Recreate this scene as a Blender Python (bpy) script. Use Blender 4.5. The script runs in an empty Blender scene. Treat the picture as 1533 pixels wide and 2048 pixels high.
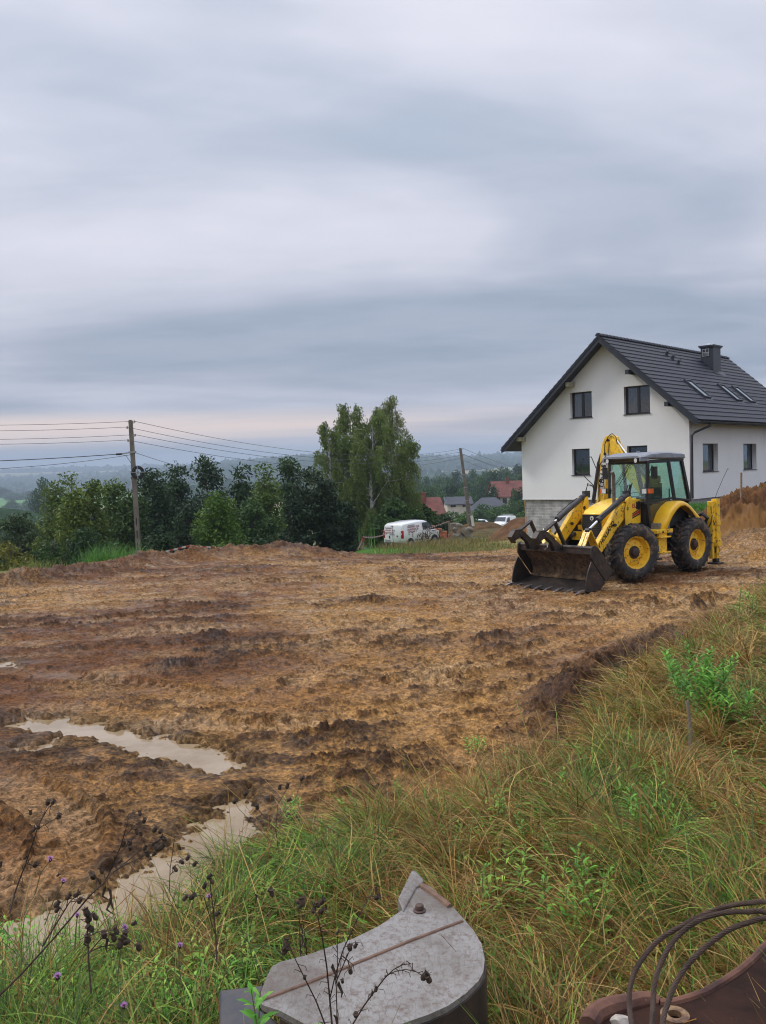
import bpy, bmesh, math, random
import numpy as np
from mathutils import Vector, Matrix
random.seed(7); RNG = np.random.default_rng(11)
PI = math.pi
scene = bpy.context.scene
COL = scene.collection

# ------------------------------------------------------------------ camera
F, CX, CY, CAMH = 1750.0, 766.5, 1024.0, 3.0
PITCH, ROLL = math.radians(2.747), math.radians(1.718)
CAMR = Matrix.Rotation(PI/2 - PITCH, 3, 'X') @ Matrix.Rotation(-ROLL, 3, 'Z')
cam_d = bpy.data.cameras.new('camera'); cam = bpy.data.objects.new('camera', cam_d); COL.objects.link(cam)
cam.matrix_world = Matrix.Translation((0, 0, CAMH)) @ CAMR.to_4x4()
cam_d.sensor_fit = 'VERTICAL'; cam_d.sensor_height = 24; cam_d.lens = 24*F/2048
cam_d.clip_start = .05; cam_d.clip_end = 30000
scene.camera = cam
def ray(px, py): return CAMR @ Vector(((px-CX)/F, -(py-CY)/F, -1))
def at(px, py, Y):
    """the world point that stands Y metres out in front and is seen at that pixel of the survey"""
    r = ray(px, py); return Vector((0, 0, CAMH)) + r*(Y/r.y)
def onz(px, py, z=0.0):
    r = ray(px, py); return Vector((0, 0, CAMH)) + r*((z-CAMH)/r.z)

# ------------------------------------------------------------------ object bookkeeping
def tag(o, label=None, cat=None, group=None, kind=None):
    if label: o['label'] = label
    if cat: o['category'] = cat
    if group: o['group'] = group
    if kind: o['kind'] = kind
    return o
def empty(name, loc, rz=0.0, label=None, cat=None, group=None, mw=None):
    o = bpy.data.objects.new(name, None); COL.objects.link(o); o.empty_display_size = .2
    o.location = loc; o.rotation_euler = (0, 0, rz)
    if mw is not None: o.matrix_world = mw
    return tag(o, label, cat, group)
def children(o): return [c for c in bpy.data.objects if c.parent is o]
def copy_tree(o, loc=None, rz=None, sc=None, parent=None, label=None):
    c = o.copy(); COL.objects.link(c); c.parent = parent
    if loc is not None: c.location = loc
    if rz is not None: c.rotation_euler = (c.rotation_euler[0], c.rotation_euler[1], rz)
    if sc is not None: c.scale = (sc, sc, sc) if not isinstance(sc, tuple) else sc
    if label: c['label'] = label
    for ch in KIDS.get(o.name, []): copy_tree(ch, parent=c)
    return c
KIDS = {}
def link(name, me, mat, parent=None):
    o = bpy.data.objects.new(name, me); COL.objects.link(o)
    if mat is not None and not me.materials:
        for m in (mat if isinstance(mat, (list, tuple)) else [mat]): me.materials.append(m)
    if parent is not None:
        o.parent = parent; KIDS.setdefault(parent.name, []).append(o)
    return o

# ------------------------------------------------------------------ numpy noise
def _hash(ix, iy, s):
    h = (ix.astype(np.int64)*374761393 + iy.astype(np.int64)*668265263 + s*974634777) & 0xffffffff
    h = ((h ^ (h >> 13))*1274126177) & 0xffffffff
    return (h ^ (h >> 16)) & 0xffffffff
def perlin(x, y, s=0):
    x0 = np.floor(x); y0 = np.floor(y); fx = x-x0; fy = y-y0
    ux = fx*fx*fx*(fx*(fx*6-15)+10); uy = fy*fy*fy*(fy*(fy*6-15)+10)
    def g(ix, iy, dx, dy):
        a = _hash(ix, iy, s)*(2*PI/4294967296.0); return np.cos(a)*dx+np.sin(a)*dy
    a = g(x0, y0, fx, fy); b = g(x0+1, y0, fx-1, fy); c = g(x0, y0+1, fx, fy-1); d = g(x0+1, y0+1, fx-1, fy-1)
    return ((a+(b-a)*ux)*(1-uy)+(c+(d-c)*ux)*uy)*1.5
def fbm(x, y, o=4, s=0, gain=.5):
    r = 0; a = 1; t = 0
    for i in range(o): r = r+a*perlin(x, y, s+i*17); t += a; a *= gain; x = x*2.03+3.1; y = y*2.03-1.7
    return r/t
def billow(x, y, s=0): return 1-2*np.abs(perlin(x, y, s))
def worley(x, y, s=0):
    x0 = np.floor(x); y0 = np.floor(y); d1 = np.full(x.shape, 9.0); d2 = d1.copy()
    for i in (-1, 0, 1):
        for j in (-1, 0, 1):
            cx = x0+i; cy = y0+j
            px = cx+_hash(cx, cy, s)/4294967296.0; py = cy+_hash(cx, cy, s+91)/4294967296.0
            d = np.hypot(px-x, py-y); m = d < d1
            d2 = np.where(m, d1, np.minimum(d2, d)); d1 = np.where(m, d, d1)
    return d1, d2
def sstep(a, b, x): t = np.clip((x-a)/(b-a), 0, 1); return t*t*(3-2*t)
def mixc(a, b, t): return a+(b-a)*t

# ------------------------------------------------------------------ mesh building
def mesh_np(name, V, quads=None, tris=None, col=None, smooth=True, mats=None, matidx=None):
    me = bpy.data.meshes.new(name); V = np.ascontiguousarray(V, dtype=np.float32)
    me.vertices.add(len(V)); me.vertices.foreach_set('co', V.ravel())
    idx = []; tot = []
    if quads is not None and len(quads): idx.append(np.asarray(quads, np.int32).ravel()); tot.append(np.full(len(quads), 4, np.int32))
    if tris is not None and len(tris): idx.append(np.asarray(tris, np.int32).ravel()); tot.append(np.full(len(tris), 3, np.int32))
    idx = np.concatenate(idx); tot = np.concatenate(tot)
    me.loops.add(len(idx)); me.loops.foreach_set('vertex_index', idx)
    me.polygons.add(len(tot)); st = np.concatenate([[0], np.cumsum(tot)[:-1]]).astype(np.int32)
    me.polygons.foreach_set('loop_start', st); me.polygons.foreach_set('loop_total', tot)
    me.polygons.foreach_set('use_smooth', np.full(len(tot), smooth))
    if matidx is not None: me.polygons.foreach_set('material_index', matidx)
    if mats:
        for m in mats: me.materials.append(m)
    if col is not None:
        a = me.color_attributes.new('col', 'FLOAT_COLOR', 'POINT')
        c = np.ones((len(V), 4), np.float32); c[:, :3] = col; a.data.foreach_set('color', c.ravel())
    me.update(calc_edges=True)
    return me

class MB:
    """collects solid pieces and links them as ONE mesh"""
    def __init__(s): s.v = []; s.f = []; s.m = []; s.cur = 0
    def add(s, vs, fs, M=None):
        b = len(s.v)
        for p in vs: s.v.append(tuple(M @ Vector(p)) if M is not None else tuple(p))
        for f in fs: s.f.append(tuple(i+b for i in f)); s.m.append(s.cur)
        return s
    def box(s, x0, x1, y0, y1, z0, z1, M=None):
        return s.add([(x0,y0,z0),(x1,y0,z0),(x1,y1,z0),(x0,y1,z0),(x0,y0,z1),(x1,y0,z1),(x1,y1,z1),(x0,y1,z1)],
                     [(0,3,2,1),(4,5,6,7),(0,1,5,4),(1,2,6,5),(2,3,7,6),(3,0,4,7)], M)
    def prism(s, pts, a, b, axis='y', M=None):
        """outline pts (2D) pulled from a to b along an axis"""
        n = len(pts)
        def P(p, t): return {'y': (p[0], t, p[1]), 'x': (t, p[0], p[1]), 'z': (p[0], p[1], t)}[axis]
        vs = [P(p, a) for p in pts]+[P(p, b) for p in pts]
        return s.add(vs, [tuple(range(n))[::-1], tuple(range(n, 2*n))]+[(i, (i+1) % n, n+(i+1) % n, n+i) for i in range(n)], M)
    def bar(s, p, q, w, h, up=(0, 0, 1), w2=None, h2=None, M=None):
        p = Vector(p); q = Vector(q); d = (q-p).normalized(); u = Vector(up)
        if abs(d.dot(u)) > .98: u = Vector((1, 0, 0))
        sd = d.cross(u).normalized(); u = sd.cross(d); vs = []
        for c, ww, hh in ((p, w, h), (q, w2 or w, h2 or h)):
            for a, b in ((-1, -1), (1, -1), (1, 1), (-1, 1)): vs.append(c+sd*a*ww/2+u*b*hh/2)
        return s.add(vs, [(0,1,2,3),(7,6,5,4),(0,4,5,1),(1,5,6,2),(2,6,7,3),(3,7,4,0)], M)
    def tube(s, pts, r, n=8, M=None, caps=True, r2=None):
        pts = [Vector(p) for p in pts]; k = len(pts); rs = r if isinstance(r, (list, tuple)) else [r+((r2 if r2 is not None else r)-r)*i/max(1, k-1) for i in range(k)]
        vs = []; prev = None
        for i, p in enumerate(pts):
            t = (pts[min(i+1, k-1)]-pts[max(i-1, 0)]).normalized()
            if prev is None:
                u = Vector((0, 0, 1)) if abs(t.z) < .9 else Vector((1, 0, 0)); u = (u-t*u.dot(t)).normalized()
            else:
                u = prev-t*prev.dot(t); u = u.normalized() if u.length > 1e-6 else t.orthogonal().normalized()
            prev = u; w = t.cross(u)
            for j in range(n): a = 2*PI*j/n; vs.append(p+(u*math.cos(a)+w*math.sin(a))*rs[i])
        fs = [(i*n+j, i*n+(j+1) % n, (i+1)*n+(j+1) % n, (i+1)*n+j) for i in range(k-1) for j in range(n)]
        if caps: fs += [tuple(range(n))[::-1], tuple(range((k-1)*n, k*n))]
        return s.add(vs, fs, M)
    def cyl(s, p, q, r, n=16, r2=None, M=None): return s.tube([p, q], r, n, M, True, r2)
    def lathe(s, prof, n=32, axis='y', M=None, closed=False):
        """prof: (radius, along-axis) pairs turned about an axis"""
        vs = []; k = len(prof)
        for i in range(n):
            a = 2*PI*i/n; c, d = math.cos(a), math.sin(a)
            for r, t in prof: vs.append({'y': (r*c, t, r*d), 'z': (r*c, r*d, t), 'x': (t, r*c, r*d)}[axis])
        kk = k if closed else k-1
        fs = [(i*k+j, ((i+1) % n)*k+j, ((i+1) % n)*k+(j+1) % k, i*k+(j+1) % k) for i in range(n) for j in range(kk)]
        return s.add(vs, fs, M)
    def loft(s, secs, closed=True, caps=True, M=None):
        n = len(secs[0]); vs = [p for sec in secs for p in sec]
        fs = [(i*n+j, i*n+(j+1) % n, (i+1)*n+(j+1) % n, (i+1)*n+j) for i in range(len(secs)-1) for j in range(n if closed else n-1)]
        if caps: fs += [tuple(range(n))[::-1], tuple(range((len(secs)-1)*n, len(secs)*n))]
        return s.add(vs, fs, M)
    def build(s, name, mat, parent=None, bevel=0, smooth=35, seg=2, solid=0):
        me = bpy.data.meshes.new(name); me.from_pydata(s.v, [], s.f); me.update()
        bm = bmesh.new(); bm.from_mesh(me); bmesh.ops.recalc_face_normals(bm, faces=bm.faces); bm.to_mesh(me); bm.free()
        if any(s.m): me.polygons.foreach_set('material_index', s.m)
        if smooth:
            me.polygons.foreach_set('use_smooth', [True]*len(me.polygons)); me.set_sharp_from_angle(angle=math.radians(smooth))
        o = link(name, me, mat, parent)
        if solid: m = o.modifiers.new('s', 'SOLIDIFY'); m.thickness = solid; m.offset = 0
        if bevel:
            m = o.modifiers.new('b', 'BEVEL'); m.width = bevel; m.segments = seg; m.limit_method = 'ANGLE'; m.angle_limit = math.radians(40)
        return o

def plate(name, outline, holes, thick, mat, parent=None, M=None):
    """flat plate with holes: outline and holes in the plane, pulled 'thick' (centred), placed by M"""
    cu = bpy.data.curves.new(name, 'CURVE'); cu.dimensions = '2D'; cu.fill_mode = 'BOTH'; cu.extrude = thick/2
    for pts in [outline]+list(holes):
        sp = cu.splines.new('POLY'); sp.points.add(len(pts)-1)
        for p, q in zip(sp.points, pts): p.co = (q[0], q[1], 0, 1)
        sp.use_cyclic_u = True
    t = bpy.data.objects.new('t', cu); COL.objects.link(t)
    me = bpy.data.meshes.new_from_object(t); bpy.data.objects.remove(t); bpy.data.curves.remove(cu)
    me.name = name; me.materials.clear()
    if M is not None: me.transform(M)
    return link(name, me, mat, parent)
def text(name, body, size, mat, parent, M, thick=.002, shear=0, bold=0, sx=1, align='CENTER'):
    cu = bpy.data.curves.new(name, 'FONT'); cu.body = body; cu.size = size; cu.extrude = thick; cu.shear = shear; cu.offset = bold
    cu.align_x = align; cu.align_y = 'CENTER'
    t = bpy.data.objects.new('t', cu); COL.objects.link(t)
    me = bpy.data.meshes.new_from_object(t); bpy.data.objects.remove(t); bpy.data.curves.remove(cu)
    me.materials.clear(); me.transform(M @ Matrix.Diagonal((sx, 1, 1, 1)))
    return link(name, me, mat, parent)
def frame(o, x, y, z):
    return Matrix(((x[0], y[0], z[0], o[0]), (x[1], y[1], z[1], o[1]), (x[2], y[2], z[2], o[2]), (0, 0, 0, 1)))

# ------------------------------------------------------------------ materials
def rgb(h):
    """sRGB hex -> linear"""
    c = [int(h[i:i+2], 16)/255 for i in (0, 2, 4)]
    return tuple(x/12.92 if x <= .04045 else ((x+.055)/1.055)**2.4 for x in c)
def node(nt, t, **k):
    n = nt.nodes.new(t)
    for a, b in k.items(): setattr(n, a, b)
    return n
def M(name, c, rough=.5, metal=0.0, c2=None, scale=6.0, bump=0.0, bscale=40.0, coat=0.0, lo=.4, hi=.62, c3=None, s3=25.0, lo3=.58, hi3=.66, spec=.5, detail=6, rvar=.1, stretch=None):
    """painted / worn surface: base colour, a second colour in noise patches, a third in small specks"""
    m = bpy.data.materials.new(name); m.use_nodes = True; nt = m.node_tree; b = nt.nodes['Principled BSDF']; L = nt.links.new
    tc = node(nt, 'ShaderNodeTexCoord'); vec = tc.outputs['Object']
    if stretch:
        mp = node(nt, 'ShaderNodeMapping'); mp.inputs['Scale'].default_value = stretch; L(vec, mp.inputs['Vector']); vec = mp.outputs['Vector']
    n1 = node(nt, 'ShaderNodeTexNoise'); n1.inputs['Scale'].default_value = scale; n1.inputs['Detail'].default_value = detail; n1.inputs['Roughness'].default_value = .62; L(vec, n1.inputs['Vector'])
    r1 = node(nt, 'ShaderNodeMapRange'); r1.inputs[1].default_value = lo; r1.inputs[2].default_value = hi; L(n1.outputs['Fac'], r1.inputs[0])
    mx = node(nt, 'ShaderNodeMix', data_type='RGBA'); L(r1.outputs[0], mx.inputs[0]); mx.inputs[6].default_value = (*c, 1); mx.inputs[7].default_value = (*(c2 or tuple(x*.8 for x in c)), 1)
    out = mx.outputs[2]
    if c3:
        n3 = node(nt, 'ShaderNodeTexNoise'); n3.inputs['Scale'].default_value = s3; n3.inputs['Detail'].default_value = 8; n3.inputs['Roughness'].default_value = .7; L(vec, n3.inputs['Vector'])
        r3 = node(nt, 'ShaderNodeMapRange'); r3.inputs[1].default_value = lo3; r3.inputs[2].default_value = hi3; L(n3.outputs['Fac'], r3.inputs[0])
        m3 = node(nt, 'ShaderNodeMix', data_type='RGBA'); L(r3.outputs[0], m3.inputs[0]); L(out, m3.inputs[6]); m3.inputs[7].default_value = (*c3, 1); out = m3.outputs[2]
    L(out, b.inputs['Base Color'])
    rr = node(nt, 'ShaderNodeMapRange'); rr.inputs[3].default_value = max(0.02, rough-rvar); rr.inputs[4].default_value = min(1, rough+rvar); L(n1.outputs['Fac'], rr.inputs[0]); L(rr.outputs[0], b.inputs['Roughness'])
    b.inputs['Metallic'].default_value = metal; b.inputs['Coat Weight'].default_value = coat; b.inputs['Specular IOR Level'].default_value = spec
    if bump:
        nb = node(nt, 'ShaderNodeTexNoise'); nb.inputs['Scale'].default_value = bscale; nb.inputs['Detail'].default_value = 6; L(vec, nb.inputs['Vector'])
        bp = node(nt, 'ShaderNodeBump'); bp.inputs['Strength'].default_value = .6; bp.inputs['Distance'].default_value = bump; L(nb.outputs['Fac'], bp.inputs['Height']); L(bp.outputs[0], b.inputs['Normal'])
    return m
def MC(name, rough=.8, flk=0.0, trans=0.0, bump=0.0, bscale=60.0, spec=.3, var=.25, vscale=20.0, tint=(1, 1, 1), random_obj=0.0, wet=False, space='Object'):
    """takes its base colour from the mesh's own 'col' attribute, with fine noise"""
    m = bpy.data.materials.new(name); m.use_nodes = True; nt = m.node_tree; b = nt.nodes['Principled BSDF']; L = nt.links.new
    at_ = node(nt, 'ShaderNodeAttribute'); at_.attribute_name = 'col'
    tc = node(nt, 'ShaderNodeTexCoord'); nz = node(nt, 'ShaderNodeTexNoise'); nz.inputs['Scale'].default_value = vscale; nz.inputs['Detail'].default_value = 7; nz.inputs['Roughness'].default_value = .65; L(tc.outputs[space], nz.inputs['Vector'])
    mr = node(nt, 'ShaderNodeMapRange'); mr.inputs[1].default_value = .3; mr.inputs[2].default_value = .7; mr.inputs[3].default_value = 1-var; mr.inputs[4].default_value = 1+var; L(nz.outputs['Fac'], mr.inputs[0])
    mul = node(nt, 'ShaderNodeVectorMath', operation='SCALE'); L(at_.outputs['Color'], mul.inputs[0]); L(mr.outputs[0], mul.inputs['Scale'])
    out = mul.outputs[0]
    if random_obj:
        oi = node(nt, 'ShaderNodeObjectInfo'); r2 = node(nt, 'ShaderNodeMapRange'); r2.inputs[3].default_value = 1-random_obj; r2.inputs[4].default_value = 1+random_obj; L(oi.outputs['Random'], r2.inputs[0])
        m2 = node(nt, 'ShaderNodeVectorMath', operation='SCALE'); L(out, m2.inputs[0]); L(r2.outputs[0], m2.inputs['Scale']); out = m2.outputs[0]
    if flk:
        mpf = node(nt, 'ShaderNodeMapping'); mpf.inputs['Scale'].default_value = (1, 1.35, 1); L(tc.outputs[space], mpf.inputs[0])
        for sc_, lo_, hi_, am in ((9.0, .44, .56, flk), (31.0, .44, .58, flk*.9)):
            nf = node(nt, 'ShaderNodeTexNoise'); nf.inputs['Scale'].default_value = sc_; nf.inputs['Detail'].default_value = 7; nf.inputs['Roughness'].default_value = .68; nf.inputs['Distortion'].default_value = .9; L(mpf.outputs[0], nf.inputs['Vector'])
            rf2 = node(nt, 'ShaderNodeMapRange'); rf2.inputs[1].default_value = lo_; rf2.inputs[2].default_value = hi_; rf2.inputs[3].default_value = 1+am*.45; rf2.inputs[4].default_value = 1-am; L(nf.outputs['Fac'], rf2.inputs[0])
            mf = node(nt, 'ShaderNodeVectorMath', operation='SCALE'); L(out, mf.inputs[0]); L(rf2.outputs[0], mf.inputs['Scale']); out = mf.outputs[0]
    L(out, b.inputs['Base Color']); b.inputs['Roughness'].default_value = rough; b.inputs['Specular IOR Level'].default_value = spec
    if wet:
        n2 = node(nt, 'ShaderNodeTexNoise'); n2.inputs['Scale'].default_value = 1.3; n2.inputs['Detail'].default_value = 8; n2.inputs['Roughness'].default_value = .6; L(tc.outputs[space], n2.inputs['Vector'])
        rr = node(nt, 'ShaderNodeMapRange'); rr.inputs[1].default_value = .42; rr.inputs[2].default_value = .62; rr.inputs[3].default_value = .8; rr.inputs[4].default_value = .34; L(n2.outputs['Fac'], rr.inputs[0]); L(rr.outputs[0], b.inputs['Roughness'])
    if bump:
        nb = node(nt, 'ShaderNodeTexNoise'); nb.inputs['Scale'].default_value = bscale; nb.inputs['Detail'].default_value = 5; L(tc.outputs[space], nb.inputs['Vector'])
        bp = node(nt, 'ShaderNodeBump'); bp.inputs['Strength'].default_value = .8; bp.inputs['Distance'].default_value = bump; L(nb.outputs['Fac'], bp.inputs['Height']); L(bp.outputs[0], b.inputs['Normal'])
    if trans:
        tr = node(nt, 'ShaderNodeBsdfTranslucent'); L(out, tr.inputs['Color']); ms = node(nt, 'ShaderNodeMixShader'); ms.inputs[0].default_value = trans
        L(b.outputs[0], ms.inputs[1]); L(tr.outputs[0], ms.inputs[2]); L(ms.outputs[0], nt.nodes['Material Output'].inputs['Surface'])
    return m
def glass(name, c, alpha=.35, rough=.03):
    """thin see-through sheet: tinted transparency with a sky-reflecting surface"""
    m = bpy.data.materials.new(name); m.use_nodes = True; nt = m.node_tree; L = nt.links.new
    nt.nodes.remove(nt.nodes['Principled BSDF']); tr = node(nt, 'ShaderNodeBsdfTransparent'); tr.inputs['Color'].default_value = (*c, 1)
    gl = node(nt, 'ShaderNodeBsdfGlossy'); gl.inputs['Roughness'].default_value = rough; gl.inputs['Color'].default_value = (.9, .95, .95, 1)
    fr = node(nt, 'ShaderNodeLayerWeight'); fr.inputs['Blend'].default_value = .5; pw = node(nt, 'ShaderNodeMath', operation='POWER'); L(fr.outputs['Facing'], pw.inputs[0]); pw.inputs[1].default_value = 4.0
    mr = node(nt, 'ShaderNodeMapRange'); mr.inputs[3].default_value = alpha*.22; mr.inputs[4].default_value = .9; L(pw.outputs[0], mr.inputs[0])
    ms = node(nt, 'ShaderNodeMixShader'); L(mr.outputs[0], ms.inputs[0]); L(tr.outputs[0], ms.inputs[1]); L(gl.outputs[0], ms.inputs[2]); L(ms.outputs[0], nt.nodes['Material Output'].inputs['Surface'])
    return m
# ------------------------------------------------------------------ sky, light
EXPOSURE = 0.16
SUN_EL, SUN_AZ = 44.0, 285.0     # azimuth in degrees clockwise from +Y (soft light from the left)
w = bpy.data.worlds.new('World'); scene.world = w; w.use_nodes = True
nt = w.node_tree; L = nt.links.new; bg = nt.nodes['Background']
sky = node(nt, 'ShaderNodeTexSky', sky_type='NISHITA'); sky.sun_disc = False
sky.sun_elevation = math.radians(SUN_EL); sky.sun_rotation = math.radians(SUN_AZ); sky.dust_density = 2.0; sky.air_density = 1.2
def vmath(op, a, b=None, s=None):
    n = node(nt, 'ShaderNodeVectorMath', operation=op)
    for i, v in enumerate((a, b)):
        if v is None: continue
        if isinstance(v, (tuple, list)): n.inputs[i].default_value = v
        else: L(v, n.inputs[i])
    if s is not None:
        if isinstance(s, (int, float)): n.inputs['Scale'].default_value = s
        else: L(s, n.inputs['Scale'])
    return n
def mth(op, a, b=None, c=None, clamp=False):
    n = node(nt, 'ShaderNodeMath', operation=op); n.use_clamp = clamp
    for i, v in enumerate((a, b, c)):
        if v is None: continue
        if isinstance(v, (int, float)): n.inputs[i].default_value = v
        else: L(v, n.inputs[i])
    return n.outputs[0]
def ramp(x, a, b, lo=0.0, hi=1.0, smooth=True):
    n = node(nt, 'ShaderNodeMapRange'); n.interpolation_type = 'SMOOTHSTEP' if smooth else 'LINEAR'
    n.inputs[1].default_value = a; n.inputs[2].default_value = b; n.inputs[3].default_value = lo; n.inputs[4].default_value = hi
    L(x, n.inputs[0]); return n.outputs[0]
tc = node(nt, 'ShaderNodeTexCoord'); sep = node(nt, 'ShaderNodeSeparateXYZ'); nrm = vmath('NORMALIZE', tc.outputs['Generated']); L(nrm.outputs[0], sep.inputs[0])
zz = mth('MAXIMUM', sep.outputs['Z'], 0.0)
# stratus deck: direction projected on a flat layer overhead, so bands bunch up toward the horizon
den = mth('ADD', zz, 0.10)
cmb = node(nt, 'ShaderNodeCombineXYZ'); L(mth('DIVIDE', sep.outputs['X'], den), cmb.inputs[0]); L(mth('DIVIDE', sep.outputs['Y'], den), cmb.inputs[1])
def cloud(scale, sx, sy, off, det=4.0, rough=.5, dist=0.0):
    mp = node(nt, 'ShaderNodeMapping'); mp.inputs['Scale'].default_value = (sx, sy, 1); mp.inputs['Location'].default_value = off; mp.inputs['Rotation'].default_value = (0, 0, -.18); L(cmb.outputs[0], mp.inputs[0])
    n = node(nt, 'ShaderNodeTexNoise'); n.inputs['Scale'].default_value = scale; n.inputs['Detail'].default_value = det; n.inputs['Roughness'].default_value = rough; n.inputs['Distortion'].default_value = dist; L(mp.outputs[0], n.inputs['Vector']); return n.outputs['Fac']
big = cloud(.55, .7, 1.25, (3.3, 1.7, 0), 4, .5, .6); mid = cloud(1.3, .7, 1.25, (7.1, -2.2, 0), 5, .55, .3); fine = cloud(4, .8, 1.4, (1.1, 4.2, 0), 7, .62, .6)
c1 = mth('ADD', mth('MULTIPLY', ramp(big, .36, .64), .68), mth('ADD', mth('MULTIPLY', ramp(mid, .34, .66), .22), mth('MULTIPLY', ramp(fine, .34, .66), .05)))
def mixcol(f, a, b):
    n = node(nt, 'ShaderNodeMix', data_type='RGBA')
    if isinstance(f, (int, float)): n.inputs[0].default_value = f
    else: L(f, n.inputs[0])
    for i, v in ((6, a), (7, b)):
        if isinstance(v, tuple): n.inputs[i].default_value = (*v, 1)
        else: L(v, n.inputs[i])
    return n.outputs[2]
lowc = mixcol(c1, rgb('8995a9'), rgb('cbccd8'))
highc = mixcol(c1, rgb('aeb9ca'), rgb('ece9f4'))
dek = mixcol(ramp(zz, .06, .40), lowc, highc)
# bright break under the deck, just over the horizon, and blue-grey distance below it
glowf = mth('MULTIPLY', ramp(zz, .026, .044), ramp(zz, .078, .056)); glown = cloud(.8, .25, 1.0, (9, 2, 0), 3)
glow = mth('MULTIPLY', glowf, ramp(glown, .35, .58, .35, 1.0))
dek = mixcol(glow, dek, rgb('ffe4d2'))
dek = mixcol(ramp(zz, .035, .005), dek, rgb('a9bccb'))
# Nishita daylight shows faintly through the deck; overcast sky grows brighter toward the zenith
nsky = vmath('SCALE', sky.outputs[0], s=0.10)
tot = mixcol(.06, dek, nsky.outputs[0])
up = ramp(sep.outputs['Z'], .48, .95, 1.04, 2.4)
tot = vmath('SCALE', tot, s=up)
L(tot.outputs[0], bg.inputs['Color']); bg.inputs['Strength'].default_value = 1.0
sd = bpy.data.lights.new('sun', 'SUN'); sd.energy = 1.5; sd.angle = math.radians(12); sd.color = (1, .95, .88)
sun = bpy.data.objects.new('sun', sd); COL.objects.link(sun)
a = math.radians(SUN_AZ); e = math.radians(SUN_EL)
sdir = Vector((math.sin(a)*math.cos(e), math.cos(a)*math.cos(e), math.sin(e)))
sun.rotation_euler = sdir.to_track_quat('Z', 'Y').to_euler()
scene.view_settings.view_transform = 'Standard'; scene.view_settings.look = 'None'; scene.view_settings.exposure = EXPOSURE; scene.view_settings.gamma = 1
scene.render.engine = 'CYCLES'
cy = scene.cycles; cy.max_bounces = 6; cy.diffuse_bounces = 3; cy.glossy_bounces = 3; cy.transmission_bounces = 4; cy.transparent_max_bounces = 12; cy.volume_bounces = 0
cy.caustics_reflective = False; cy.caustics_refractive = False; cy.use_denoising = True; cy.filter_width = 1.1

# ------------------------------------------------------------------ terrain
EDGE = [(-9, 3.4), (-4.2, 4.1), (-2.7, 4.55), (-1.85, 4.8), (-1.4, 5.5), (-1.12, 6.4), (-.35, 6.7), (.45, 7.2), (1.1, 7.9), (1.75, 8.6), (2.3, 9.6), (2.9, 11.2), (5.1, 14.2), (8.7, 19.6), (14, 26), (40, 40)]   # foot of the grassy bank
FAR = [(-40, 21), (-16, 22.5), (-11.0, 26), (-8.6, 31.5), (-4.5, 33.5), (-1.3, 33.8), (4.4, 34.2), (7.5, 36.5), (9.2, 33.5), (10.4, 28.5), (12.5, 27), (40, 24)]   # far rim of the dug-over plot
def sdist(x, y, pl):
    """signed distance to a polyline; positive on its left (away from the viewer)"""
    best = np.full(x.shape, 1e9); sg = np.ones(x.shape)
    for (ax, ay), (bx, by) in zip(pl[:-1], pl[1:]):
        dx, dy = bx-ax, by-ay; l2 = dx*dx+dy*dy; t = np.clip(((x-ax)*dx+(y-ay)*dy)/l2, 0, 1)
        qx = x-ax-t*dx; qy = y-ay-t*dy; d = qx*qx+qy*qy; m = d < best
        best = np.where(m, d, best); sg = np.where(m, np.sign(dx*(y-ay)-dy*(x-ax)), sg)
    return np.sqrt(best)*sg
PUD = [  # puddle outlines, each a murky sheet lying in its hollow
    [(-6.5, 4.3), (-3.1, 5.75), (-2.3, 6.2), (-1.85, 7.1), (-1.62, 7.9), (-1.38, 8.3), (-1.2, 7.8), (-1.1, 7.1), (-1.0, 6.2), (-1.4, 5.0), (-2.6, 4.3), (-6, 3.2)],
    [(-4.75, 11.1), (-4.1, 11.05), (-3.3, 10.55), (-2.5, 10.05), (-1.75, 9.5), (-1.45, 9.0), (-1.8, 8.75), (-2.5, 9.25), (-3.15, 9.85), (-4.0, 10.4), (-4.75, 10.65)],
    [(-4.3, 9.9), (-3.85, 10.1), (-3.7, 9.85), (-4.2, 9.65)],
    [(-7.6, 14.4), (-6.3, 14.6), (-6.1, 14.2), (-7.5, 13.9)],
]
PUDZ = [-.060, -.065, -.069, -.050]
def inpoly(x, y, pl):
    n = len(pl); d = sdist(x, y, pl+[pl[0]]); c = np.zeros(x.shape, bool)
    for i in range(n):
        (ax, ay), (bx, by) = pl[i], pl[(i+1) % n]
        m = ((ay > y) != (by > y)) & (x < (bx-ax)*(y-ay)/((by-ay) if by != ay else 1e-9)+ax); c ^= m
    return np.where(c, np.abs(d), -np.abs(d))
TR = []   # wheel tracks: polyline, width, lug pitch
def track(pts, w=.5, p=.24, depth=.05): TR.append((pts, w, p, depth))
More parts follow.
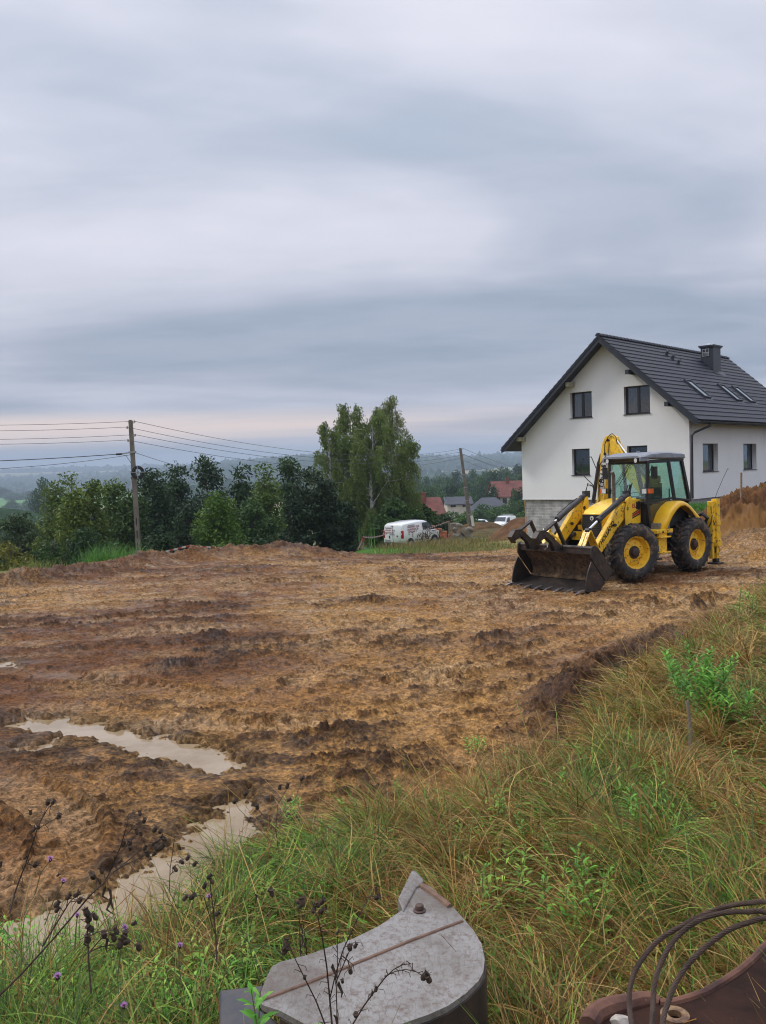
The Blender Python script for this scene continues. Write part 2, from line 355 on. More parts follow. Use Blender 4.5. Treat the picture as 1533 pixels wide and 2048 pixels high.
for off in (0, 1.9):
    track([(-14+off*.2, 20+off), (-6, 22.5+off), (2, 21.5+off), (9, 20+off), (16, 19+off)])
    track([(-9, 25.5+off*1.2), (-2, 27.5+off*1.2), (6, 27+off), (12, 25+off)])
    track([(-5.2+off*.2, 9.4-off), (-3.9+off*.2, 8.6-off*.8), (-2.9, 7.6-off*.6), (-2.55, 6.6-off*.2)], .5, .2, .06)
    track([(-6.5, 12.2+off), (-4, 11.3+off*.8), (-2.2, 10.3+off*.7), (-.2, 10.4+off*.8), (2.5, 12.2+off), (5, 15.5+off)], .5, .24, .06)
    track([(-1.2+off, 12.5), (-.6+off, 15), (.8+off, 18), (3.4+off, 21), (6.4+off, 23.5)], .5, .26, .045)
    track([(3.2+off*.8, 13), (5+off*.7, 16.5), (8+off*.5, 19.3-off*.3), (13, 21.6-off)], .45, .25, .035)
    track([(-10, 13+off), (-6, 15+off), (-1, 15.5+off), (4, 17.4+off), (7, 19)], .5, .24, .05)
for k_ in range(7):
    y0_ = 15.5+k_*2.1
    track([(-15, y0_-3.0+k_*.3), (-8, y0_+.5), (-1+k_*.4, y0_+1.3), (6, y0_+.4-(k_ % 3)*.8), (12, y0_-1.5)], .50, .26, .026)
def track_h(x, y):
    h = np.zeros(x.shape); mk = np.zeros(x.shape)
    for pts, wd, p, dep in TR:
        P = [Vector(q).to_3d() for q in pts]; fine_ = []
        for i in range(len(P)-1):     # smooth curve through the points
            p0 = P[max(i-1, 0)]; p1 = P[i]; p2 = P[i+1]; p3 = P[min(i+2, len(P)-1)]
            for k in range(6):
                t = k/6; fine_.append(.5*((2*p1)+(-p0+p2)*t+(2*p0-5*p1+4*p2-p3)*t*t+(-p0+3*p1-3*p2+p3)*t**3))
        fine_.append(P[-1]); s0 = 0; xs = [q.x for q in fine_]; ys = [q.y for q in fine_]
        bb = (x > min(xs)-wd) & (x < max(xs)+wd) & (y > min(ys)-wd) & (y < max(ys)+wd)
        if not bb.any(): continue
        X = x[bb]; Y = y[bb]; best = np.full(X.shape, 1e9); S = np.zeros(X.shape); T = np.zeros(X.shape)
        for q, r in zip(fine_[:-1], fine_[1:]):
            d = (r-q); l = d.length
            if l < 1e-6: continue
            d /= l; t = np.clip((X-q.x)*d.x+(Y-q.y)*d.y, 0, l); ex = X-q.x-d.x*t; ey = Y-q.y-d.y*t; dd = ex*ex+ey*ey; m = dd < best
            best = np.where(m, dd, best); S = np.where(m, s0+t, S); T = np.where(m, d.x*ey-d.y*ex, T); s0 += l
        a = np.abs(T)/(wd/2); ins = sstep(1.1, .9, a); ph = ((S+np.abs(T)*.55*1.0+(T > 0)*p*.5)/p) % 1
        lug = sstep(.0, .14, ph)*sstep(.62, .45, ph)
        hh = -dep*ins+ins*lug*dep*1.15*sstep(.05, .15, a+.1)+dep*.75*np.exp(-((a-1.28)/.2)**2)
        h[bb] += hh; mk[bb] = np.maximum(mk[bb], ins)
    return h, mk
def valley(x, y):
    """the land beyond the plot: falls to a wide valley, rises again to hazy ridges"""
    r = np.hypot(x, y)
    g = np.interp(r, [0, 33, 45, 60, 90, 130, 250, 500, 900, 1500, 2200, 3200, 4800, 7000, 9000],
                  [0, -.1, -1.1, -2.5, -4.0, -6.4, -15, -24, -28, -27, -10, 18, 42, 62, 60])
    an = np.arctan2(x, y)
    left = sstep(-.0, -.11, an+.02)                       # the slope falls away faster on the left
    g = g-left*np.interp(r, [33, 42, 60, 100, 250, 500, 900], [0, 3.2, 6.0, 8, 5, 2, 0])
    n = fbm(x/900, y/900, 4, 5)
    ridge = np.interp(an, [-.6, -.45, -.36, -.27, -.18, -.09, -.03, .03, .1, .2, .6], [-46, -44, -40, -26, 2, 20, 12, 6, 2, 2, 0])
    g = g+sstep(1500, 2600, r)*ridge*sstep(5200, 3500, r)*.9+sstep(500, 1600, r)*n*9+sstep(3000, 6000, r)*fbm(x/2500+4, y/2500, 3, 9)*26
    return g
HU = Vector((.7253, -.6884, 0)); HV = Vector((.6884, .7253, 0)); HP = Vector((7.67, 48.0, 0))
def house_uv(x, y): dx = x-HP.x; dy = y-HP.y; return dx*HU.x+dy*HU.y, dx*HV.x+dy*HV.y
def base_h(x, y):
    e = sdist(x, y, EDGE); f = sdist(x, y, FAR)
    r = np.hypot(x, y)
    v = valley(x, y)
    # higher yard on the right, by the side of the house
    u_, v_ = house_uv(x, y)
    yard = .95+.04*np.clip(v_, 0, 20)+0*u_
    ym = sstep(7.6, 9.8, u_+.12*np.minimum(v_, 0))*sstep(-9, -4.5, v_)*sstep(60, 30, r-30)
    v = v*(1-ym)+yard*ym
    # ground at the foot of the gable
    gm = np.exp(-(np.maximum(0, np.abs(u_-4.2)-4)/4)**2-(np.maximum(0, np.abs(v_-4)-7)/5)**2)*(1-ym)
    v = v*(1-gm*.8)+(-1.0)*gm*.8
    out = v*sstep(-.3, 2.5, f)
    # near bank
    b = np.maximum(-e, 0); bh = .34*(1-np.exp(-b/.45))+.115*b+.05*fbm(x*1.2, y*1.2, 3, 3)*sstep(0, .6, b)
    bh = np.minimum(bh, 1.40+.01*np.minimum(b, 20))
    return np.where(e < 0, bh, out), e, f
def mud_h(x, y, e, f):
    """torn, churned, wet clay"""
    wx = x+.30*fbm(x*1.4, y*1.4, 4, 40); wy = y+.30*fbm(x*1.4+9, y*1.4, 4, 41)
    rr = np.hypot(x, y)
    patch = sstep(-.25, .35, fbm(x*.35, y*.35, 3, 50)); near = sstep(16, 7, rr)
    h = .035*fbm(x*.3, y*.3, 3, 60)+.034*fbm(wx*1.2, wy*1.2, 3, 61)
    c1 = billow(wx*2.1, wy*3.0, 62); c2 = billow(wx*5.2, wy*7.0, 63); c3 = billow(wx*11, wy*15, 64); c4 = perlin(x*26, y*30, 65); c5 = perlin(x*48, y*52, 66)
    amp = .35+.75*patch
    fl1 = fbm(wx*1.7+3, wy*2.6, 4, 71); fl2 = fbm(wx*4.3, wy*6.2+5, 3, 72); fl3 = fbm(x*10, y*14, 3, 73)
    hx = fbm(x*7+2.2, y*10, 3, 74); fl4 = fbm(x*20+.02*hx, y*26, 2, 75)
    pl1 = sstep(-.02, .22, fl1); pl2 = sstep(.02, .13, fl2+.10*hx); pl3 = sstep(.0, .12, fl3); pl4 = sstep(.0, .2, fl4)
    d1, d2 = worley(wx*3.2, wy*4.2, 67); clod = sstep(.42, .12, d1)*(_hash(np.floor(wx*3.2), np.floor(wy*4.2), 5)/4294967296.0 > .5)*sstep(.0, .5, fbm(x*.8, y*.8, 2, 68)+.2)
    d1b, d2b = worley(wx*8.5, wy*9.5, 69); clodb = sstep(.45, .1, d1b)*sstep(-.1, .4, fbm(x*1.7, y*1.7, 2, 70))
    th, tm = track_h(x, y)
    q = 1-.75*tm
    det = (c1*.016+c2*.016*amp+c3*.014*amp+c4*.009+c5*.005)*q*amp+(clod*.05*patch+clodb*.028*amp)*q+(pl1*.014*(.4+patch)+pl2*.026*(.35+.8*pl1)+pl3*.021*(.5+.6*pl1)+pl4*.011)*(1-.5*tm)*(.75+.35*near)-.034
    h = h+det+th*(.95+.15*near)*(.35+.9*sstep(-.25, .3, fbm(x*.55, y*.8, 3, 78)))
    # bulldozed clods heaped along the rims
    spoil = np.exp(-((f+.9)/.95)**2)*(sstep(.5, -3.0, x)*sstep(-15, -12.5, x)*.72+.04)
    rb = .35+.42*fbm(x*.7, y*.7, 3, 80)
    h = h+spoil*np.maximum(rb, .05)*1.0+spoil*(billow(x*1.9, y*1.9, 81)*.13+billow(x*4.5, y*4.5, 82)*.08+c3*.03)
    s2 = np.exp(-((e-.5)/.55)**2)*sstep(1.0, 2.6, x)*sstep(18, 13, y); h = h+s2*(.13+.12*billow(x*2.3, y*2.3, 83)+.08*billow(x*5.5, y*5.5, 84)+.03*c3)
    # dug face and heap beside the house
    k = sstep(9.6, 12.2, x-.12*(y-27)); cut = k*sstep(25.9, 28.2, y+.35*fbm(x, y, 3, 90))
    h = h+cut*(.75+.12*billow(x*1.3, y*1.6, 91)+.05*c2)
    hp = np.exp(-(((x-13.6)/2.9)**2+((y-31.8)/2.2)**2)**1.15)
    h = h+hp*(.70+.24*billow(x*1.8, y*1.8, 92)+.09*c2+.05*c3)
    dk = np.exp(-((y-26.1)/.5)**2)*k; h = h+dk*(.22*billow(x*1.7+3, y*1.7, 93)+.16+.06*c2)
    for (cx, cy, rx, ry, hh) in ((7.0, 18.6, .5, .2, .14), (5.6, 18.3, .28, .16, .12), (6.3, 17.6, .22, .18, .16), (1.9, 15.0, .5, .28, .12), (1.75, 14.1, .4, .22, .10), (1.1, 12.6, .3, .12, .07), (-.4, 19.9, .6, .3, .10), (-3.2, 13.6, .6, .3, .10), (-5.4, 10.9, .5, .5, .12), (.0, 8.9, .25, .15, .08), (-.35, 9.8, .4, .3, .07)):
        g = np.exp(-((x-cx)/rx)**2-((y-cy)/ry)**2); h = h+g*hh*(1+.5*c2+.35*c3); det = det+g*.05
    return h, det, tm, patch, spoil, hp, cut
def full_h(x, y):
    b, e, f = base_h(x, y)
    h, det, tm, patch, spoil, hp, cut = mud_h(x, y, e, f)
    b = b-.30*sstep(27, 34, y)*sstep(-4, -1, x)*sstep(9, 6.5, x)*sstep(44, 38, y)
    fade = sstep(2.2, .5, f)
    fade = np.maximum(fade, np.clip(hp*1.6, 0, 1))
    m = np.where(e < 0, np.exp(e/.3)*sstep(0.1, .4, np.exp(e/.3)), fade); hh = b+h*m
    jobs = []
    for pl, pz in zip(PUD, PUDZ):
        near = (x > min(p[0] for p in pl)-1.4) & (x < max(p[0] for p in pl)+1.4) & (y > min(p[1] for p in pl)-1.4) & (y < max(p[1] for p in pl)+1.4)
        if not near.any(): continue
        X = x[near]; Y = y[near]; d = inpoly(X, Y, pl); t = sstep(-.16, .20, d-.02+(.05 if pl is PUD[1] else 0)+.34*fbm(X*3.2, Y*4.6, 4, 97)+.10*fbm(X*14, Y*16, 2, 98)); jobs.append((near, t, pz, d))
        H = hh[near]; H = np.where(d > -2.6, np.maximum(H*(1-.6*sstep(-1.0, -.15, d)), -.035), H); hh[near] = np.where(e[near] < 0, hh[near], H)
    for near, t, pz, d in jobs:
        H = hh[near]; hh[near] = np.where(e[near] < 0, H, H*(1-t*.93)+(pz-.05)*t)
    return hh, e, f, det, tm, patch, spoil, hp, cut
def ground_z(x, y):
    r = full_h(np.array([float(x)]), np.array([float(y)])); return float(r[0][0])
# ------------------------------------------------------------------ the ground sheets
m_mud = MC('wet_clay', rough=.6, flk=.46, bump=.008, bscale=48, spec=.14, var=.30, vscale=14, wet=True)
m_soil = MC('bank_soil', rough=.9, bump=.01, bscale=40, spec=.2, var=.35, vscale=18)
m_land = MC('valley_land', rough=.95, spec=.1, var=.12, vscale=.35)
TAN, TAN2, DRK, RED, UMB = [np.array(rgb(h)) for h in ('a27945', 'b08c5e', '352112', '774e2c', '50341c')]
def build_ground():
    DA = math.radians(33); na = 1000
    an = np.concatenate([np.linspace(-PI, -DA, 60)[:-1], np.linspace(-DA, DA, na), np.linspace(DA, PI, 60)[1:]])
    rs = list(np.linspace(.4, 3.6, 70))
    while rs[-1] < 42: r = rs[-1]; rs.append(r+min(max(.009, r*r*2.2e-4), .0034*r))
    while rs[-1] < 6800: rs.append(rs[-1]*1.018)
    rs = np.array(rs); A, Rr = np.meshgrid(an, rs); x = Rr*np.sin(A); y = Rr*np.cos(A)
    z = np.zeros(x.shape); nr = int((rs < 42).sum())
    xn, yn = x[:nr], y[:nr]; hh, e, f, det, tm, patch, spoil, hp, cut = full_h(xn.ravel(), yn.ravel())
    z[:nr] = hh.reshape(xn.shape); z[nr:] = base_h(x[nr:], y[nr:])[0]
    S = xn.shape; e, f, det, tm, patch, spoil, hp, cut = [q.reshape(S) for q in (e, f, det, tm, patch, spoil, hp, cut)]
    nrow, ncol = x.shape; V = np.stack([x, y, z], -1).reshape(-1, 3)
    # colours
    C = np.zeros((nrow, ncol, 3))
    sandy = sstep(-.35, .35, fbm(xn*.16+1.3, yn*.16, 3, 120)+.10*xn/6+.05)[..., None]
    flat = mixc(RED*.95, TAN, sandy); flat = mixc(flat, TAN2, (sstep(.0, .5, fbm(xn*.6, yn*.9, 3, 121))*.6)[..., None])
    big_ = fbm(xn*.28, yn*.28, 3, 123); k = sstep(-.032, .046, det+.018*fbm(xn*2.6, yn*4.5, 4, 122)+.020*big_+.020*fbm(xn*11, yn*16, 3, 139)+.010*perlin(xn*34, yn*40, 140))[..., None]
    dark = mixc(DRK, UMB, sstep(-.3, .4, fbm(xn*.5, yn*.5, 2, 124))[..., None])
    c = mixc(flat, dark, k*.92)
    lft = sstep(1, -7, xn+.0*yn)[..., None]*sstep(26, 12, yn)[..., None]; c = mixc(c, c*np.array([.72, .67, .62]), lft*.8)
    # pale smears of slick clay in the pressed wheel tracks and the flat middle ground
    sl = (sstep(.05, .45, fbm(xn*.9, yn*2.6, 4, 125))*sstep(15, 20, yn)*sstep(36, 30, yn)*sstep(-16, -8, xn))[..., None]*(1-k)
    c = mixc(c, np.array(rgb('a88e6c')), sl*.7)
    tt = (tm*sstep(.004, -.006, det))[..., None]; c = mixc(c, np.array(rgb('ab9273')), tt*(.22+.16*sstep(14, 20, yn)[..., None])*sstep(-.25, .3, fbm(xn*.55, yn*.8, 3, 78))[..., None])
    hs = np.clip(spoil*.9+hp*1.2, 0, 1)[..., None]; c = mixc(c, mixc(np.array(rgb('432a1b')), np.array(rgb('614028')), sstep(-.2, .3, fbm(xn*2.3, yn*2.3, 3, 126))[..., None]), hs*.85)
    cc = (cut*(1-np.clip(hp*2, 0, 1)))[..., None]; c = mixc(c, mixc(np.array(rgb('6c5039')), np.array(rgb('98744c')), sstep(-.2, .3, fbm(xn*1.3, yn*1.8, 3, 127))[..., None]), cc*.8)
    e_ = e[..., None]; f_ = f[..., None]
    soil = mixc(np.array(rgb('2c2416')), np.array(rgb('38351c')), sstep(-.3, .3, fbm(xn*2, yn*2, 3, 128))[..., None])
    s2c = np.exp(-((e-.5)/.6)**2)*sstep(1.0, 2.4, xn)*sstep(18, 13, yn); c = mixc(c, mixc(np.array(rgb('33221a')), np.array(rgb('553925')), sstep(-.2, .3, fbm(xn*3, yn*4, 3, 133))[..., None]), (s2c*.85)[..., None])
    pd = np.zeros(S)
    for pl in PUD: pd = np.maximum(pd, sstep(-.35, .1, inpoly(xn.ravel(), yn.ravel(), pl).reshape(S)))
    c = mixc(c, np.array(rgb('8f7550')), pd[..., None]*.5*(1-k*.6)); wet_ = pd*(1-pd)*4; c = c*(1-.35*wet_[..., None])
    c = np.where(e_ < -.12, soil, c)
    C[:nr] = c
    # land beyond
    def land(X, Y, Z):
        r = np.hypot(X, Y); a = np.arctan2(X, Y)
        lawn = np.array(rgb('446a28')); weed = np.array(rgb('6f7040')); dryg = np.array(rgb('8d8150'))
        g = mixc(weed, dryg, sstep(-.3, .4, fbm(X*.5, Y*.5, 3, 130))[..., None])
        lw = sstep(35, 36.5, Y+.6*fbm(X*.3, Y*.3, 2, 131))*sstep(75, 68, Y)*sstep(-8, -6, X)*sstep(3.2, 1.2, X-.03*(Y-34))
        g = mixc(g, lawn, lw[..., None])
        rear = sstep(-9, -8, (X-11)*HU.x+(Y-41)*HU.y)   # grass by the house
        g = mixc(g, np.array(rgb('5a4a33')), (rear*sstep(8, 10, X)*sstep(28, 30, Y)*sstep(70, 50, Y))[..., None])
        g = np.where((Y < 0)[..., None], np.array(rgb('55532f')), g)
    # patchwork of fields
        ix = X/260+.3*fbm(X/500, Y/500, 2, 7); iy = Y/190
        d1, d2 = worley(ix, iy, 33); pick = _hash(np.floor(ix*1.0+.5*np.sin(iy)), np.floor(iy), 3)/4294967296.0
        fc = [np.array(rgb(h)) for h in ('5a7d3e', '7d7d54', '998e6e', '6a783f', '8a8962', '50703a')]
        fl = fc[0]+0*X[..., None]
        for i, q in enumerate(fc): fl = np.where(((pick >= i/6) & (pick < (i+1)/6))[..., None], q, fl)
        fl = fl*(1+.10*fbm(X/40, Y/40, 3, 77))[..., None]
        g = mixc(g, fl, sstep(110, 180, r)[..., None])
        gf = sstep(930, 980, Y)*sstep(1600, 1500, Y)*sstep(-.27, -.30, a); g = mixc(g, np.array(rgb('5b8548')), gf[..., None])
        bf = sstep(600, 640, Y)*sstep(860, 830, Y)*sstep(-.25, -.28, a); g = mixc(g, np.array(rgb('7b7a52')), bf[..., None])
        return g
    outm = (np.clip(sstep(.2, 1.6, f), 0, 1)*(1-np.clip(hp*2.2, 0, 1)))
    C[:nr] = np.where(e_ < -.12, C[:nr], mixc(C[:nr], land(xn, yn, z[:nr]), outm[..., None]))
    C[nr:] = land(x[nr:], y[nr:], z[nr:])
    # split in three sheets that share their borders
    zone = np.full(x.shape, 2); zone[:nr] = np.where(e < 0, 0, np.where(f > 1.3, 2, 1))
    far_bank = base_h(x[nr:], y[nr:]); zone[nr:] = np.where(far_bank[1] < 0, 0, 2)
    i = np.arange(nrow-1)[:, None]*ncol+np.arange(ncol-1)[None, :]
    q = np.stack([i, i+1, i+ncol+1, i+ncol], -1).reshape(-1, 4); zq = zone[:-1, :-1].ravel()
    C = C.reshape(-1, 3)
    for zid, nm, mt in ((0, 'grassy_bank', m_soil), (1, 'mud_ground', m_mud), (2, 'valley_ground', m_land)):
        qq = q[zq == zid][:, ::-1]; used = np.zeros(len(V), bool); used[qq.ravel()] = True; mp = np.cumsum(used)-1
        me = mesh_np(nm, V[used], quads=mp[qq], col=C[used]); tag(link(nm, me, mt), kind='structure')
build_ground()
# murky water lying in the hollows
m_water = M('muddy_water', rgb('a08c70'), .025, c2=rgb('8a7454'), scale=1.6, rvar=.02, spec=.5)
_nt = m_water.node_tree
_n = _nt.nodes.new('ShaderNodeTexNoise'); _n.inputs['Scale'].default_value = 5; _b = _nt.nodes.new('ShaderNodeBump'); _b.inputs['Strength'].default_value = .08; _b.inputs['Distance'].default_value = .01
_nt.links.new(_n.outputs['Fac'], _b.inputs['Height']); _nt.links.new(_b.outputs[0], _nt.nodes['Principled BSDF'].inputs['Normal'])
for pl, pz in zip(PUD, PUDZ):
    bm = bmesh.new(); cx = sum(p[0] for p in pl)/len(pl); cyy = sum(p[1] for p in pl)/len(pl)
    xs_ = [p[0] for p in pl]; ys_ = [p[1] for p in pl]; vs = [bm.verts.new((q[0], q[1], pz)) for q in ((min(xs_)-.3, min(ys_)-.3), (max(xs_)+.3, min(ys_)-.3), (max(xs_)+.3, max(ys_)+.3), (min(xs_)-.3, max(ys_)+.3))]; fc = bm.faces.new(vs); bmesh.ops.triangulate(bm, faces=[fc])
    me = bpy.data.meshes.new('puddle_water'); bm.to_mesh(me); bm.free(); tag(link('puddle_water', me, m_water), kind='structure')
# ------------------------------------------------------------------ backhoe loader
YC, YC2 = rgb('f0c016'), rgb('dda514')
m_yel = M('yellow_paint', (.94, .58, .018), .38, c2=(.82, .48, .02), scale=2.5, coat=.25, c3=(.20, .12, .055), s3=5, lo3=.58, hi3=.70)
m_yelw = M('worn_yellow_paint', (.92, .57, .025), .45, c2=(.76, .45, .03), scale=5, coat=.1, c3=(.11, .06, .03), s3=10, lo3=.56, hi3=.63)
m_fend = M('bright_yellow_plastic', (.92, .52, .004), .35, c2=(.85, .46, .006), scale=1.5, coat=.3)
m_blk = M('black_paint', (.018, .018, .02), .45, c2=(.035, .032, .03), scale=5)
m_rub = M('tyre_rubber', (.022, .022, .024), .75, c2=(.055, .046, .038), scale=7, bump=.004, bscale=30, c3=(.19, .125, .075), s3=7, lo3=.52, hi3=.66)
m_hub = M('greasy_hub', (.035, .022, .02), .5, c2=(.06, .035, .025), scale=12)
m_stl = M('bucket_steel', (.030, .026, .025), .5, metal=.3, c2=(.065, .048, .038), scale=5, c3=(.17, .10, .06), s3=8, lo3=.6, hi3=.72)
m_dirt = M('caked_dirt', (.085, .05, .028), .95, c2=(.19, .12, .065), scale=5, bump=.02, bscale=9, c3=(.04, .024, .016), s3=9, lo3=.52, hi3=.6)
m_chr = M('chrome_rod', (.75, .76, .78), .18, metal=1)
m_wstl = M('worn_bright_steel', (.45, .43, .41), .35, metal=.8, c2=(.2, .15, .12), scale=20)
m_cyl = M('cylinder_paint', (.022, .02, .024), .4, c2=(.05, .045, .045), scale=10)
m_roofg = M('grey_cab_roof', (.25, .265, .30), .5, c2=(.18, .195, .22), scale=4, c3=(.16, .15, .14), s3=18)
m_cabf = M('cab_frame_black', (.012, .013, .016), .35, c2=(.022, .022, .024), scale=6)
m_cgl = glass('cab_glass', (.76, .91, .87), .45)
m_cgl2 = glass('cab_door_glass', (.73, .89, .85), .45)
m_dgl = glass('dark_lower_glass', (.12, .15, .14), .6)
m_lens = M('lamp_lens', (.7, .72, .74), .12, coat=.6, scale=30)
m_amb = M('amber_lens', (.75, .14, .02), .2, coat=.6)
m_hose = M('rubber_hose', (.012, .012, .013), .5)
m_redst = M('red_sticker', (.45, .02, .015), .4); m_blkst = M('black_sticker', (.012, .012, .014), .4)
m_whtst = M('white_sticker', (.75, .75, .72), .4)
m_seat = M('seat_vinyl', (.03, .033, .034), .6)
m_alu = M('grey_toolbox', (.33, .33, .33), .5, metal=.4, c2=(.2, .19, .18), scale=15)

MO = Vector((7.811, 24.457, 0)); MR = math.atan2(-.628, -.779)
bh = empty('backhoe_loader', MO, MR, 'yellow backhoe loader with a wide black toothed front bucket, parked on clay', 'backhoe loader')

def wheel(x, y, steer, flip):
    wv = empty('wheel', (x, y, .735), steer+(PI if flip else 0)); wv.parent = bh; KIDS.setdefault(bh.name, []).append(wv)
    mb = MB(); prof = [(.415, .19), (.44, .215), (.52, .235), (.60, .228), (.655, .20), (.685, .15), (.69, 0), (.685, -.15), (.655, -.20), (.60, -.228), (.52, -.235), (.44, -.215), (.415, -.19)]
    mb.lathe(prof, 64)
    n = 22
    for sgn in (1, -1):
        for i in range(n):     # chevron lugs that curve over the shoulder
            a0 = 2*PI*(i+(.5 if sgn < 0 else 0))/n
            secs = []
            for k in range(7):
                t = k/6; yy = sgn*(.012+.222*t); a = a0+(.27*t**1.25); r0 = .675 if t < .7 else .675-(t-.7)*.33; r1 = .735-(.0 if t < .72 else (t-.72)*.32); hw = .026+.012*t
                da = hw/.7
                secs.append([(r0*math.cos(a-da*1.5), yy, r0*math.sin(a-da*1.5)), (r1*math.cos(a-da*.8), yy, r1*math.sin(a-da*.8)), (r1*math.cos(a+da*.8), yy, r1*math.sin(a+da*.8)), (r0*math.cos(a+da*1.5), yy, r0*math.sin(a+da*1.5))])
            mb.loft(secs, closed=True)
    mb.build('tyre', m_rub, wv, smooth=40)
    rb = MB(); rb.lathe([(.385, .20), (.385, .175), (.345, .165), (.335, .06), (.30, .02), (.29, .05), (.265, .062), (.20, .065), (.17, .075), (.12, .075)], 48)
    rb.lathe([(.385, .20), (.40, .195), (.40, .17), (.385, .175)], 48)
    for i in range(8):
        a = 2*PI*i/8+.2; rb.cyl((.225*math.cos(a), .06, .225*math.sin(a)), (.225*math.cos(a), .085, .225*math.sin(a)), .022, 8)
    rb.v = [(x_*1.105, y_, z_*1.105) for x_, y_, z_ in rb.v]; rb.build('rim', m_yelw, wv, smooth=40)
    h = MB(); h.lathe([(.0, .17), (.08, .17), (.105, .155), (.11, .10), (.155, .095), (.165, .08), (.165, .055)], 24)
    for i in range(10):
        a = 2*PI*i/10; h.cyl((.14*math.cos(a), .09, .14*math.sin(a)), (.14*math.cos(a), .115, .14*math.sin(a)), .017, 6)
    h.build('hub', m_hub, wv, smooth=40)
    bk = MB(); bk.lathe([(.0, .0), (.33, .0), (.37, -.12), (.415, -.18)], 32); bk.build('brake_plate', m_blk, wv)
wheel(2.68, .885, -.27, False); wheel(0, .885, 0, False); wheel(2.68, -.885, -.27, True); wheel(0, -.885, 0, True)

# chassis and axles
mb = MB(); mb.box(-1.0, 3.05, -.32, .32, .62, .98); mb.cyl((2.68, -.75, .735), (2.68, .75, .735), .10, 16); mb.cyl((0, -.75, .735), (0, .75, .735), .16, 16)
mb.box(2.45, 2.9, -.28, .28, .55, .9); mb.box(-.25, .25, -.3, .3, .55, .98); mb.tube([(2.2, .55, .55), (1.2, .5, .52), (.4, .5, .6)], .05, 8); mb.box(.4, 1.6, -.62, .5, .55, .8)
mb.box(2.95, 3.25, -.30, .30, .72, 1.12)
mb.build('chassis', m_blk, bh, bevel=.01)
# bonnet
def rs(x, hw, z0, z1, sh=.10, hb=None):
    hb = hb or hw
    return [(x, -hb, z0), (x, hb, z0), (x, hw, z0+(z1-z0)*.55), (x, hw*.97, z1-sh), (x, hw*.78, z1), (x, -hw*.78, z1), (x, -hw*.97, z1-sh), (x, -hw, z0+(z1-z0)*.55)]
mb = MB(); mb.loft([rs(1.78, .50, 1.40, 2.06), rs(2.2, .48, 1.34, 2.02), rs(2.7, .42, 1.20, 1.91), rs(3.05, .36, 1.06, 1.79), rs(3.14, .33, 1.04, 1.72)])
mb.build('bonnet', m_yel, bh, bevel=.012)
mb = MB(); mb.prism([(-.24, 1.06), (-.31, 1.40), (-.29, 1.69), (.29, 1.69), (.31, 1.40), (.24, 1.06)], 3.10, 3.155, 'x')
for k in range(7): z = 1.2+k*.05; mb.box(3.155, 3.162, -.25, .25, z, z+.02)
gr = mb.build('grille', m_blkst, bh, bevel=.006)
mb = MB(); mb.lathe([(.055, 0), (.055, .01), (.042, .01), (.042, 0)], 24, 'x', Matrix.Translation((3.158, .02, 1.60)), closed=True)
mb.box(3.158, 3.168, -.012, -.002, 1.57, 1.625); mb.box(3.158, 3.168, .04, .05, 1.57, 1.625); mb.box(3.158, 3.168, -.012, .05, 1.615, 1.627)
mb.build('badge', m_whtst, gr)
# side panel with stripes and letters
mb = MB(); mb.prism([(1.78, 1.42), (1.78, 2.04), (2.38, 2.03), (2.5, 1.95), (2.58, 1.6), (2.5, 1.38), (2.2, 1.36)], .50, .53)
sp = mb.build('side_panel', m_yel, bh, bevel=.008)
SY = frame((0, .533, 0), (-1, 0, 0), (0, 0, 1), (0, 1, 0))
def sidem(x, y, z, ang=0): return Matrix.Translation((x, y, z)) @ Matrix.Rotation(ang, 4, 'Y') @ frame((0, 0, 0), (-1, 0, 0), (0, 0, 1), (0, 1, 0))
text('lettering', 'LB', .11, m_blkst, sp, sidem(2.33, .534, 1.84), bold=.002)
text('lettering', '115.B', .15, m_redst, sp, sidem(2.09, .534, 1.87), shear=.2, bold=.005)
mb = MB()
mb.prism([(2.44, 1.50), (2.42, 1.55), (1.80, 1.76), (1.80, 1.69)], .531, .536); mb.build('stripe', m_redst, sp)
mb = MB(); mb.prism([(2.50, 1.44), (2.45, 1.485), (1.80, 1.68), (1.80, 1.64)], .531, .535); mb.prism([(2.40, 1.565), (2.38, 1.60), (1.80, 1.80), (1.80, 1.77)], .531, .535); mb.build('stripe', m_blkst, sp)
mb = MB(); mb.box(1.80, 1.98, .531, .537, 1.78, 1.98); mb.build('vent', m_blkst, sp)
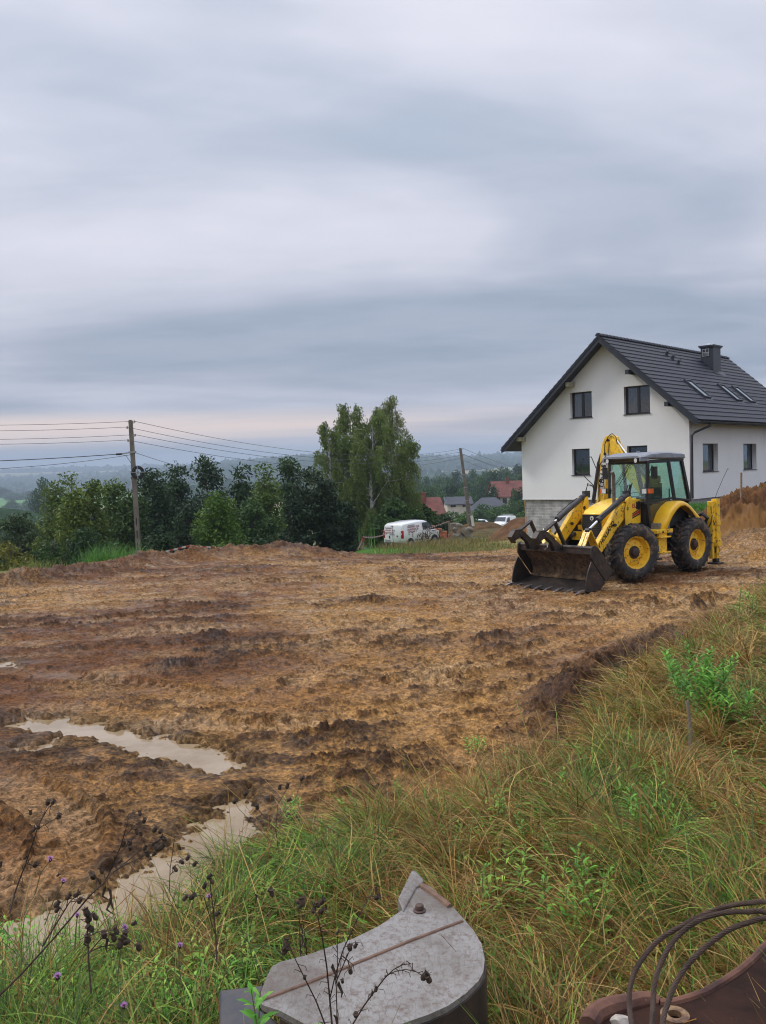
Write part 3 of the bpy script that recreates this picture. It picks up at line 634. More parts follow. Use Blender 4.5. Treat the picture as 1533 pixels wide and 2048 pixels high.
# loader towers
for s in (1, -1):
    mb = MB(); mb.prism([(2.52, 1.25), (2.53, 2.06), (2.57, 2.14), (2.68, 2.12), (2.80, 1.80), (2.78, 1.3)], s*.56, s*.60); mb.prism([(2.52, 1.25), (2.53, 2.06), (2.57, 2.14), (2.68, 2.12), (2.80, 1.80), (2.78, 1.3)], s*.76, s*.80)
    mb.box(2.54, 2.58, min(s*.60, s*.76), max(s*.60, s*.76), 1.2, 2.0); mb.box(2.45, 3.0, min(s*.30, s*.78), max(s*.30, s*.78), 1.0, 1.22)
    mb.build('loader_tower', m_yel, bh, bevel=.008)
    # loader arm: kinked plate pair
    mb = MB(); prof = [(2.62, 1.92), (2.80, 1.98), (3.02, 1.86), (4.00, .90), (4.15, .70), (4.15, .58), (4.05, .49), (3.95, .53), (3.80, .72), (2.98, 1.42), (2.62, 1.70)]
    a, b = (s*.60, s*.735) if s > 0 else (s*.735, s*.60)
    mb.prism(prof, a, b); mb.build('loader_arm', m_yelw, bh, bevel=.012)
    arm = KIDS[bh.name][-1]
    for (px_a, pz_a, pr_a) in ((4.08, .58, .05), (2.72, 1.84, .05), (3.22, 1.45, .04)): mb = MB(); mb.cyl((px_a, s*.55, pz_a), (px_a, s*.80, pz_a), pr_a, 14); mb.build('pin', m_blk, arm)
    # lift cylinder under the arm and tilt cylinder on top
    mb = MB(); mb.cyl((2.55, s*.67, 1.28), (3.15, s*.67, 1.12), .055, 14); mb.build('lift_cylinder', m_cyl, bh)
    ty = s*.66 if s > 0 else s*.62
    mb = MB(); mb.cyl((2.55, ty, 2.20), (3.74, ty, 1.60), .068, 20); mb.cyl((3.66, ty, 1.64), (3.76, ty, 1.59), .08, 20); mb.box(2.45, 2.66, ty-.05, ty+.05, 2.1, 2.28); mb.cyl((2.72, ty-.0, 2.115), (2.76, ty, 2.095), .078, 20)
    tc_ = mb.build('tilt_cylinder', m_cyl, bh)
    mb = MB(); mb.cyl((3.74, ty, 1.60), (4.15, ty, 1.375), .033, 14); mb.build('rod', m_chr, tc_)
    mb = MB(); mb.cyl((4.14, ty-.06, 1.37), (4.14, ty+.06, 1.37), .065, 14); mb.build('rod_eye', m_blk, tc_)
    # bell crank and link down to the bucket
    mb = MB()
    for o in (-.07, .045): mb.bar((4.14, ty+o, 1.37), (3.86, ty+o, .92), .025, .11, (0, 1, 0)); mb.bar((4.16, ty+o, 1.37), (4.42, ty+o, .95), .025, .10, (0, 1, 0))
    mb.bar((4.14, ty-.02*s, 1.33), (4.26, ty-.34*s, .86), .07, .04); mb.bar((4.14, ty-.02*s, 1.33), (3.95, ty-.40*s, .95), .07, .04); mb.build('tilt_link', m_yelw, bh, bevel=.006)
    # hoses on the tower
    mb = MB()
    for k in range(3): mb.tube([(2.62-.05*k, ty+.03*k*s, 2.18), (2.50-.05*k, ty+.03*k*s, 2.42+.03*k), (2.34-.02*k, ty-.05*s, 2.40), (2.30, ty-.1*s, 2.18), (2.38, ty-.12*s, 2.0)], .012, 6)
    mb.tube([(2.9, ty+.04*s, 2.10), (3.1, ty+.09*s, 1.99), (3.4, ty+.08*s, 1.84), (3.7, ty+.05*s, 1.70)], .012, 6)
    mb.build('hose', m_hose, bh)
mb = MB(); mb.cyl((3.80, -.6, .86), (3.80, .6, .86), .06, 14); mb.box(2.85, 2.98, -.58, .58, 1.28, 1.40); mb.build('cross_tube', m_yelw, bh)
la = [o for o in KIDS[bh.name] if o.name.startswith('loader_arm')][0]
d = Vector((4.05-3.02, 0, .86-1.86)).normalized()
mt = frame((3.60, .737, 1.20), (-d.x, 0, -d.z), (-d.z*-1*-1, 0, 0), (0, 1, 0))
xa = Vector((-d.x, 0, -d.z)); za = Vector((0, 1, 0)); ya = za.cross(xa)
text('lettering', 'NEW HOLLAND', .155, m_blkst, la, frame(Vector((3.63, .7365, 1.13)), xa, ya, za), bold=.005, shear=.15)
mb = MB(); mb.lathe([(.10, 0), (.10, .004), (.085, .004), (.085, 0)], 24, 'y', Matrix.Translation((3.12, .736, 1.62)), closed=True); mb.build('cast_ring', m_yel, la)

# front bucket
bk = empty('front_bucket', (0, .08, 0)); bk.parent = bh; KIDS[bh.name].append(bk)
W = 1.15
back = [(4.66, 1.02), (4.56, .98), (4.42, .80), (4.28, .58), (4.20, .40), (4.22, .24), (4.32, .14)]
mb = MB(); inn = [(x+.035, z) for x, z in back]; mb.prism(back+inn[::-1], -W, W); sh_ = mb.build('back_plate', m_stl, bk, bevel=.004)
mb = MB(); mb.cyl((4.68, -W-.02, 1.0), (4.68, W+.02, 1.0), .05, 16); mb.box(4.60, 4.72, -W, W, .86, .98); mb.build('top_bar', m_stl, bk)
nrm_ = np.random.default_rng(4)
# dirt stuck on the inside
ny, nx = 120, 26; yy, tt = np.meshgrid(np.linspace(-W+.02, W-.02, ny), np.linspace(0, 1, nx)); sx = np.interp(tt, np.linspace(0, 1, 6), [4.62, 4.50, 4.36, 4.27, 4.27, 4.36]); sz = np.interp(tt, np.linspace(0, 1, 6), [.86, .76, .58, .40, .27, .17])
dd = .030+.045*np.maximum(fbm(yy*2.2, tt*2.2, 4, 300), -.35)+.02*fbm(yy*9, tt*7, 3, 301); dd *= sstep(0, .10, tt)*sstep(1.0, .93, tt)*sstep(W, W-.12, np.abs(yy))
Vd = np.stack([sx+dd*1.1+.0, yy, sz+dd*.25], -1).reshape(-1, 3); ii = (np.arange(nx-1)[:, None]*ny+np.arange(ny-1)[None, :]); qd = np.stack([ii, ii+1, ii+ny+1, ii+ny], -1).reshape(-1, 4)
link('dirt_lining', mesh_np('dirt_lining', Vd, quads=qd), m_dirt, bk)
mb = MB(); mb.prism([(4.34, .12), (4.36, .155), (4.62, .075), (5.05, .03), (5.17, 0.0), (5.10, -.02), (4.6, 0.02)], -W, W); fl = mb.build('floor_plate', m_stl, bk, bevel=.004)
rear_half = [(4.60, 1.05), (4.70, 1.07), (4.78, 1.02), (4.80, .80), (4.70, .66), (4.28, .20), (4.20, .17), (4.10, .26), (4.04, .38), (4.12, .56), (4.34, .84)]
front_half = [(4.79, .70), (4.90, .52), (4.98, .32), (5.02, .10), (5.0, .0), (4.85, -.02), (4.5, .0), (4.28, .13), (4.30, .17), (4.72, .64)]
for s in (1, -1):
    mb = MB(); mb.prism(rear_half, s*W-.018, s*W+.018); mb.cyl((4.685, s*W-.03, .93), (4.685, s*W+.03, .93), .05, 14); mb.cyl((4.55, s*W-.025, .74), (4.55, s*W+.025, .74), .03, 12)
    mb.build('side_plate', m_stl, bk, bevel=.004)
    mb = MB(); mb.prism(front_half, s*W-.014+s*.004, s*W+.014+s*.004); mb.build('side_plate', m_stl, bk, bevel=.004)
for i in range(8):
    y = -W+.03+i*(2*W-.06)/7; mb = MB(); mb.loft([[(5.02, y-.035, .0), (5.02, y+.035, .0), (5.02, y+.035, .06), (5.02, y-.035, .06)], [(5.18, y-.035, -.01), (5.18, y+.035, -.01), (5.18, y+.035, .045), (5.18, y-.035, .045)], [(5.36, y-.022, -.02), (5.36, y+.022, -.02), (5.36, y+.022, -.005), (5.36, y-.022, -.005)]])
    mb.build('tooth', m_wstl, bk, bevel=.004)
# folded pallet forks on the top bar
for y in (.16, -.62):
    mb = MB()
    for o in (-.055, .055):
        mb.prism([(4.80, .90), (4.97, .92), (5.06, 1.12), (5.28, 1.27), (5.46, 1.20), (5.50, 1.17), (5.62, 1.30), (5.50, 1.42), (5.30, 1.43), (5.18, 1.38), (4.74, 1.04), (4.70, .94)], y+o-.012, y+o+.012)
    mb.bar((5.46, y, 1.41), (5.60, y, 1.20), .13, .03, (0, 1, 0)) if False else mb.box(5.28, 5.52, y-.07, y+.07, 1.415, 1.445)
    mb.prism([(5.49, 1.13), (5.52, 1.11), (5.66, 1.27), (5.52, 1.43), (5.49, 1.42), (5.61, 1.28)], y-.075, y+.075)
    mb.bar((5.26, y, 1.42), (4.86, y, 1.62), .10, .045); mb.bar((4.89, y, 1.63), (4.50, y, .98), .10, .05)
    mb.cyl((4.70, y-.10, .98), (4.70, y+.10, .98), .075, 14); mb.cyl((5.32, y-.08, 1.34), (5.32, y+.08, 1.34), .04, 12)
    mb.build('pallet_fork', m_stl, bk, bevel=.005)
mb = MB(); mb.tube([(4.74, -.22, .98), (4.80, -.17, 1.06), (4.86, -.10, .98), (4.9, -.18, .92)], .012, 6); mb.build('hook', m_wstl, bk)

# cab
def quadbar(mb, pts, w=.05, h=.05):
    for p, q in zip(pts[:-1], pts[1:]): mb.bar(p, q, w, h)
XF, XB, YW = 1.72, .10, .76
mb = MB()
for s in (1, -1):
    mb.bar((1.66, s*YW, 3.05), (1.70, s*YW, 1.92), .08, .08); mb.bar((1.70, s*YW, 1.94), (1.58, s*YW, 1.28), .09, .11)
    mb.bar((.80, s*YW, 3.05), (.56, s*YW, 1.98), .06, .075); mb.bar((.18, s*.72, 3.05), (-.20, s*.72, 1.90), .09, .10)
    mb.bar((1.68, s*YW, 3.02), (.15, s*YW, 3.05), .07, .07); mb.bar((1.70, s*YW, 1.92), (1.2, s*YW, 1.92), .045, .04)
    mb.bar((1.58, s*YW, 1.30), (1.05, s*YW, 1.30), .06, .06); mb.bar((1.05, s*YW, 1.30), (.93, s*YW, 1.75), .05, .05); mb.bar((.93, s*YW, 1.75), (.56, s*YW, 2.0), .05, .05); mb.bar((.56, s*YW, 2.0), (-.2, s*YW, 1.92), .05, .06)
mb.bar((1.68, -YW, 3.0), (1.68, YW, 3.0), .06, .09); mb.bar((1.72, -YW, 1.94), (1.72, YW, 1.94), .05, .07); mb.bar((.16, -.72, 3.02), (.16, .72, 3.02), .06, .07); mb.bar((-.2, -.72, 1.9), (-.2, .72, 1.9), .06, .07)
mb.box(-.2, 1.7, -.70, .70, 1.20, 1.27); mb.box(-.22, -.16, -.7, .7, 1.2, 1.9); mb.box(1.66, 1.72, -.72, .72, 1.25, 1.92)
mb.build('cab_frame', m_cabf, bh, bevel=.008)
mb = MB()
def slab(x, hw, z0, z1): return [(x, -hw, z0), (x, hw, z0), (x, hw+.02, z0+.03), (x, hw, z1-.04), (x, hw*.85, z1), (x, -hw*.85, z1), (x, -hw, z1-.04), (x, -hw-.02, z0+.03)]
mb.loft([slab(.06, .74, 3.09, 3.19), slab(.12, .80, 3.07, 3.22), slab(.9, .82, 3.08, 3.27), slab(1.5, .82, 3.09, 3.25), slab(1.80, .82, 3.10, 3.20), slab(1.98, .80, 3.11, 3.165)])
rf_ = mb.build('cab_roof', m_roofg, bh, bevel=.01)
mb = MB(); mb.prism([(1.66, 3.01), (1.92, 3.02), (1.975, 3.10), (1.66, 3.10)], -.70, .70); mb.build('light_housing', m_cabf, rf_, bevel=.01)
for y in (.52, -.40, ):
    pass
for y in (.60, -.60):
    lt = MB(); lt.cyl((1.90, y, 3.055), (1.985, y, 3.05), .07, 20); wl = lt.build('work_light', m_cabf, rf_)
    lt = MB(); lt.cyl((1.985, y, 3.05), (1.995, y, 3.05), .06, 20); lt.build('lens', m_lens, wl)
for y in (.78, -.78): mb = MB(); mb.box(1.66, 1.99, y-.04, y+.04, 3.02, 3.12); mb.build('visor_end', m_roofg, rf_, bevel=.01)
mb = MB(); mb.cyl((1.15, .0, 3.26), (1.15, 0, 3.31), .05, 14); mb.build('roof_button', m_roofg, rf_)
def pane(name, pts, mat, parent, t=.006):
    P = [Vector(p) for p in pts]; n = (P[1]-P[0]).cross(P[2]-P[0]).normalized()*t
    mb = MB(); k = len(P); mb.add(P+[p+n for p in P], [tuple(range(k))[::-1], tuple(range(k, 2*k))]+[(i, (i+1) % k, k+(i+1) % k, k+i) for i in range(k)]); return mb.build(name, mat, parent, smooth=0)
pane('windscreen', [(1.72, -.73, 1.96), (1.72, .73, 1.96), (1.675, .73, 2.98), (1.675, -.73, 2.98)], m_cgl, bh)
pane('rear_window', [(-.18, .70, 1.94), (-.18, -.70, 1.94), (.16, -.68, 3.0), (.16, .68, 3.0)], m_cgl, bh)
for s in (1, -1):
    door = MB(); door.bar((1.62, s*(YW+.012), 2.98), (1.66, s*(YW+.012), 1.95), .03, .035); door.bar((1.66, s*(YW+.012), 1.95), (1.56, s*(YW+.012), 1.34), .03, .035); door.bar((.86, s*(YW+.012), 2.99), (.63, s*(YW+.012), 2.02), .03, .035); door.bar((1.62, s*(YW+.012), 2.98), (.86, s*(YW+.012), 2.99), .03, .03); door.bar((1.66, s*(YW+.012), 1.97), (.66, s*(YW+.012), 2.02), .03, .05)
    dr = door.build('door', m_cabf, bh)
    pane('door_glass', [(1.64, s*YW, 1.99), (.65, s*YW, 2.03), (.86, s*YW, 2.98), (1.61, s*YW, 2.98)], m_cgl2, dr)
    pane('door_glass', [(1.58, s*YW, 1.34), (1.05, s*YW, 1.34), (.93, s*YW, 1.76), (.62, s*YW, 1.98), (1.66, s*YW, 1.93)], m_dgl, dr)
    hb = MB(); hb.bar((1.45, s*(YW+.05), 2.08), (1.25, s*(YW+.05), 2.08), .03, .03); hb.build('handle', m_blk, dr)
    pane('side_window', [(.52, s*YW, 2.03), (-.14, s*.73, 1.97), (.20, s*.73, 3.0), (.76, s*YW, 3.0)], m_cgl, bh)
    # fender over the rear wheel
    arc = [(1.52, 1.14), (1.53, 1.28), (1.46, 1.46), (1.33, 1.66), (1.15, 1.82), (.93, 1.93), (.68, 1.95), (.42, 1.88), (.15, 1.76), (-.12, 1.62), (-.36, 1.46)]
    secs = []
    for i, (x, z) in enumerate(arc):
        k = i/(len(arc)-1); nx_, nz_ = (Vector((arc[min(i+1, 10)][0]-arc[max(i-1, 0)][0], 0, arc[min(i+1, 10)][1]-arc[max(i-1, 0)][1])).normalized().cross(Vector((0, 1, 0)))).xz
        if nz_ < 0 and i > 4: nx_, nz_ = -nx_, -nz_
        yo = .98+.16*math.sin(PI*min(1, k*1.0+.08)); yi = .70
        dx, dz = (-.05*0, -.05)
        inset = Vector((.62, .95)); v2 = (Vector((0.1, .8))-Vector((x, z))).normalized()
        secs.append([(x, s*yi, z), (x, s*(yo-.10), z+.0), (x+v2.x*.02, s*(yo-.02), z+v2.y*.02), (x+v2.x*.09, s*yo, z+v2.y*.09), (x+v2.x*.14, s*(yo-.01), z+v2.y*.14), (x+v2.x*.12, s*(yo-.04), z+v2.y*.12), (x+v2.x*.05, s*(yo-.12), z+v2.y*.05), (x+v2.x*.04, s*yi, z+v2.y*.04)])
    mb = MB(); mb.loft(secs); mb.build('fender', m_fend, bh, smooth=60)
    # mirror, lamp, steps
    mb = MB(); mb.tube([(1.68, s*.80, 2.62), (1.72, s*.92, 2.78), (1.70, s*.98, 2.92), (1.66, s*.98, 2.86)], .012, 6); mb.box(1.60, 1.65, s*.98-.10, s*.98+.10, 2.56, 2.88); mr_ = mb.build('mirror', m_cabf, bh, bevel=.012)
    mb = MB(); mb.box(1.594, 1.598, s*.98-.085, s*.98+.085, 2.59, 2.85); mb.build('mirror_glass', m_chr, mr_)
    mb = MB(); mb.tube([(1.72, s*.72, 2.18), (1.82, s*.84, 2.22)], .016, 6); mb.box(1.80, 1.90, s*.86-.10, s*.86+.10, 2.17, 2.32); hl = mb.build('headlight', m_cabf, bh, bevel=.01)
    mb = MB(); mb.box(1.90, 1.912, s*.86-.085, s*.86+.085, 2.185, 2.305); mb.build('lens', m_lens, hl)
    mb = MB(); mb.box(1.74, 1.88, s*.965, s*1.06, 2.19, 2.31) if s > 0 else mb.box(1.74, 1.88, -1.06, -.965, 2.19, 2.31); mb.build('indicator', m_amb, hl)
    a, b = sorted((s*.72, s*1.06))
    mb = MB(); mb.box(1.12, 1.84, a, b, 1.14, 1.24); mb.box(1.34, 1.70, *sorted((s*.96, s*1.02)), .62, 1.14); mb.box(1.26, 1.74, *sorted((s*.80, s*1.10)), 1.02, 1.06); mb.box(1.26, 1.74, *sorted((s*.80, s*1.10)), .62, .66); mb.build('step', m_yelw, bh, bevel=.01)
    st = KIDS[bh.name][-1]; mb = MB(); mb.prism([(1.52, 1.15), (1.64, 1.15), (1.58, 1.22)], *sorted((s*1.06, s*1.064))); mb.build('warning_sticker', m_blkst, st)
    mb = MB(); mb.box(1.10, 1.60, *sorted((s*.60, s*.95)), 1.24, 1.40)
    for k in range(4): mb.box(1.11, 1.59, *sorted((s*.95, s*.956)), 1.26+k*.035, 1.275+k*.035)
    mb.build('toolbox', m_alu, bh, bevel=.006)
# exhaust, wipers, interior
mb = MB(); mb.tube([(2.60, .30, 1.9), (2.60, .30, 2.68), (2.66, .30, 2.78)], .045, 14); mb.build('exhaust', M('exhaust_steel', (.16, .13, .11), .5, metal=.6, c2=(.22, .2, .19), scale=15), bh)
mb = MB(); mb.tube([(1.745, .10, 2.98), (1.76, -.28, 2.55), (1.76, -.62, 2.25)], .012, 6); mb.tube([(1.745, .16, 2.98), (1.765, -.10, 2.62), (1.765, -.30, 2.4)], .01, 6); mb.tube([(1.745, .05, 2.98), (1.77, -.66, 2.22)], .008, 5); mb.build('wiper', m_blk, bh)
mb = MB(); mb.box(.45, .95, -.26, .26, 1.60, 1.74); mb.box(.36, .48, -.26, .26, 1.66, 2.42); mb.box(.55, .85, -.2, .2, 1.27, 1.6); mb.box(.5, .85, .30, .38, 1.80, 1.86); mb.box(.5, .85, -.38, -.30, 1.80, 1.86); mb.box(.30, .42, -.18, .18, 2.42, 2.62); mb.build('seat', m_seat, bh, bevel=.03)
mb = MB(); mb.lathe([(.20, 0), (.212, .012), (.224, 0), (.212, -.012)], 28, 'z', frame((1.36, -.02, 2.08), (0, 1, 0), (-.85, 0, .5), (.5, 0, .85)), closed=True); mb.bar((1.36, -.22, 2.08), (1.36, .18, 2.08), .03, .02); mb.bar((1.38, -.02, 2.06), (1.58, -.02, 1.70), .06, .06); mb.build('steering_wheel', m_blk, bh)
mb = MB(); mb.box(1.48, 1.66, -.42, .38, 1.60, 1.98); mb.box(1.52, 1.68, -.16, .16, 1.98, 2.06); mb.build('dashboard', m_seat, bh, bevel=.02)
mb = MB(); mb.box(-.10, .30, -.65, -.42, 1.27, 2.02); mb.box(-.11, .02, -.5, .55, 1.26, 1.5); mb.box(.0, 1.1, .50, .70, 1.27, 1.80); mb.tube([(-.05, .2, 1.4), (-.02, .22, 2.25)], .02, 6); mb.build('side_console', m_seat, bh, bevel=.02)

# rear frame, stabilisers
mb = MB(); mb.box(-1.22, -1.0, -1.02, 1.02, 1.15, 1.30); mb.box(-1.22, -1.0, -1.02, 1.02, .42, .58); mb.box(-1.1, -.95, -.5, .5, .42, 1.30); mb.build('rear_frame', m_blk, bh, bevel=.01)
for s in (1, -1):
    mb = MB(); mb.box(-1.17, -1.01, *sorted((s*.90, s*1.07)), .62, 1.92); mb.box(-1.01, -.86, *sorted((s*.86, s*1.02)), .70, 1.86); mb.box(-1.19, -1.0, *sorted((s*.885, s*1.085)), 1.18, 1.30); mb.box(-1.20, -.98, *sorted((s*.87, s*1.10)), .60, .78); mb.prism([(-1.26, .98), (-1.17, 1.04), (-1.17, .76), (-1.26, .82)], *sorted((s*.93, s*1.04)))
    stb = mb.build('stabiliser', m_yelw, bh, bevel=.01)
    mb = MB(); mb.box(-1.145, -1.04, *sorted((s*.925, s*1.045)), .22, .62); mb.box(-.98, -.88, *sorted((s*.88, s*1.0)), .26, .70); mb.build('inner_leg', m_yelw, stb, bevel=.006)
    mb = MB(); mb.box(-1.22, -.92, *sorted((s*.82, s*1.14)), .10, .15); mb.box(-1.15, -1.0, *sorted((s*.92, s*1.05)), .15, .26); mb.box(-1.172, -1.165, *sorted((s*.955, s*1.03)), 0.84, 1.10); mb.box(-1.166, -1.10, *sorted((s*.965, s*1.02)), .2, 1.10); mb.build('foot', m_stl, stb, bevel=.006)
    mb = MB(); mb.tube([(-.95, s*.94, 1.86), (-.86, s*.98, 1.70), (-.88, s*1.0, 1.40), (-.93, s*1.05, 1.22), (-.88, s*.9, 1.12), (-.8, s*.7, 1.1)], .014, 6); mb.tube([(-.92, s*1.0, 1.60), (-.80, s*1.02, 1.30), (-.84, s*.9, 1.10)], .014, 6); mb.build('hose', m_hose, stb)
mb = MB(); mb.tube([(-1.06, .98, 1.92), (-1.16, 1.02, 2.15), (-1.40, 1.05, 2.50), (-1.55, 1.1, 2.75), (-1.60, 1.1, 2.73)], .007, 5); mb.build('wire', m_hose, bh)
mb = MB(); mb.tube([(-.78, .6, 1.45), (-.70, .82, 1.52), (-.72, .95, 1.40), (-.74, .86, 1.28)], .05, 8); mb.build('hose_bundle', m_hose, bh)
# digging arm slewed out to the far side behind the machine
BX = -1.45
mb = MB(); mb.box(-1.42, -1.22, -.95, -.35, .45, 1.35); mb.box(BX-.12, BX+.16, -.85, -.50, .5, 1.45); mb.build('king_post', m_yelw, bh, bevel=.015)
boom = [(-.65, 1.25), (-.85, 1.62), (-1.40, 2.42), (-2.05, 3.06), (-2.45, 3.62), (-2.58, 3.74), (-2.74, 3.66), (-2.66, 3.40), (-2.25, 2.72), (-1.62, 2.02), (-1.08, 1.32), (-.85, 1.12)]
mb = MB(); mb.prism(boom, BX-.13, BX-.02, 'x'); mb.prism(boom, BX+.06, BX+.16, 'x'); mb.box(BX-.02, BX+.06, -2.2, -2.0, 2.72, 3.0)
bo = mb.build('boom', m_yelw, bh, bevel=.012)
dip = [(-2.45, 3.62), (-2.52, 3.80), (-2.68, 3.89), (-2.88, 3.85), (-3.00, 3.66), (-3.08, 3.30), (-3.22, 2.30), (-3.34, 1.10), (-3.18, 1.06), (-3.00, 1.72), (-2.86, 2.50), (-2.70, 3.05), (-2.52, 3.30)]
mb = MB(); mb.prism(dip, BX-.11, BX+.11, 'x'); dp = mb.build('dipper', m_yelw, bh, bevel=.015)
for yy_, z_ in ((-2.78, 3.72), (-2.62, 3.42), (-2.9, 3.3), (-2.95, 2.9)): mb = MB(); mb.cyl((BX-.14, yy_, z_), (BX+.14, yy_, z_), .045, 12); mb.build('pin', m_blk, dp)
mb = MB(); mb.bar((BX+.112, -3.10, 2.10), (BX+.112, -2.86, 3.32), .22, .004, (1, 0, 0)); mb.build('decal', m_whtst, dp)
zd = Vector((1, 0, 0)); xd = (Vector((0, -2.86, 3.32))-Vector((0, -3.10, 2.10))).normalized(); yd = zd.cross(xd)
text('lettering', 'LB 115.B', .26, m_blkst, dp, frame(Vector((BX+.118, -2.98, 2.70)), xd, yd, zd), bold=.004, shear=.1)
mb = MB(); mb.cyl((BX+.0, -3.22, 3.05), (BX, -3.48, 1.75), .062, 14); mb.cyl((BX, -3.12, 3.30), (BX, -3.22, 3.05), .05, 12); bc = mb.build('bucket_cylinder', m_cyl, bh)
mb = MB(); mb.cyl((BX, -3.48, 1.75), (BX, -3.54, 1.35), .033, 12); mb.build('rod', m_chr, bc)
mb = MB(); mb.cyl((BX+.03, -1.15, 2.28), (BX+.03, -2.02, 3.10), .06, 14); dc = mb.build('dipper_cylinder', m_cyl, bh)
mb = MB(); mb.cyl((BX+.03, -2.02, 3.10), (BX+.03, -2.52, 3.70), .036, 14); mb.build('rod', m_chr, dc)
mb = MB(); prof2 = [(-3.45, 1.15), (-3.15, 1.1), (-2.85, .75), (-2.75, .35), (-2.95, .10), (-3.05, .10), (-2.88, .38), (-3.0, .72), (-3.25, .95), (-3.5, .95)]
mb.prism(prof2, BX-.30, BX+.30, 'x'); mb.prism([(-3.5, .95), (-3.45, 1.15), (-3.15, 1.1), (-2.85, .75), (-2.75, .35), (-2.95, .10), (-3.40, .45)], BX-.31, BX-.29, 'x'); mb.build('digging_bucket', m_stl, bh, bevel=.01)
mb = MB()
hx = BX+.14
mb.tube([(hx, -2.72, 3.86), (hx, -2.60, 3.92), (hx, -2.46, 3.80), (hx, -2.42, 3.60), (hx-.05, -2.45, 3.40)], .014, 6)
mb.tube([(hx, -2.74, 3.84), (hx+.03, -2.86, 3.60), (hx+.03, -2.88, 3.3), (hx+.02, -2.80, 3.05)], .014, 6)
mb.tube([(hx+.02, -2.45, 3.05), (hx+.06, -2.62, 3.22), (hx+.06, -2.85, 3.18), (hx+.05, -3.05, 2.95), (hx+.02, -3.12, 2.5), (hx, -3.15, 2.0), (hx, -3.12, 1.6)], .017, 6)
mb.tube([(BX+.05, -3.30, 2.85), (BX+.05, -3.48, 3.22), (BX+.05, -3.78, 3.20), (BX+.05, -3.90, 2.90), (BX+.05, -3.78, 2.60), (BX+.05, -3.50, 2.38), (BX+.03, -3.36, 2.25)], .015, 6)
mb.tube([(hx, -2.86, 2.62), (hx+.04, -3.0, 2.55), (hx+.04, -3.08, 2.30), (hx+.02, -3.12, 2.0)], .012, 6)
mb.tube([(hx, -2.70, 3.72), (hx+.04, -2.70, 3.5), (hx, -2.74, 3.2)], .012, 6)
mb.build('hose', m_hose, bh)
# the cab narrows toward the windscreen
def cab_taper(o):
    for v in o.data.vertices:
        t = min(1, max(0, (v.co.x-.5)/1.4)); v.co.y = v.co.y*(1-.26*t)+.10*t
    for c in KIDS.get(o.name, []): cab_taper(c)
for o in KIDS[bh.name]:
    if o.type == 'MESH' and o.name.split('.')[0] in ('cab_frame', 'cab_roof', 'windscreen', 'rear_window', 'door', 'side_window', 'wiper', 'headlight', 'mirror'): cab_taper(o)

# ------------------------------------------------------------------ the white house
m_wall = M('white_render', (.83, .83, .82), .85, c2=(.80, .80, .79), scale=.8, bump=.002, bscale=160, spec=.2)
m_rev = M('window_reveal', (.78, .78, .77), .85)
m_ant = M('anthracite_trim', (.022, .025, .035), .45, c2=(.03, .033, .045), scale=3)
m_tile = M('anthracite_roof_tiles', (.024, .026, .036), .5, c2=(.036, .040, .054), scale=.9, c3=(.017, .018, .025), s3=6, spec=.3, rvar=.08)
m_sof = M('dark_soffit', (.028, .028, .032), .6)
m_pvc = M('graphite_window_frame', (.018, .020, .026), .35)
m_wgl = glass('window_glass', (.60, .64, .70), .35)
m_room = M('dark_room', (.03, .034, .045), .9); m_cur = M('net_curtain', (.55, .55, .54), .9, c2=(.30, .30, .31), scale=14, stretch=(1, 1, .08))
m_wood = M('raw_wood', (.42, .40, .26), .8, c2=(.30, .28, .2), scale=12)
m_memb = M('black_membrane', (.02, .022, .025), .5)
m_sill = M('dark_sill', (.03, .032, .04), .35)
# grey concrete blockwork: brick pattern with pale worn mortar
m_blk2 = bpy.data.materials.new('grey_blockwork'); m_blk2.use_nodes = True; _t = m_blk2.node_tree; _b = _t.nodes['Principled BSDF']
_c = node(_t, 'ShaderNodeTexCoord'); _mp = node(_t, 'ShaderNodeMapping'); _mp.inputs['Rotation'].default_value = (PI/2, 0, 0); _t.links.new(_c.outputs['Object'], _mp.inputs[0])
_br = node(_t, 'ShaderNodeTexBrick'); _br.inputs['Scale'].default_value = 1; _br.inputs['Brick Width'].default_value = .46; _br.inputs['Row Height'].default_value = .145; _br.inputs['Mortar Size'].default_value = .012; _br.inputs['Mortar Smooth'].default_value = .3
_br.inputs['Color1'].default_value = (.40, .395, .385, 1); _br.inputs['Color2'].default_value = (.28, .28, .28, 1); _br.inputs['Mortar'].default_value = (.52, .49, .45, 1); _t.links.new(_mp.outputs[0], _br.inputs['Vector'])
_nz = node(_t, 'ShaderNodeTexNoise'); _nz.inputs['Scale'].default_value = 2.2; _nz.inputs['Detail'].default_value = 8; _t.links.new(_c.outputs['Object'], _nz.inputs['Vector'])
_mr = node(_t, 'ShaderNodeMapRange'); _mr.inputs[1].default_value = .35; _mr.inputs[2].default_value = .7; _mr.inputs[3].default_value = .72; _mr.inputs[4].default_value = 1.35; _t.links.new(_nz.outputs['Fac'], _mr.inputs[0])
_vm = node(_t, 'ShaderNodeVectorMath', operation='SCALE'); _t.links.new(_br.outputs['Color'], _vm.inputs[0]); _t.links.new(_mr.outputs[0], _vm.inputs['Scale']); _t.links.new(_vm.outputs[0], _b.inputs['Base Color']); _b.inputs['Roughness'].default_value = .9
_bp = node(_t, 'ShaderNodeBump'); _bp.inputs['Distance'].default_value = .01; _bp.inputs['Strength'].default_value = .7; _t.links.new(_br.outputs['Fac'], _bp.inputs['Height']); _bp.invert = True; _t.links.new(_bp.outputs[0], _b.inputs['Normal'])

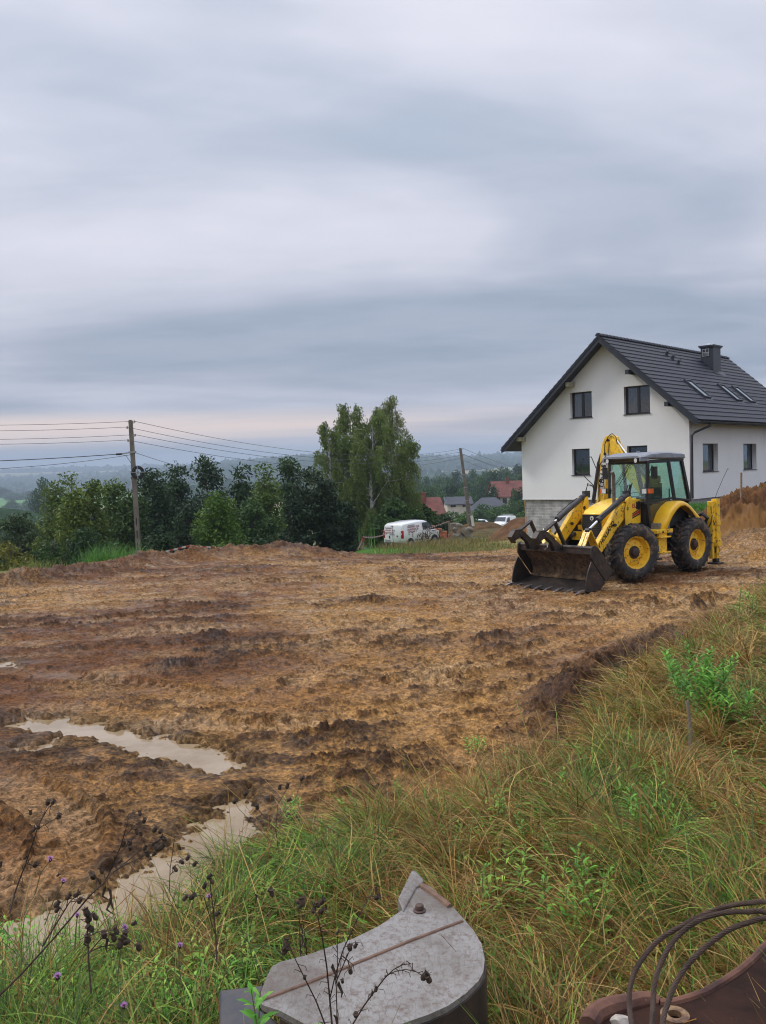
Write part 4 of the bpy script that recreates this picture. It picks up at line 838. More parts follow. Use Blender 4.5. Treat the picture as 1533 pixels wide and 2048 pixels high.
HO = Vector((7.69, 48.0, 0)); HZ = math.atan2(HU.y, HU.x)      # local x runs along the gable to the right, local y runs back along the side
hs = empty('white_house', HO, HZ, 'new white rendered house with a steep anthracite tiled roof, behind the backhoe loader', 'house')
WX, LY, ZB, UC, ZR, SL = 9.5, 14.3, 1.16, 5.25, 9.36, .893
def zr(u): return ZR-.18-SL*abs(u-UC)            # underside of the roof
TH = .35
G1 = frame((0, 0, 0), (1, 0, 0), (0, 0, 1), (0, -1, 0))          # gable: plane x,z ; thickness along y
gw = [(3.10, 5.36, 4.36, 6.72), (6.16, 5.36, 7.54, 6.77), (3.14, 2.40, 4.18, 3.79), (6.28, 2.40, 7.36, 3.82)]
outl = [(0, ZB), (WX, ZB), (WX, zr(WX)), (UC, zr(UC)), (0, zr(0))]
def rect(a, b, c, d): return [(a, b), (a, d), (c, d), (c, b)]
o = plate('gable_wall', outl, [rect(*g) for g in gw], TH, m_wall, hs, Matrix.Translation((0, TH/2, 0)) @ G1)
S1 = frame((0, 0, 0), (0, 1, 0), (0, 0, 1), (1, 0, 0))           # side: plane y,z ; thickness along x
sw = [(1.48, 2.42, 3.27, 3.82), (6.55, 2.42, 8.36, 3.82), (11.2, 2.42, 12.4, 3.82)]
plate('side_wall', [(TH+.003, ZB), (LY, ZB), (LY, zr(WX)), (TH+.003, zr(WX))], [rect(*g) for g in sw], TH, m_wall, hs, Matrix.Translation((WX-TH/2, 0, 0)) @ S1)
mb = MB(); mb.box(0, TH, TH+.003, LY, ZB, zr(0)); mb.build('back_wall', m_wall, hs)
mb = MB(); mb.prism([(u, z) for u, z in outl], LY, LY+TH, 'y'); mb.build('far_gable_wall', m_wall, hs)
# blockwork basement seen under the gable
plate('basement_wall', [(.14, -3.0), (WX-.14, -3.0), (WX-.14, ZB), (.14, ZB)], [rect(3.35, .12, 4.5, .72)], .30, m_blk2, hs, Matrix.Translation((0, .25, 0)) @ G1)
mb = MB(); mb.box(WX-.44, WX-.14, .403, LY, -1, ZB); mb.box(.14, .44, .403, LY, -3, ZB); mb.build('side_basement_wall', m_blk2, hs)
def window(x0, z0, x1, z1, Mx, leaves=1, curtain=0, depth=.19, tilt=False, fw=None, part=hs):
    """window set back in its opening; Mx maps (along, out, up) -> house"""
    w0, w1 = x0+.003, (fw or x1)-.003; a, b = z0+.03, z1-.003
    mb = MB()
    def bx(p0, p1, q0, q1, r0, r1): mb.box(p0, p1, q0, q1, r0, r1, Mx)
    d0, d1 = depth, depth+.07; t = .075
    bx(w0, w1, d0, d1, a, a+t); bx(w0, w1, d0, d1, b-t, b); bx(w0, w0+t, d0, d1, a+t, b-t); bx(w1-t, w1, d0, d1, a+t, b-t)
    n = leaves
    for k in range(1, n): xm = w0+(w1-w0)*k/n; bx(xm-.06, xm+.06, d0-.012, d1-.002, a+t, b-t)
    f = mb.build('window', m_pvc, part, bevel=.004)
    mb = MB(); mb.box(w0+t, w1-t, d0+.03, d0+.036, a+t, b-t, Mx); mb.build('glass_pane', m_wgl, f, smooth=0)
    mb = MB(); mb.box(x0-.04, x1+.04, -.05, d0-.003, z0+.004, z0+.028, Mx); mb.build('sill', m_sill, f)
    mb = MB(); e0, e1 = depth+.075, depth+1.2; mb.box(w0-.25, w1+.25, e1, e1+.03, a-.25, b+.25, Mx); mb.box(w0-.28, w0-.25, e0, e1+.03, a-.25, b+.25, Mx); mb.box(w1+.25, w1+.28, e0, e1+.03, a-.25, b+.25, Mx); mb.box(w0-.28, w1+.28, e0, e1+.03, a-.28, a-.25, Mx); mb.box(w0-.28, w1+.28, e0, e1+.03, b+.25, b+.28, Mx); mb.build('room_backing', m_room, f)
    if curtain:
        mb = MB(); n_ = 30
        x_a, x_b = (w0+t+.04, w1-t) if curtain == 1 else (w0+t, w0+(w1-w0)*.42)
        pts = [Mx @ Vector((x_a+(x_b-x_a)*i/n_, depth+.16+.025*math.sin(i*1.9), zz_)) for zz_ in (a+t, b-t) for i in range(n_+1)]
        mb.add(pts, [(i, i+1, n_+2+i, n_+1+i) for i in range(n_)]); mb.build('curtain', m_cur, f)
    return f
GM = Matrix.Identity(4)
SM = frame((WX, 0, 0), (0, 1, 0), (-1, 0, 0), (0, 0, 1))
for g, lv, cu in zip(gw, (2, 2, 1, 1), (3, 3, 0, 0)): window(*g, GM, lv, cu)
for g, cu in zip(sw, (1, 1, 1)): window(*g, SM, 1, cu, .22, part=hs)
mb = MB(); mb.box(3.353, 4.497, .28, .33, .12, .72); mb.build('basement_window', m_room, hs)
# ---- roof
OV = .80; VB = LY+TH+.55
slope = math.atan(SL); cs, sn = math.cos(slope), math.sin(slope)
def roofside(sgn, ulen, name):
    """tiled slope: rows of pans with a step at every course"""
    L_ = ulen/cs; rows = int(round(L_/.345)); ry = L_/rows; per = 8; wave = .30; nv = int((VB+OV)/wave*per)
    vv = np.linspace(-OV, VB, nv); ph = (vv+OV)/wave*2*PI; prof = .022*(np.abs(np.cos(ph/2))**.7)+.004*np.sin(ph)
    V = []; 
    for r in range(rows):
        for (s, lift) in ((r*ry-.03, .0), (r*ry+ry-.012, .038), (r*ry+ry-.002, .010)):
            s = min(max(s, 0), L_); h = prof+lift+.03; V.append(np.stack([UC+sgn*(s*cs+h*sn), vv, ZR-.05-s*sn+h*cs], -1))
    V = np.array(V); nr_ = V.shape[0]; i = np.arange(nr_-1)[:, None]*nv+np.arange(nv-1)[None, :]
    q = np.stack([i, i+1, i+nv+1, i+nv], -1).reshape(-1, 4)
    if sgn > 0: q = q[:, ::-1]
    me = mesh_np(name, V.reshape(-1, 3), quads=q, smooth=True); me.set_sharp_from_angle(angle=math.radians(50))
    return link(name, me, m_tile, hs)
UR, UL = 10.25-UC, UC+.75
rt = roofside(1, UR, 'roof'); roofside(-1, UL, 'roof')
mb = MB()
for sgn, ul in ((1, UR), (-1, UL)):
    P = lambda u, dz: (UC+sgn*u, ZR-.05-u*SL+dz)
    mb.prism([P(0, -.01), P(ul-.02, -.01), P(ul-.02, -.16), P(0, -.16)], -OV+.035, VB-.03, 'y')
mb.build('soffit', m_sof, hs)
for vpos in (-OV, VB-.03):
    for sgn, ul in ((1, UR), (-1, UL)):
        P = lambda u, dz: (UC+sgn*u, ZR-.05-u*SL+dz); mb = MB()
        mb.prism([P(.0, .035), P(ul+.04, .035), P(ul+.04, -.18), P(ul-.16, -.30), P(.0, -.30)], vpos, vpos+.032, 'y'); mb.build('fascia', m_ant, hs)
        # verge tiles step down over the board
        mb = MB(); L_ = ul/cs; n_ = int(L_/.345)
        for k in range(n_):
            a_, b_ = k*L_/n_, (k+1)*L_/n_+.03; u0, u1 = a_*cs, b_*cs
            mb.prism([P(u0, .06), P(u1, .10), P(u1, -.07), P(u0, -.09)], vpos-.03 if vpos < 0 else vpos+.033, vpos+.0-.003 if vpos < 0 else vpos+.06, 'y')
        mb.build('verge_tiles', m_tile, hs)
mb = MB(); n_ = int((VB+OV)/.36)
for k in range(n_):
    y0 = -OV-.04+k*(VB+OV)/n_; y1 = y0+(VB+OV)/n_+.05
    secs = [[(UC+r_*math.cos(a_), yy_, ZR-.03+r_*.95*math.sin(a_)) for a_ in np.linspace(0, PI, 9)] for yy_, r_ in ((y0, .155), (y1-.06, .135), (y1, .135))]
    mb.loft(secs)
mb.build('ridge_tiles', m_tile, hs)
# gutters and downpipes
def gutter(x, z, sgn):
    mb = MB(); sec = lambda y: [(x+.075*math.cos(a_), y, z+.075*math.sin(a_)) for a_ in np.linspace(PI, 2*PI, 9)]+[(x+.066*math.cos(a_), y, z+.066*math.sin(a_)) for a_ in np.linspace(2*PI, PI, 9)]
    mb.loft([sec(-OV+.03), sec(VB)]); g_ = mb.build('gutter', m_ant, hs); return g_
zg = ZR-.05-UR*SL; g_ = gutter(UC+UR+.06, zg-.03, 1); gutter(UC-UL-.06, ZR-.05-UL*SL-.03, -1)
mb = MB(); mb.tube([(UC+UR+.06, .55, zg-.10), (UC+UR+.05, .50, zg-.22), (WX+.20, .12, zg-.52), (WX+.09, .07, zg-.66), (WX+.09, .07, 1.22)], .052, 12); mb.build('downpipe', m_ant, hs)
# rafters' ends (purlins) under the gable overhang
for (u, z, mt, nm) in ((3.30, 7.12, m_wood, 'purlin'), (6.73, 7.42, m_ant, 'purlin'), (8.72, 5.72, m_ant, 'purlin'), (.20, 4.44, m_wood, 'purlin')):
    mb = MB(); mb.box(u-.09, u+.09, -.62 if mt is m_wood else -.76, -.003, z-.11, z+.10); mb.build(nm, mt, hs)
# chimney with cap, vent grille and pots
mb = MB(); mb.box(5.98, 6.72, 9.50, 10.52, 7.5, 9.50); ch = mb.build('chimney', m_ant, hs)
mb = MB(); mb.box(5.88, 6.82, 9.40, 10.62, 9.50, 9.58); mb.box(5.93, 6.77, 9.45, 10.57, 9.44, 9.50); mb.build('chimney_cap', m_ant, ch)
for y_ in (9.75, 10.15): mb = MB(); mb.lathe([(.0, 9.68), (.10, 9.68), (.13, 9.64), (.13, 9.58), (0, 9.58)], 16, 'z', Matrix.Translation((6.35, y_, 0))); mb.build('chimney_pot', m_chr, ch)
mb = MB(); mb.box(6.08, 6.48, 9.47, 9.497, 8.96, 9.38); gp = mb.build('vent_grille', M('zinc', (.45, .45, .45), .4, metal=.5), ch)
mb = MB()
for k in range(2): mb.box(6.11+.19*k, 6.26+.19*k, 9.462, 9.469, 9.20, 9.35)
for k in range(3): mb.box(6.11, 6.45, 9.462, 9.469, 9.00+.06*k, 9.03+.06*k)
mb.build('grille_slot', m_room, gp)
def onroof(u, v, h=0): return Vector((u+h*sn, v, ZR-.05-(u-UC)*SL+h*cs))
mb = MB(); 
P_ = [onroof(6.72, 9.3, .10), onroof(6.72, 10.72, .10), onroof(7.05, 10.72, .06), onroof(7.05, 9.3, .06)]; mb.add(P_, [(0, 1, 2, 3)]); mb.build('chimney_flashing', m_ant, ch, solid=.01)
# roof windows
for v0, v1, u0, u1 in ((3.10, 3.90, 7.76, 8.86), (7.16, 7.96, 7.79, 8.87), (9.04, 9.86, 7.82, 8.89)):
    e1 = Vector((cs, 0, -sn)); e2 = Vector((0, 1, 0)); e3 = Vector((sn, 0, cs)); Mw = frame(onroof(u0, v0, .03), e1, e2, e3); Lw = (u1-u0)/cs; Ww = v1-v0
    mb = MB(); t = .09
    mb.box(0, Lw, 0, t, 0, .14, Mw); mb.box(0, Lw, Ww-t, Ww, 0, .14, Mw); mb.box(0, t*1.3, t, Ww-t, 0, .15, Mw); mb.box(Lw-t, Lw, t, Ww-t, 0, .13, Mw); mb.box(-.12, Lw+.22, -.12, Ww+.12, -.02, .045, Mw)
    rw = mb.build('roof_window', m_ant, hs, bevel=.008)
    mb = MB(); mb.box(t*1.3+.003, Lw-t-.003, t+.003, Ww-t-.003, .085, .10, Mw); mb.build('roof_pane', M('roof_glass', (.30, .36, .38), .05, metal=.75), rw)
for (u, v) in ((5.97, 5.10), (6.25, 5.22), (6.55, 5.24)):
    mb = MB(); p = onroof(u, v, .05); mb.tube([p, p+Vector((.02, 0, .16)), p+Vector((.06, 0, .20)), p+Vector((.12, 0, .20))], [.09, .08, .09, .10], 12); mb.build('roof_vent', m_ant, hs)
# flood light and camera under the left eave
mb = MB(); mb.tube([(.0, -.05, 4.55), (-.20, -.30, 4.50), (-.32, -.45, 4.42)], .02, 8); mb.box(-.46, -.28, -.60, -.46, 4.22, 4.46); mb.cyl((-.37, -.62, 4.34), (-.37, -.56, 4.34), .09, 14); mb.build('flood_light', m_whtst, hs, bevel=.01)
mb = MB(); mb.cyl((.02, -.45, 4.60), (-.12, -.62, 4.58), .055, 12); mb.build('camera_housing', m_alu, hs)
# black foundation membrane rising along the side, narrow white drip strip
mb = MB(); mb.prism([(6.8, ZB-.4), (6.8, 1.20), (8.3, 1.40), (9.6, 1.72), (12.5, 2.5), (LY, 2.9), (LY, ZB-.4)], WX+.003, WX+.03, 'x'); mb.build('foundation_membrane', m_memb, hs)
mb = MB(); mb.box(-.02, WX+.02, -.02, -.003, ZB-.02, ZB+.03); mb.build('drip_strip', m_whtst, hs)
# orange board standing at the left foot of the basement
bp_ = at(1054, 1050, 46.5); mb = MB(); mb.bar((0, 0, 0), (-.05, 0, 1.75), .16, .03); o = mb.build('timber_board', M('orange_timber', (.55, .27, .08), .7, c2=(.42, .2, .07), scale=8), None)
o.location = (bp_.x-.02, bp_.y, -.6); tag(o, 'upright orange timber board by the left end of the grey basement wall', 'board')
# ------------------------------------------------------------------ trees
m_leaf = MC('tree_leaves', rough=.6, trans=.18, spec=.3, var=.2, vscale=2.0)
m_leafb = MC('birch_leaves', rough=.6, trans=.25, spec=.3, var=.2, vscale=2.0)
m_far = MC('far_wood_leaves', rough=.9, spec=.1, var=.3, vscale=.25)
m_bark = M('bark', (.075, .058, .042), .9, c2=(.12, .10, .08), scale=3, bump=.01)
m_birch = M('birch_bark', (.42, .40, .36), .8, c2=(.08, .07, .06), scale=4, lo=.5, hi=.6)
def leaves(P, a, b, rng, up=.35, jit=.35):
    """a leaf clump card at each point, turned every way"""
    n = len(P); N = rng.normal(size=(n, 3)); N[:, 2] += up; N /= np.linalg.norm(N, axis=1)[:, None]
    T = rng.normal(size=(n, 3)); T -= N*(T*N).sum(1)[:, None]; T /= np.linalg.norm(T, axis=1)[:, None]; B = np.cross(N, T)
    s = (1+jit*rng.normal(size=(n, 1))).clip(.4, 1.8); A_ = T*a*s; B_ = B*b*s
    V = np.stack([P-A_, P-B_*.6+N*.1*a, P+A_, P+B_*.6+N*.1*a], 1).reshape(-1, 3); i = np.arange(n)[:, None]*4
    return V, i+np.array([[0, 1, 2, 3]])
def crown_pts(env, H0, H1, R, n, rng, clumps=90, rc=.16, shell=.55, lop=.25, sx=1.0):
    """leaf points gathered in uneven clumps through the crown's volume"""
    t = rng.random(clumps*3); keep = rng.random(clumps*3) < env(t)**1.3+.06; t = t[keep][:clumps]; k = len(t)
    an = rng.random(k)*2*PI; q = np.sqrt(rng.random(k))*(1-shell)+shell*rng.random(k)**.25
    lob = 1+lop*np.sin(an*2+rng.random()*6)+lop*.7*np.sin(an*3+t*7+rng.random()*6)+.12*rng.normal(size=k)
    rr = R*env(t)*q*lob; C = np.stack([rr*np.cos(an)*sx, rr*np.sin(an), H0+(H1-H0)*t*.97], 1)
    cr = (R*.55+(H1-H0)*.26)*rc*1.15*(.6+.9*rng.random(k)); w = cr**2; idx = rng.choice(k, n, p=w/w.sum())
    d = rng.normal(size=(n, 3)); d /= np.linalg.norm(d, axis=1)[:, None]; d *= (rng.random(n)**.45)[:, None]; d[:, 2] *= .75
    return C[idx]+d*cr[idx][:, None], idx, k, C, cr
ENV = {'round': lambda t: np.clip(np.sin(PI*np.clip(t*.92+.06, 0, 1)), 0, 1)**.55, 'cone': lambda t: np.clip((1-t)**.62*np.clip(t*9+.55, 0, 1), 0, 1),
       'poplar': lambda t: np.clip(np.sin(PI*np.clip(t*.85+.12, 0, 1)), 0, 1)**.75*(1-.35*t), 'bush': lambda t: np.clip(1-t**2.2, 0, 1)**.6, 'pear': lambda t: np.clip((1-t**2.6), 0, 1)**.8*np.clip(t*4+.6, 0, 1)}
def trunk_mb(H0, H, R, C, cr, rng, r0, nl=9, wob=.05):
    mb = MB(); k = 7; pts = [Vector((wob*H*math.sin(i*1.3+r0*50)*.25, wob*H*math.cos(i*1.7)*.25, -1.2+(H*.93+1.2)*i/k)) for i in range(k+1)]; mb.tube(pts, [max(.02, r0*(1-.9*i/k)) for i in range(k+1)], 7)
    for j in rng.choice(len(C), min(nl, len(C)), replace=False):
        c = Vector(C[j]); zb = max(.15*H, c.z-(Vector((c.x, c.y)).length)*1.0-.1*H); f = min(1, max(0, (zb+1.2)/(H*.93+1.2)))*k; i = min(k-1, int(f)); b = pts[i].lerp(pts[i+1], f-i)
        mb.tube([b, b.lerp(c, .5)+Vector((0, 0, .04*H)), c], [r0*.32, r0*.2, .015], 5)
    return mb
def tree(name, H, R, env='round', n=9000, leaf=.10, cols=('2f4223', '43582b'), seed=1, base=.12, shell=.55, clumps=110, rc=.17, r0=.16, loc=(0, 0, 0), label=None, cat='tree', group=None, bark=None, lop=.22, up=.35, sx=1.0, asp=.7):
    rng = np.random.default_rng(seed); root = empty(name, loc, 0, label, cat, group)
    P, idx, k, C, cr = crown_pts(ENV[env], H*base, H, R, n, rng, clumps, rc, shell, lop, sx)
    V, q = leaves(P, leaf, leaf*asp, rng, up); c0, c1 = (np.array(rgb(h))*np.array([1.42, 1.38, 1.02]) for h in cols)
    tone = rng.random(k)[idx]; c = mixc(c0, c1, np.clip(tone*.8+.25*rng.random(n), 0, 1)[:, None])*(.85+.3*rng.random((n, 1)))
    if n >= 1500:                     # a few sprigs reach out of the outline
        pass
    link('crown', mesh_np('crown', V, quads=q, col=np.repeat(c, 4, 0), smooth=False), m_leaf, root)
    trunk_mb(H*base, H, R, C, cr, rng, r0).build('trunk', bark or m_bark, root)
    return root
def birch(name, H, R, n, loc, seed, label, group, cols=('465a2c', '66773c'), lean=0):
    """drooping strands of small leaves hung from arching branches"""
    rng = np.random.default_rng(seed); root = empty(name, loc, 0, label, 'tree', group); mb = MB()
    k = 8; tp = [Vector((lean*(i/k)**1.5+.12*math.sin(i*1.2), .1*math.cos(i), -1.2+(H+1.0)*i/k)) for i in range(k+1)]; mb.tube(tp, [.19*(1-.9*i/k)+.01 for i in range(k+1)], 8)
    P = []; T = []
    nb = 46
    for b in range(nb):
        t = .16+.82*(b/nb)**.9; f = t*k; i = min(k-1, int(f)); p0 = tp[i].lerp(tp[i+1], f-i); an = rng.random()*2*PI; r = R*(math.sin(PI*min(1, t*.80+.14))**.7)*(.5+.6*rng.random()); rise = (.35+.5*rng.random())*r*.9
        mid_ = p0+Vector((math.cos(an)*r*.55, math.sin(an)*r*.55, rise)); end = p0+Vector((math.cos(an)*r, math.sin(an)*r, rise*1.05)); mb.tube([p0, mid_, end], [.05*(1-t)+.015, .02, .008], 5)
        ns = int(9+8*rng.random())
        for s in range(ns):
            u = .18+.82*rng.random(); a = p0.lerp(mid_, u*2) if u < .5 else mid_.lerp(end, u*2-1); a = a+Vector(rng.normal(size=3)*.16); ln = (.5+1.35*rng.random())*(1.25-.45*t)*H*.10; m = max(3, int(n/(nb*13)))
            w = rng.random(m); P.append(np.stack([a.x+.10*rng.normal(size=m)+.15*w*math.cos(an), a.y+.10*rng.normal(size=m)+.15*w*math.sin(an), a.z-w*ln], 1)); T += [rng.random()]*m
    P = np.concatenate(P); T = np.array(T); m = len(P)
    N = rng.normal(size=(m, 3))*np.array([1, 1, .35]); N /= np.linalg.norm(N, axis=1)[:, None]; D = np.tile([0, 0, -1.0], (m, 1))+.45*rng.normal(size=(m, 3)); D /= np.linalg.norm(D, axis=1)[:, None]; B = np.cross(N, D)
    a = .088*(.6+.8*rng.random((m, 1))); V = np.stack([P-D*a, P-B*a*.5, P+D*a, P+B*a*.5], 1).reshape(-1, 3); q = np.arange(m)[:, None]*4+np.array([[0, 1, 2, 3]])
    c0, c1 = (np.array(rgb(h)) for h in cols); c = mixc(c0, c1, np.clip(T*.8+.25*rng.random(m), 0, 1)[:, None])
    link('crown', mesh_np('crown', V, quads=q, col=np.repeat(c, 4, 0), smooth=False), m_leafb, root); mb.build('trunk', m_birch, root); return root
def spot(px, ytop, Z, wpx):
    p = at(px, ytop, Z); gz = ground_z(p.x, p.y); return Vector((p.x, p.y, gz-.15)), p.z-gz+.15, wpx/F*Z/2
GR = 'trees along the far edge of the plot'
TREES = [ # px, top, depth, width, kind, cols, n, label
 (40, 1036, 62, 150, 'round', ('2a3a26', '3d4e2e'), 12000, 'dark round tree at the far left behind the olive shrub'),
 (112, 965, 58, 90, 'poplar', ('43562c', '5c6c38'), 9000, 'olive green upright tree, first from the left in the row of pointed tops'),
 (145, 946, 50, 84, 'poplar', ('485c2d', '66753a'), 11000, 'olive green upright tree with the highest pointed top left of the concrete pole'),
 (186, 957, 51, 74, 'poplar', ('42562c', '5d6d38'), 10000, 'olive green upright tree second to the left of the concrete pole'),
 (228, 958, 53, 84, 'poplar', ('3c512c', '566837'), 10000, 'grey green upright tree directly left of the concrete pole'),
 (262, 985, 49, 80, 'round', ('2c4026', '40542e'), 9000, 'low dark tree right behind the concrete pole'),
 (305, 936, 60, 96, 'round', ('25382a', '364b30'), 13000, 'dark blue green tree just right of the concrete pole'),
 (352, 916, 66, 84, 'pear', ('24372a', '35492f'), 12000, 'dark tree with a blunt top between the pole and the tallest alder'),
 (412, 896, 68, 96, 'pear', ('23362a', '33482e'), 13000, 'tallest dark alder tree above the bright hornbeam'),
 (380, 985, 58, 90, 'round', ('22352a', '31452c'), 9000, 'low dark tree behind the left shoulder of the hornbeam'),
 (432, 974, 46, 146, 'cone', ('3c5828', '587034'), 17000, 'bright green broad hornbeam standing in front of the dark trees'),
 (484, 924, 62, 76, 'pear', ('24372a', '364b2f'), 10000, 'dark tree right of the tallest alder'),
 (530, 923, 59, 84, 'pear', ('3e532a', '586a36'), 12000, 'olive tree with a pointed top left of the dark broad spruce'),
 (576, 917, 66, 64, 'pear', ('28402a', '3c5230'), 9000, 'narrow dark green tree behind the dark broad spruce'),
 (505, 1000, 52, 100, 'round', ('2c4426', '3d562e'), 10000, 'mid green tree under the olive pointed tree'),
 (630, 936, 49, 138, 'pear', ('1c2c20', '2b3b28'), 21000, 'very dark broad spruce left of the tall birches'),
]
for i, (px, yt, Z, wp, kind, cols, n, lab) in enumerate(TREES):
    loc, H, R = spot(px, yt, Z, wp)
    tree('broadleaf_tree' if 'spruce' not in lab else 'spruce_tree', H, R*1.08, kind, int(n*1.7), .115*Z/55, cols, 100+i, base=.02, loc=loc, label=lab, group=GR, clumps=230 if n > 12000 else 190, rc=.15, lop=.12 if kind == 'cone' else .2, up=.6 if kind in ('cone',) else .35)
BR = 'tall birches in the middle distance'
for i, (px, yt, Z, wp, n, lab, ln) in enumerate([
 (668, 838, 62, 96, 13000, 'leftmost of the tall birches, with lower drooping crown', -.5), (697, 812, 64, 118, 16000, 'high birch in the left part of the birch clump, drooping branches', .2),
 (742, 826, 61, 128, 22000, 'birch in the middle of the birch clump, greener crown', .2), (790, 787, 66, 92, 11000, 'tallest birch with an open feathery top at the right of the clump', -.2), (806, 868, 64, 66, 9000, 'small birch at the right side of the birch clump', .5)]):
    loc, H, R = spot(px-4, yt, Z+9, wp); birch('birch_tree', H, R*1.12, int(n*1.45), loc, 500+i, lab, BR, cols=('55692f', '7c8c48') if i != 3 else ('626c42', '8a9260'), lean=ln)
SH = 'shrubs at the edge of the plot'
for i, (px, yt, Z, wp, cols, n, lab, nm) in enumerate([
 (22, 1078, 38, 120, ('3c4722', '6c6b2e'), 9000, 'yellowish olive shrub at the far left edge behind the clay heap', 'shrub'), (110, 1062, 40, 110, ('263b22', '37502a'), 11000, 'dark glossy shrub behind the left end of the clay heap', 'shrub'),
 (168, 1056, 41, 104, ('24382a', '35502c'), 11000, 'dark bushy shrub left of the concrete pole', 'shrub'), (226, 1080, 42, 90, ('2a4624', '3c5e2c'), 9000, 'mid green shrub beside the foot of the concrete pole', 'shrub'),
 (320, 1062, 46, 90, ('1f3122', '2d4226'), 9000, 'very dark shrub right of the foot of the concrete pole', 'shrub'), (375, 1080, 47, 70, ('1f3122', '2b4026'), 6000, 'dark low shrub left of the hornbeam foot', 'shrub'),
 (545, 1058, 49, 100, ('22361f', '334a29'), 9000, 'dark green shrub left of the spruce foot', 'shrub'), (686, 1040, 82, 90, ('253822', '36482a'), 11000, 'dark shrub at the right foot of the spruce', 'shrub'),
 (735, 985, 74, 110, ('2e4526', '43592f'), 12000, 'green undergrowth bush beneath the birches', 'shrub'), (792, 1000, 66, 110, ('2d4627', '415a2f'), 12000, 'green bush above the lettered white van', 'shrub'),
 (838, 1008, 74, 84, ('2b4226', '405731'), 9000, 'green bush behind the bonnet of the lettered van', 'shrub'), (878, 1032, 92, 66, ('23331f', '38482c'), 7000, 'dark bush behind the stack of orange bricks', 'shrub'),
 (770, 1052, 78, 90, ('1d2e20', '2a3c27'), 7000, 'dark low bush directly behind the lettered van', 'shrub')]):
    loc, H, R = spot(px, yt, Z, wp); tree(nm, H, R, 'bush', n, .10*Z/50, cols, 300+i, base=.0, loc=loc, label=lab, cat='shrub', group=SH, clumps=110, rc=.2, r0=.06)
# ---- middle distance trees: a few prototypes, copied
MG = 'trees scattered between the far houses'
protos = []
pl_ = [('round', ('2f4a2b', '45603a')), ('pear', ('28412b', '3a5235')), ('poplar', ('39552f', '4f6a3c')), ('round', ('223726', '32482f'))]
MID = [ # px, top, depth, width, proto
 (905, 1022, 118, 62, 0), (935, 1034, 112, 56, 2), (972, 1006, 150, 60, 0), (958, 1030, 135, 50, 3), (1000, 1012, 160, 52, 2), (1030, 978, 190, 44, 1), (1022, 1000, 170, 50, 0), (1046, 1000, 150, 50, 1), (1060, 965, 190, 50, 3), (1012, 1030, 140, 40, 2), (1050, 1025, 125, 50, 2),
 (850, 985, 150, 60, 3), (885, 988, 190, 50, 1), (902, 972, 240, 60, 3), (935, 962, 260, 60, 1), (868, 968, 240, 60, 0), (960, 955, 280, 54, 1), (988, 975, 210, 40, 3), (990, 946, 330, 60, 3), (1015, 943, 330, 44, 1), (1040, 940, 340, 50, 0), (840, 962, 330, 44, 0), (826, 935, 420, 40, 1), (852, 955, 420, 44, 1), (880, 950, 430, 50, 0), (915, 946, 440, 50, 3), (945, 941, 450, 50, 1), (975, 938, 460, 50, 0), (1005, 936, 460, 50, 1), (1034, 934, 450, 50, 3), (1060, 932, 460, 50, 1), (898, 958, 330, 44, 1), (925, 975, 200, 44, 0), (1048, 955, 250, 44, 3),
 (85, 958, 330, 52, 1), (66, 985, 420, 40, 0), (28, 1005, 520, 36, 3), (24, 998, 430, 30, 2), (46, 1014, 480, 26, 3), (66, 1018, 470, 26, 0), (90, 1008, 460, 30, 3), (8, 1018, 470, 24, 0), (12, 1022, 520, 20, 1), (30, 984, 700, 50, 0), (60, 983, 720, 44, 3), (5, 975, 760, 50, 1), (90, 980, 700, 40, 0),
 (5, 1044, 190, 60, 3), (40, 1046, 180, 60, 0), (70, 1042, 200, 60, 3), (18, 1052, 150, 60, 1), (100, 1048, 170, 50, 0)]
MIDLAB = {34: 'tree with a wide ragged head standing alone in the hazy fields at the left'}
for i, (px, yt, Z, wp, k) in enumerate(MID):
    if px < 120 and Z >= 400: Z *= 2.0
    loc, H, R = spot(px, yt, Z, wp); H = max(H, 3.0)
    if len(protos) < 4 and not any(p[0] == k for p in protos):
        r_ = tree('distant_tree', 10, 4, pl_[k][0], 4200, .30, pl_[k][1], 700+k, base=.02, loc=loc, group=MG, clumps=70, rc=.22, r0=.2); protos.append((k, r_))
        r_.scale = (R/4, R/4, H/10); o = r_
    else:
        src = [p for p in protos if p[0] == k][0][1]; o = copy_tree(src, loc=loc, rz=RNG.random()*6.28, sc=(R/4, R/4, H/10))
    if Z < 140: lab = 'green tree in the belt just behind the parked white vehicles'
    elif px < 120 and Z < 300: lab = 'tree in the dark grove at the far left below the brown field'
    elif px < 120: lab = 'hazy tree by the green field at the far left'
    elif Z < 300: lab = 'tree among the red and dark roofed houses down the slope'
    else: lab = 'tree in the hazy wood belt beyond the red roofed house'
    o['label'] = MIDLAB.get(i, lab); o['category'] = 'tree'; o['group'] = {0: MG}.get(9, 'distant trees: '+lab[:40])
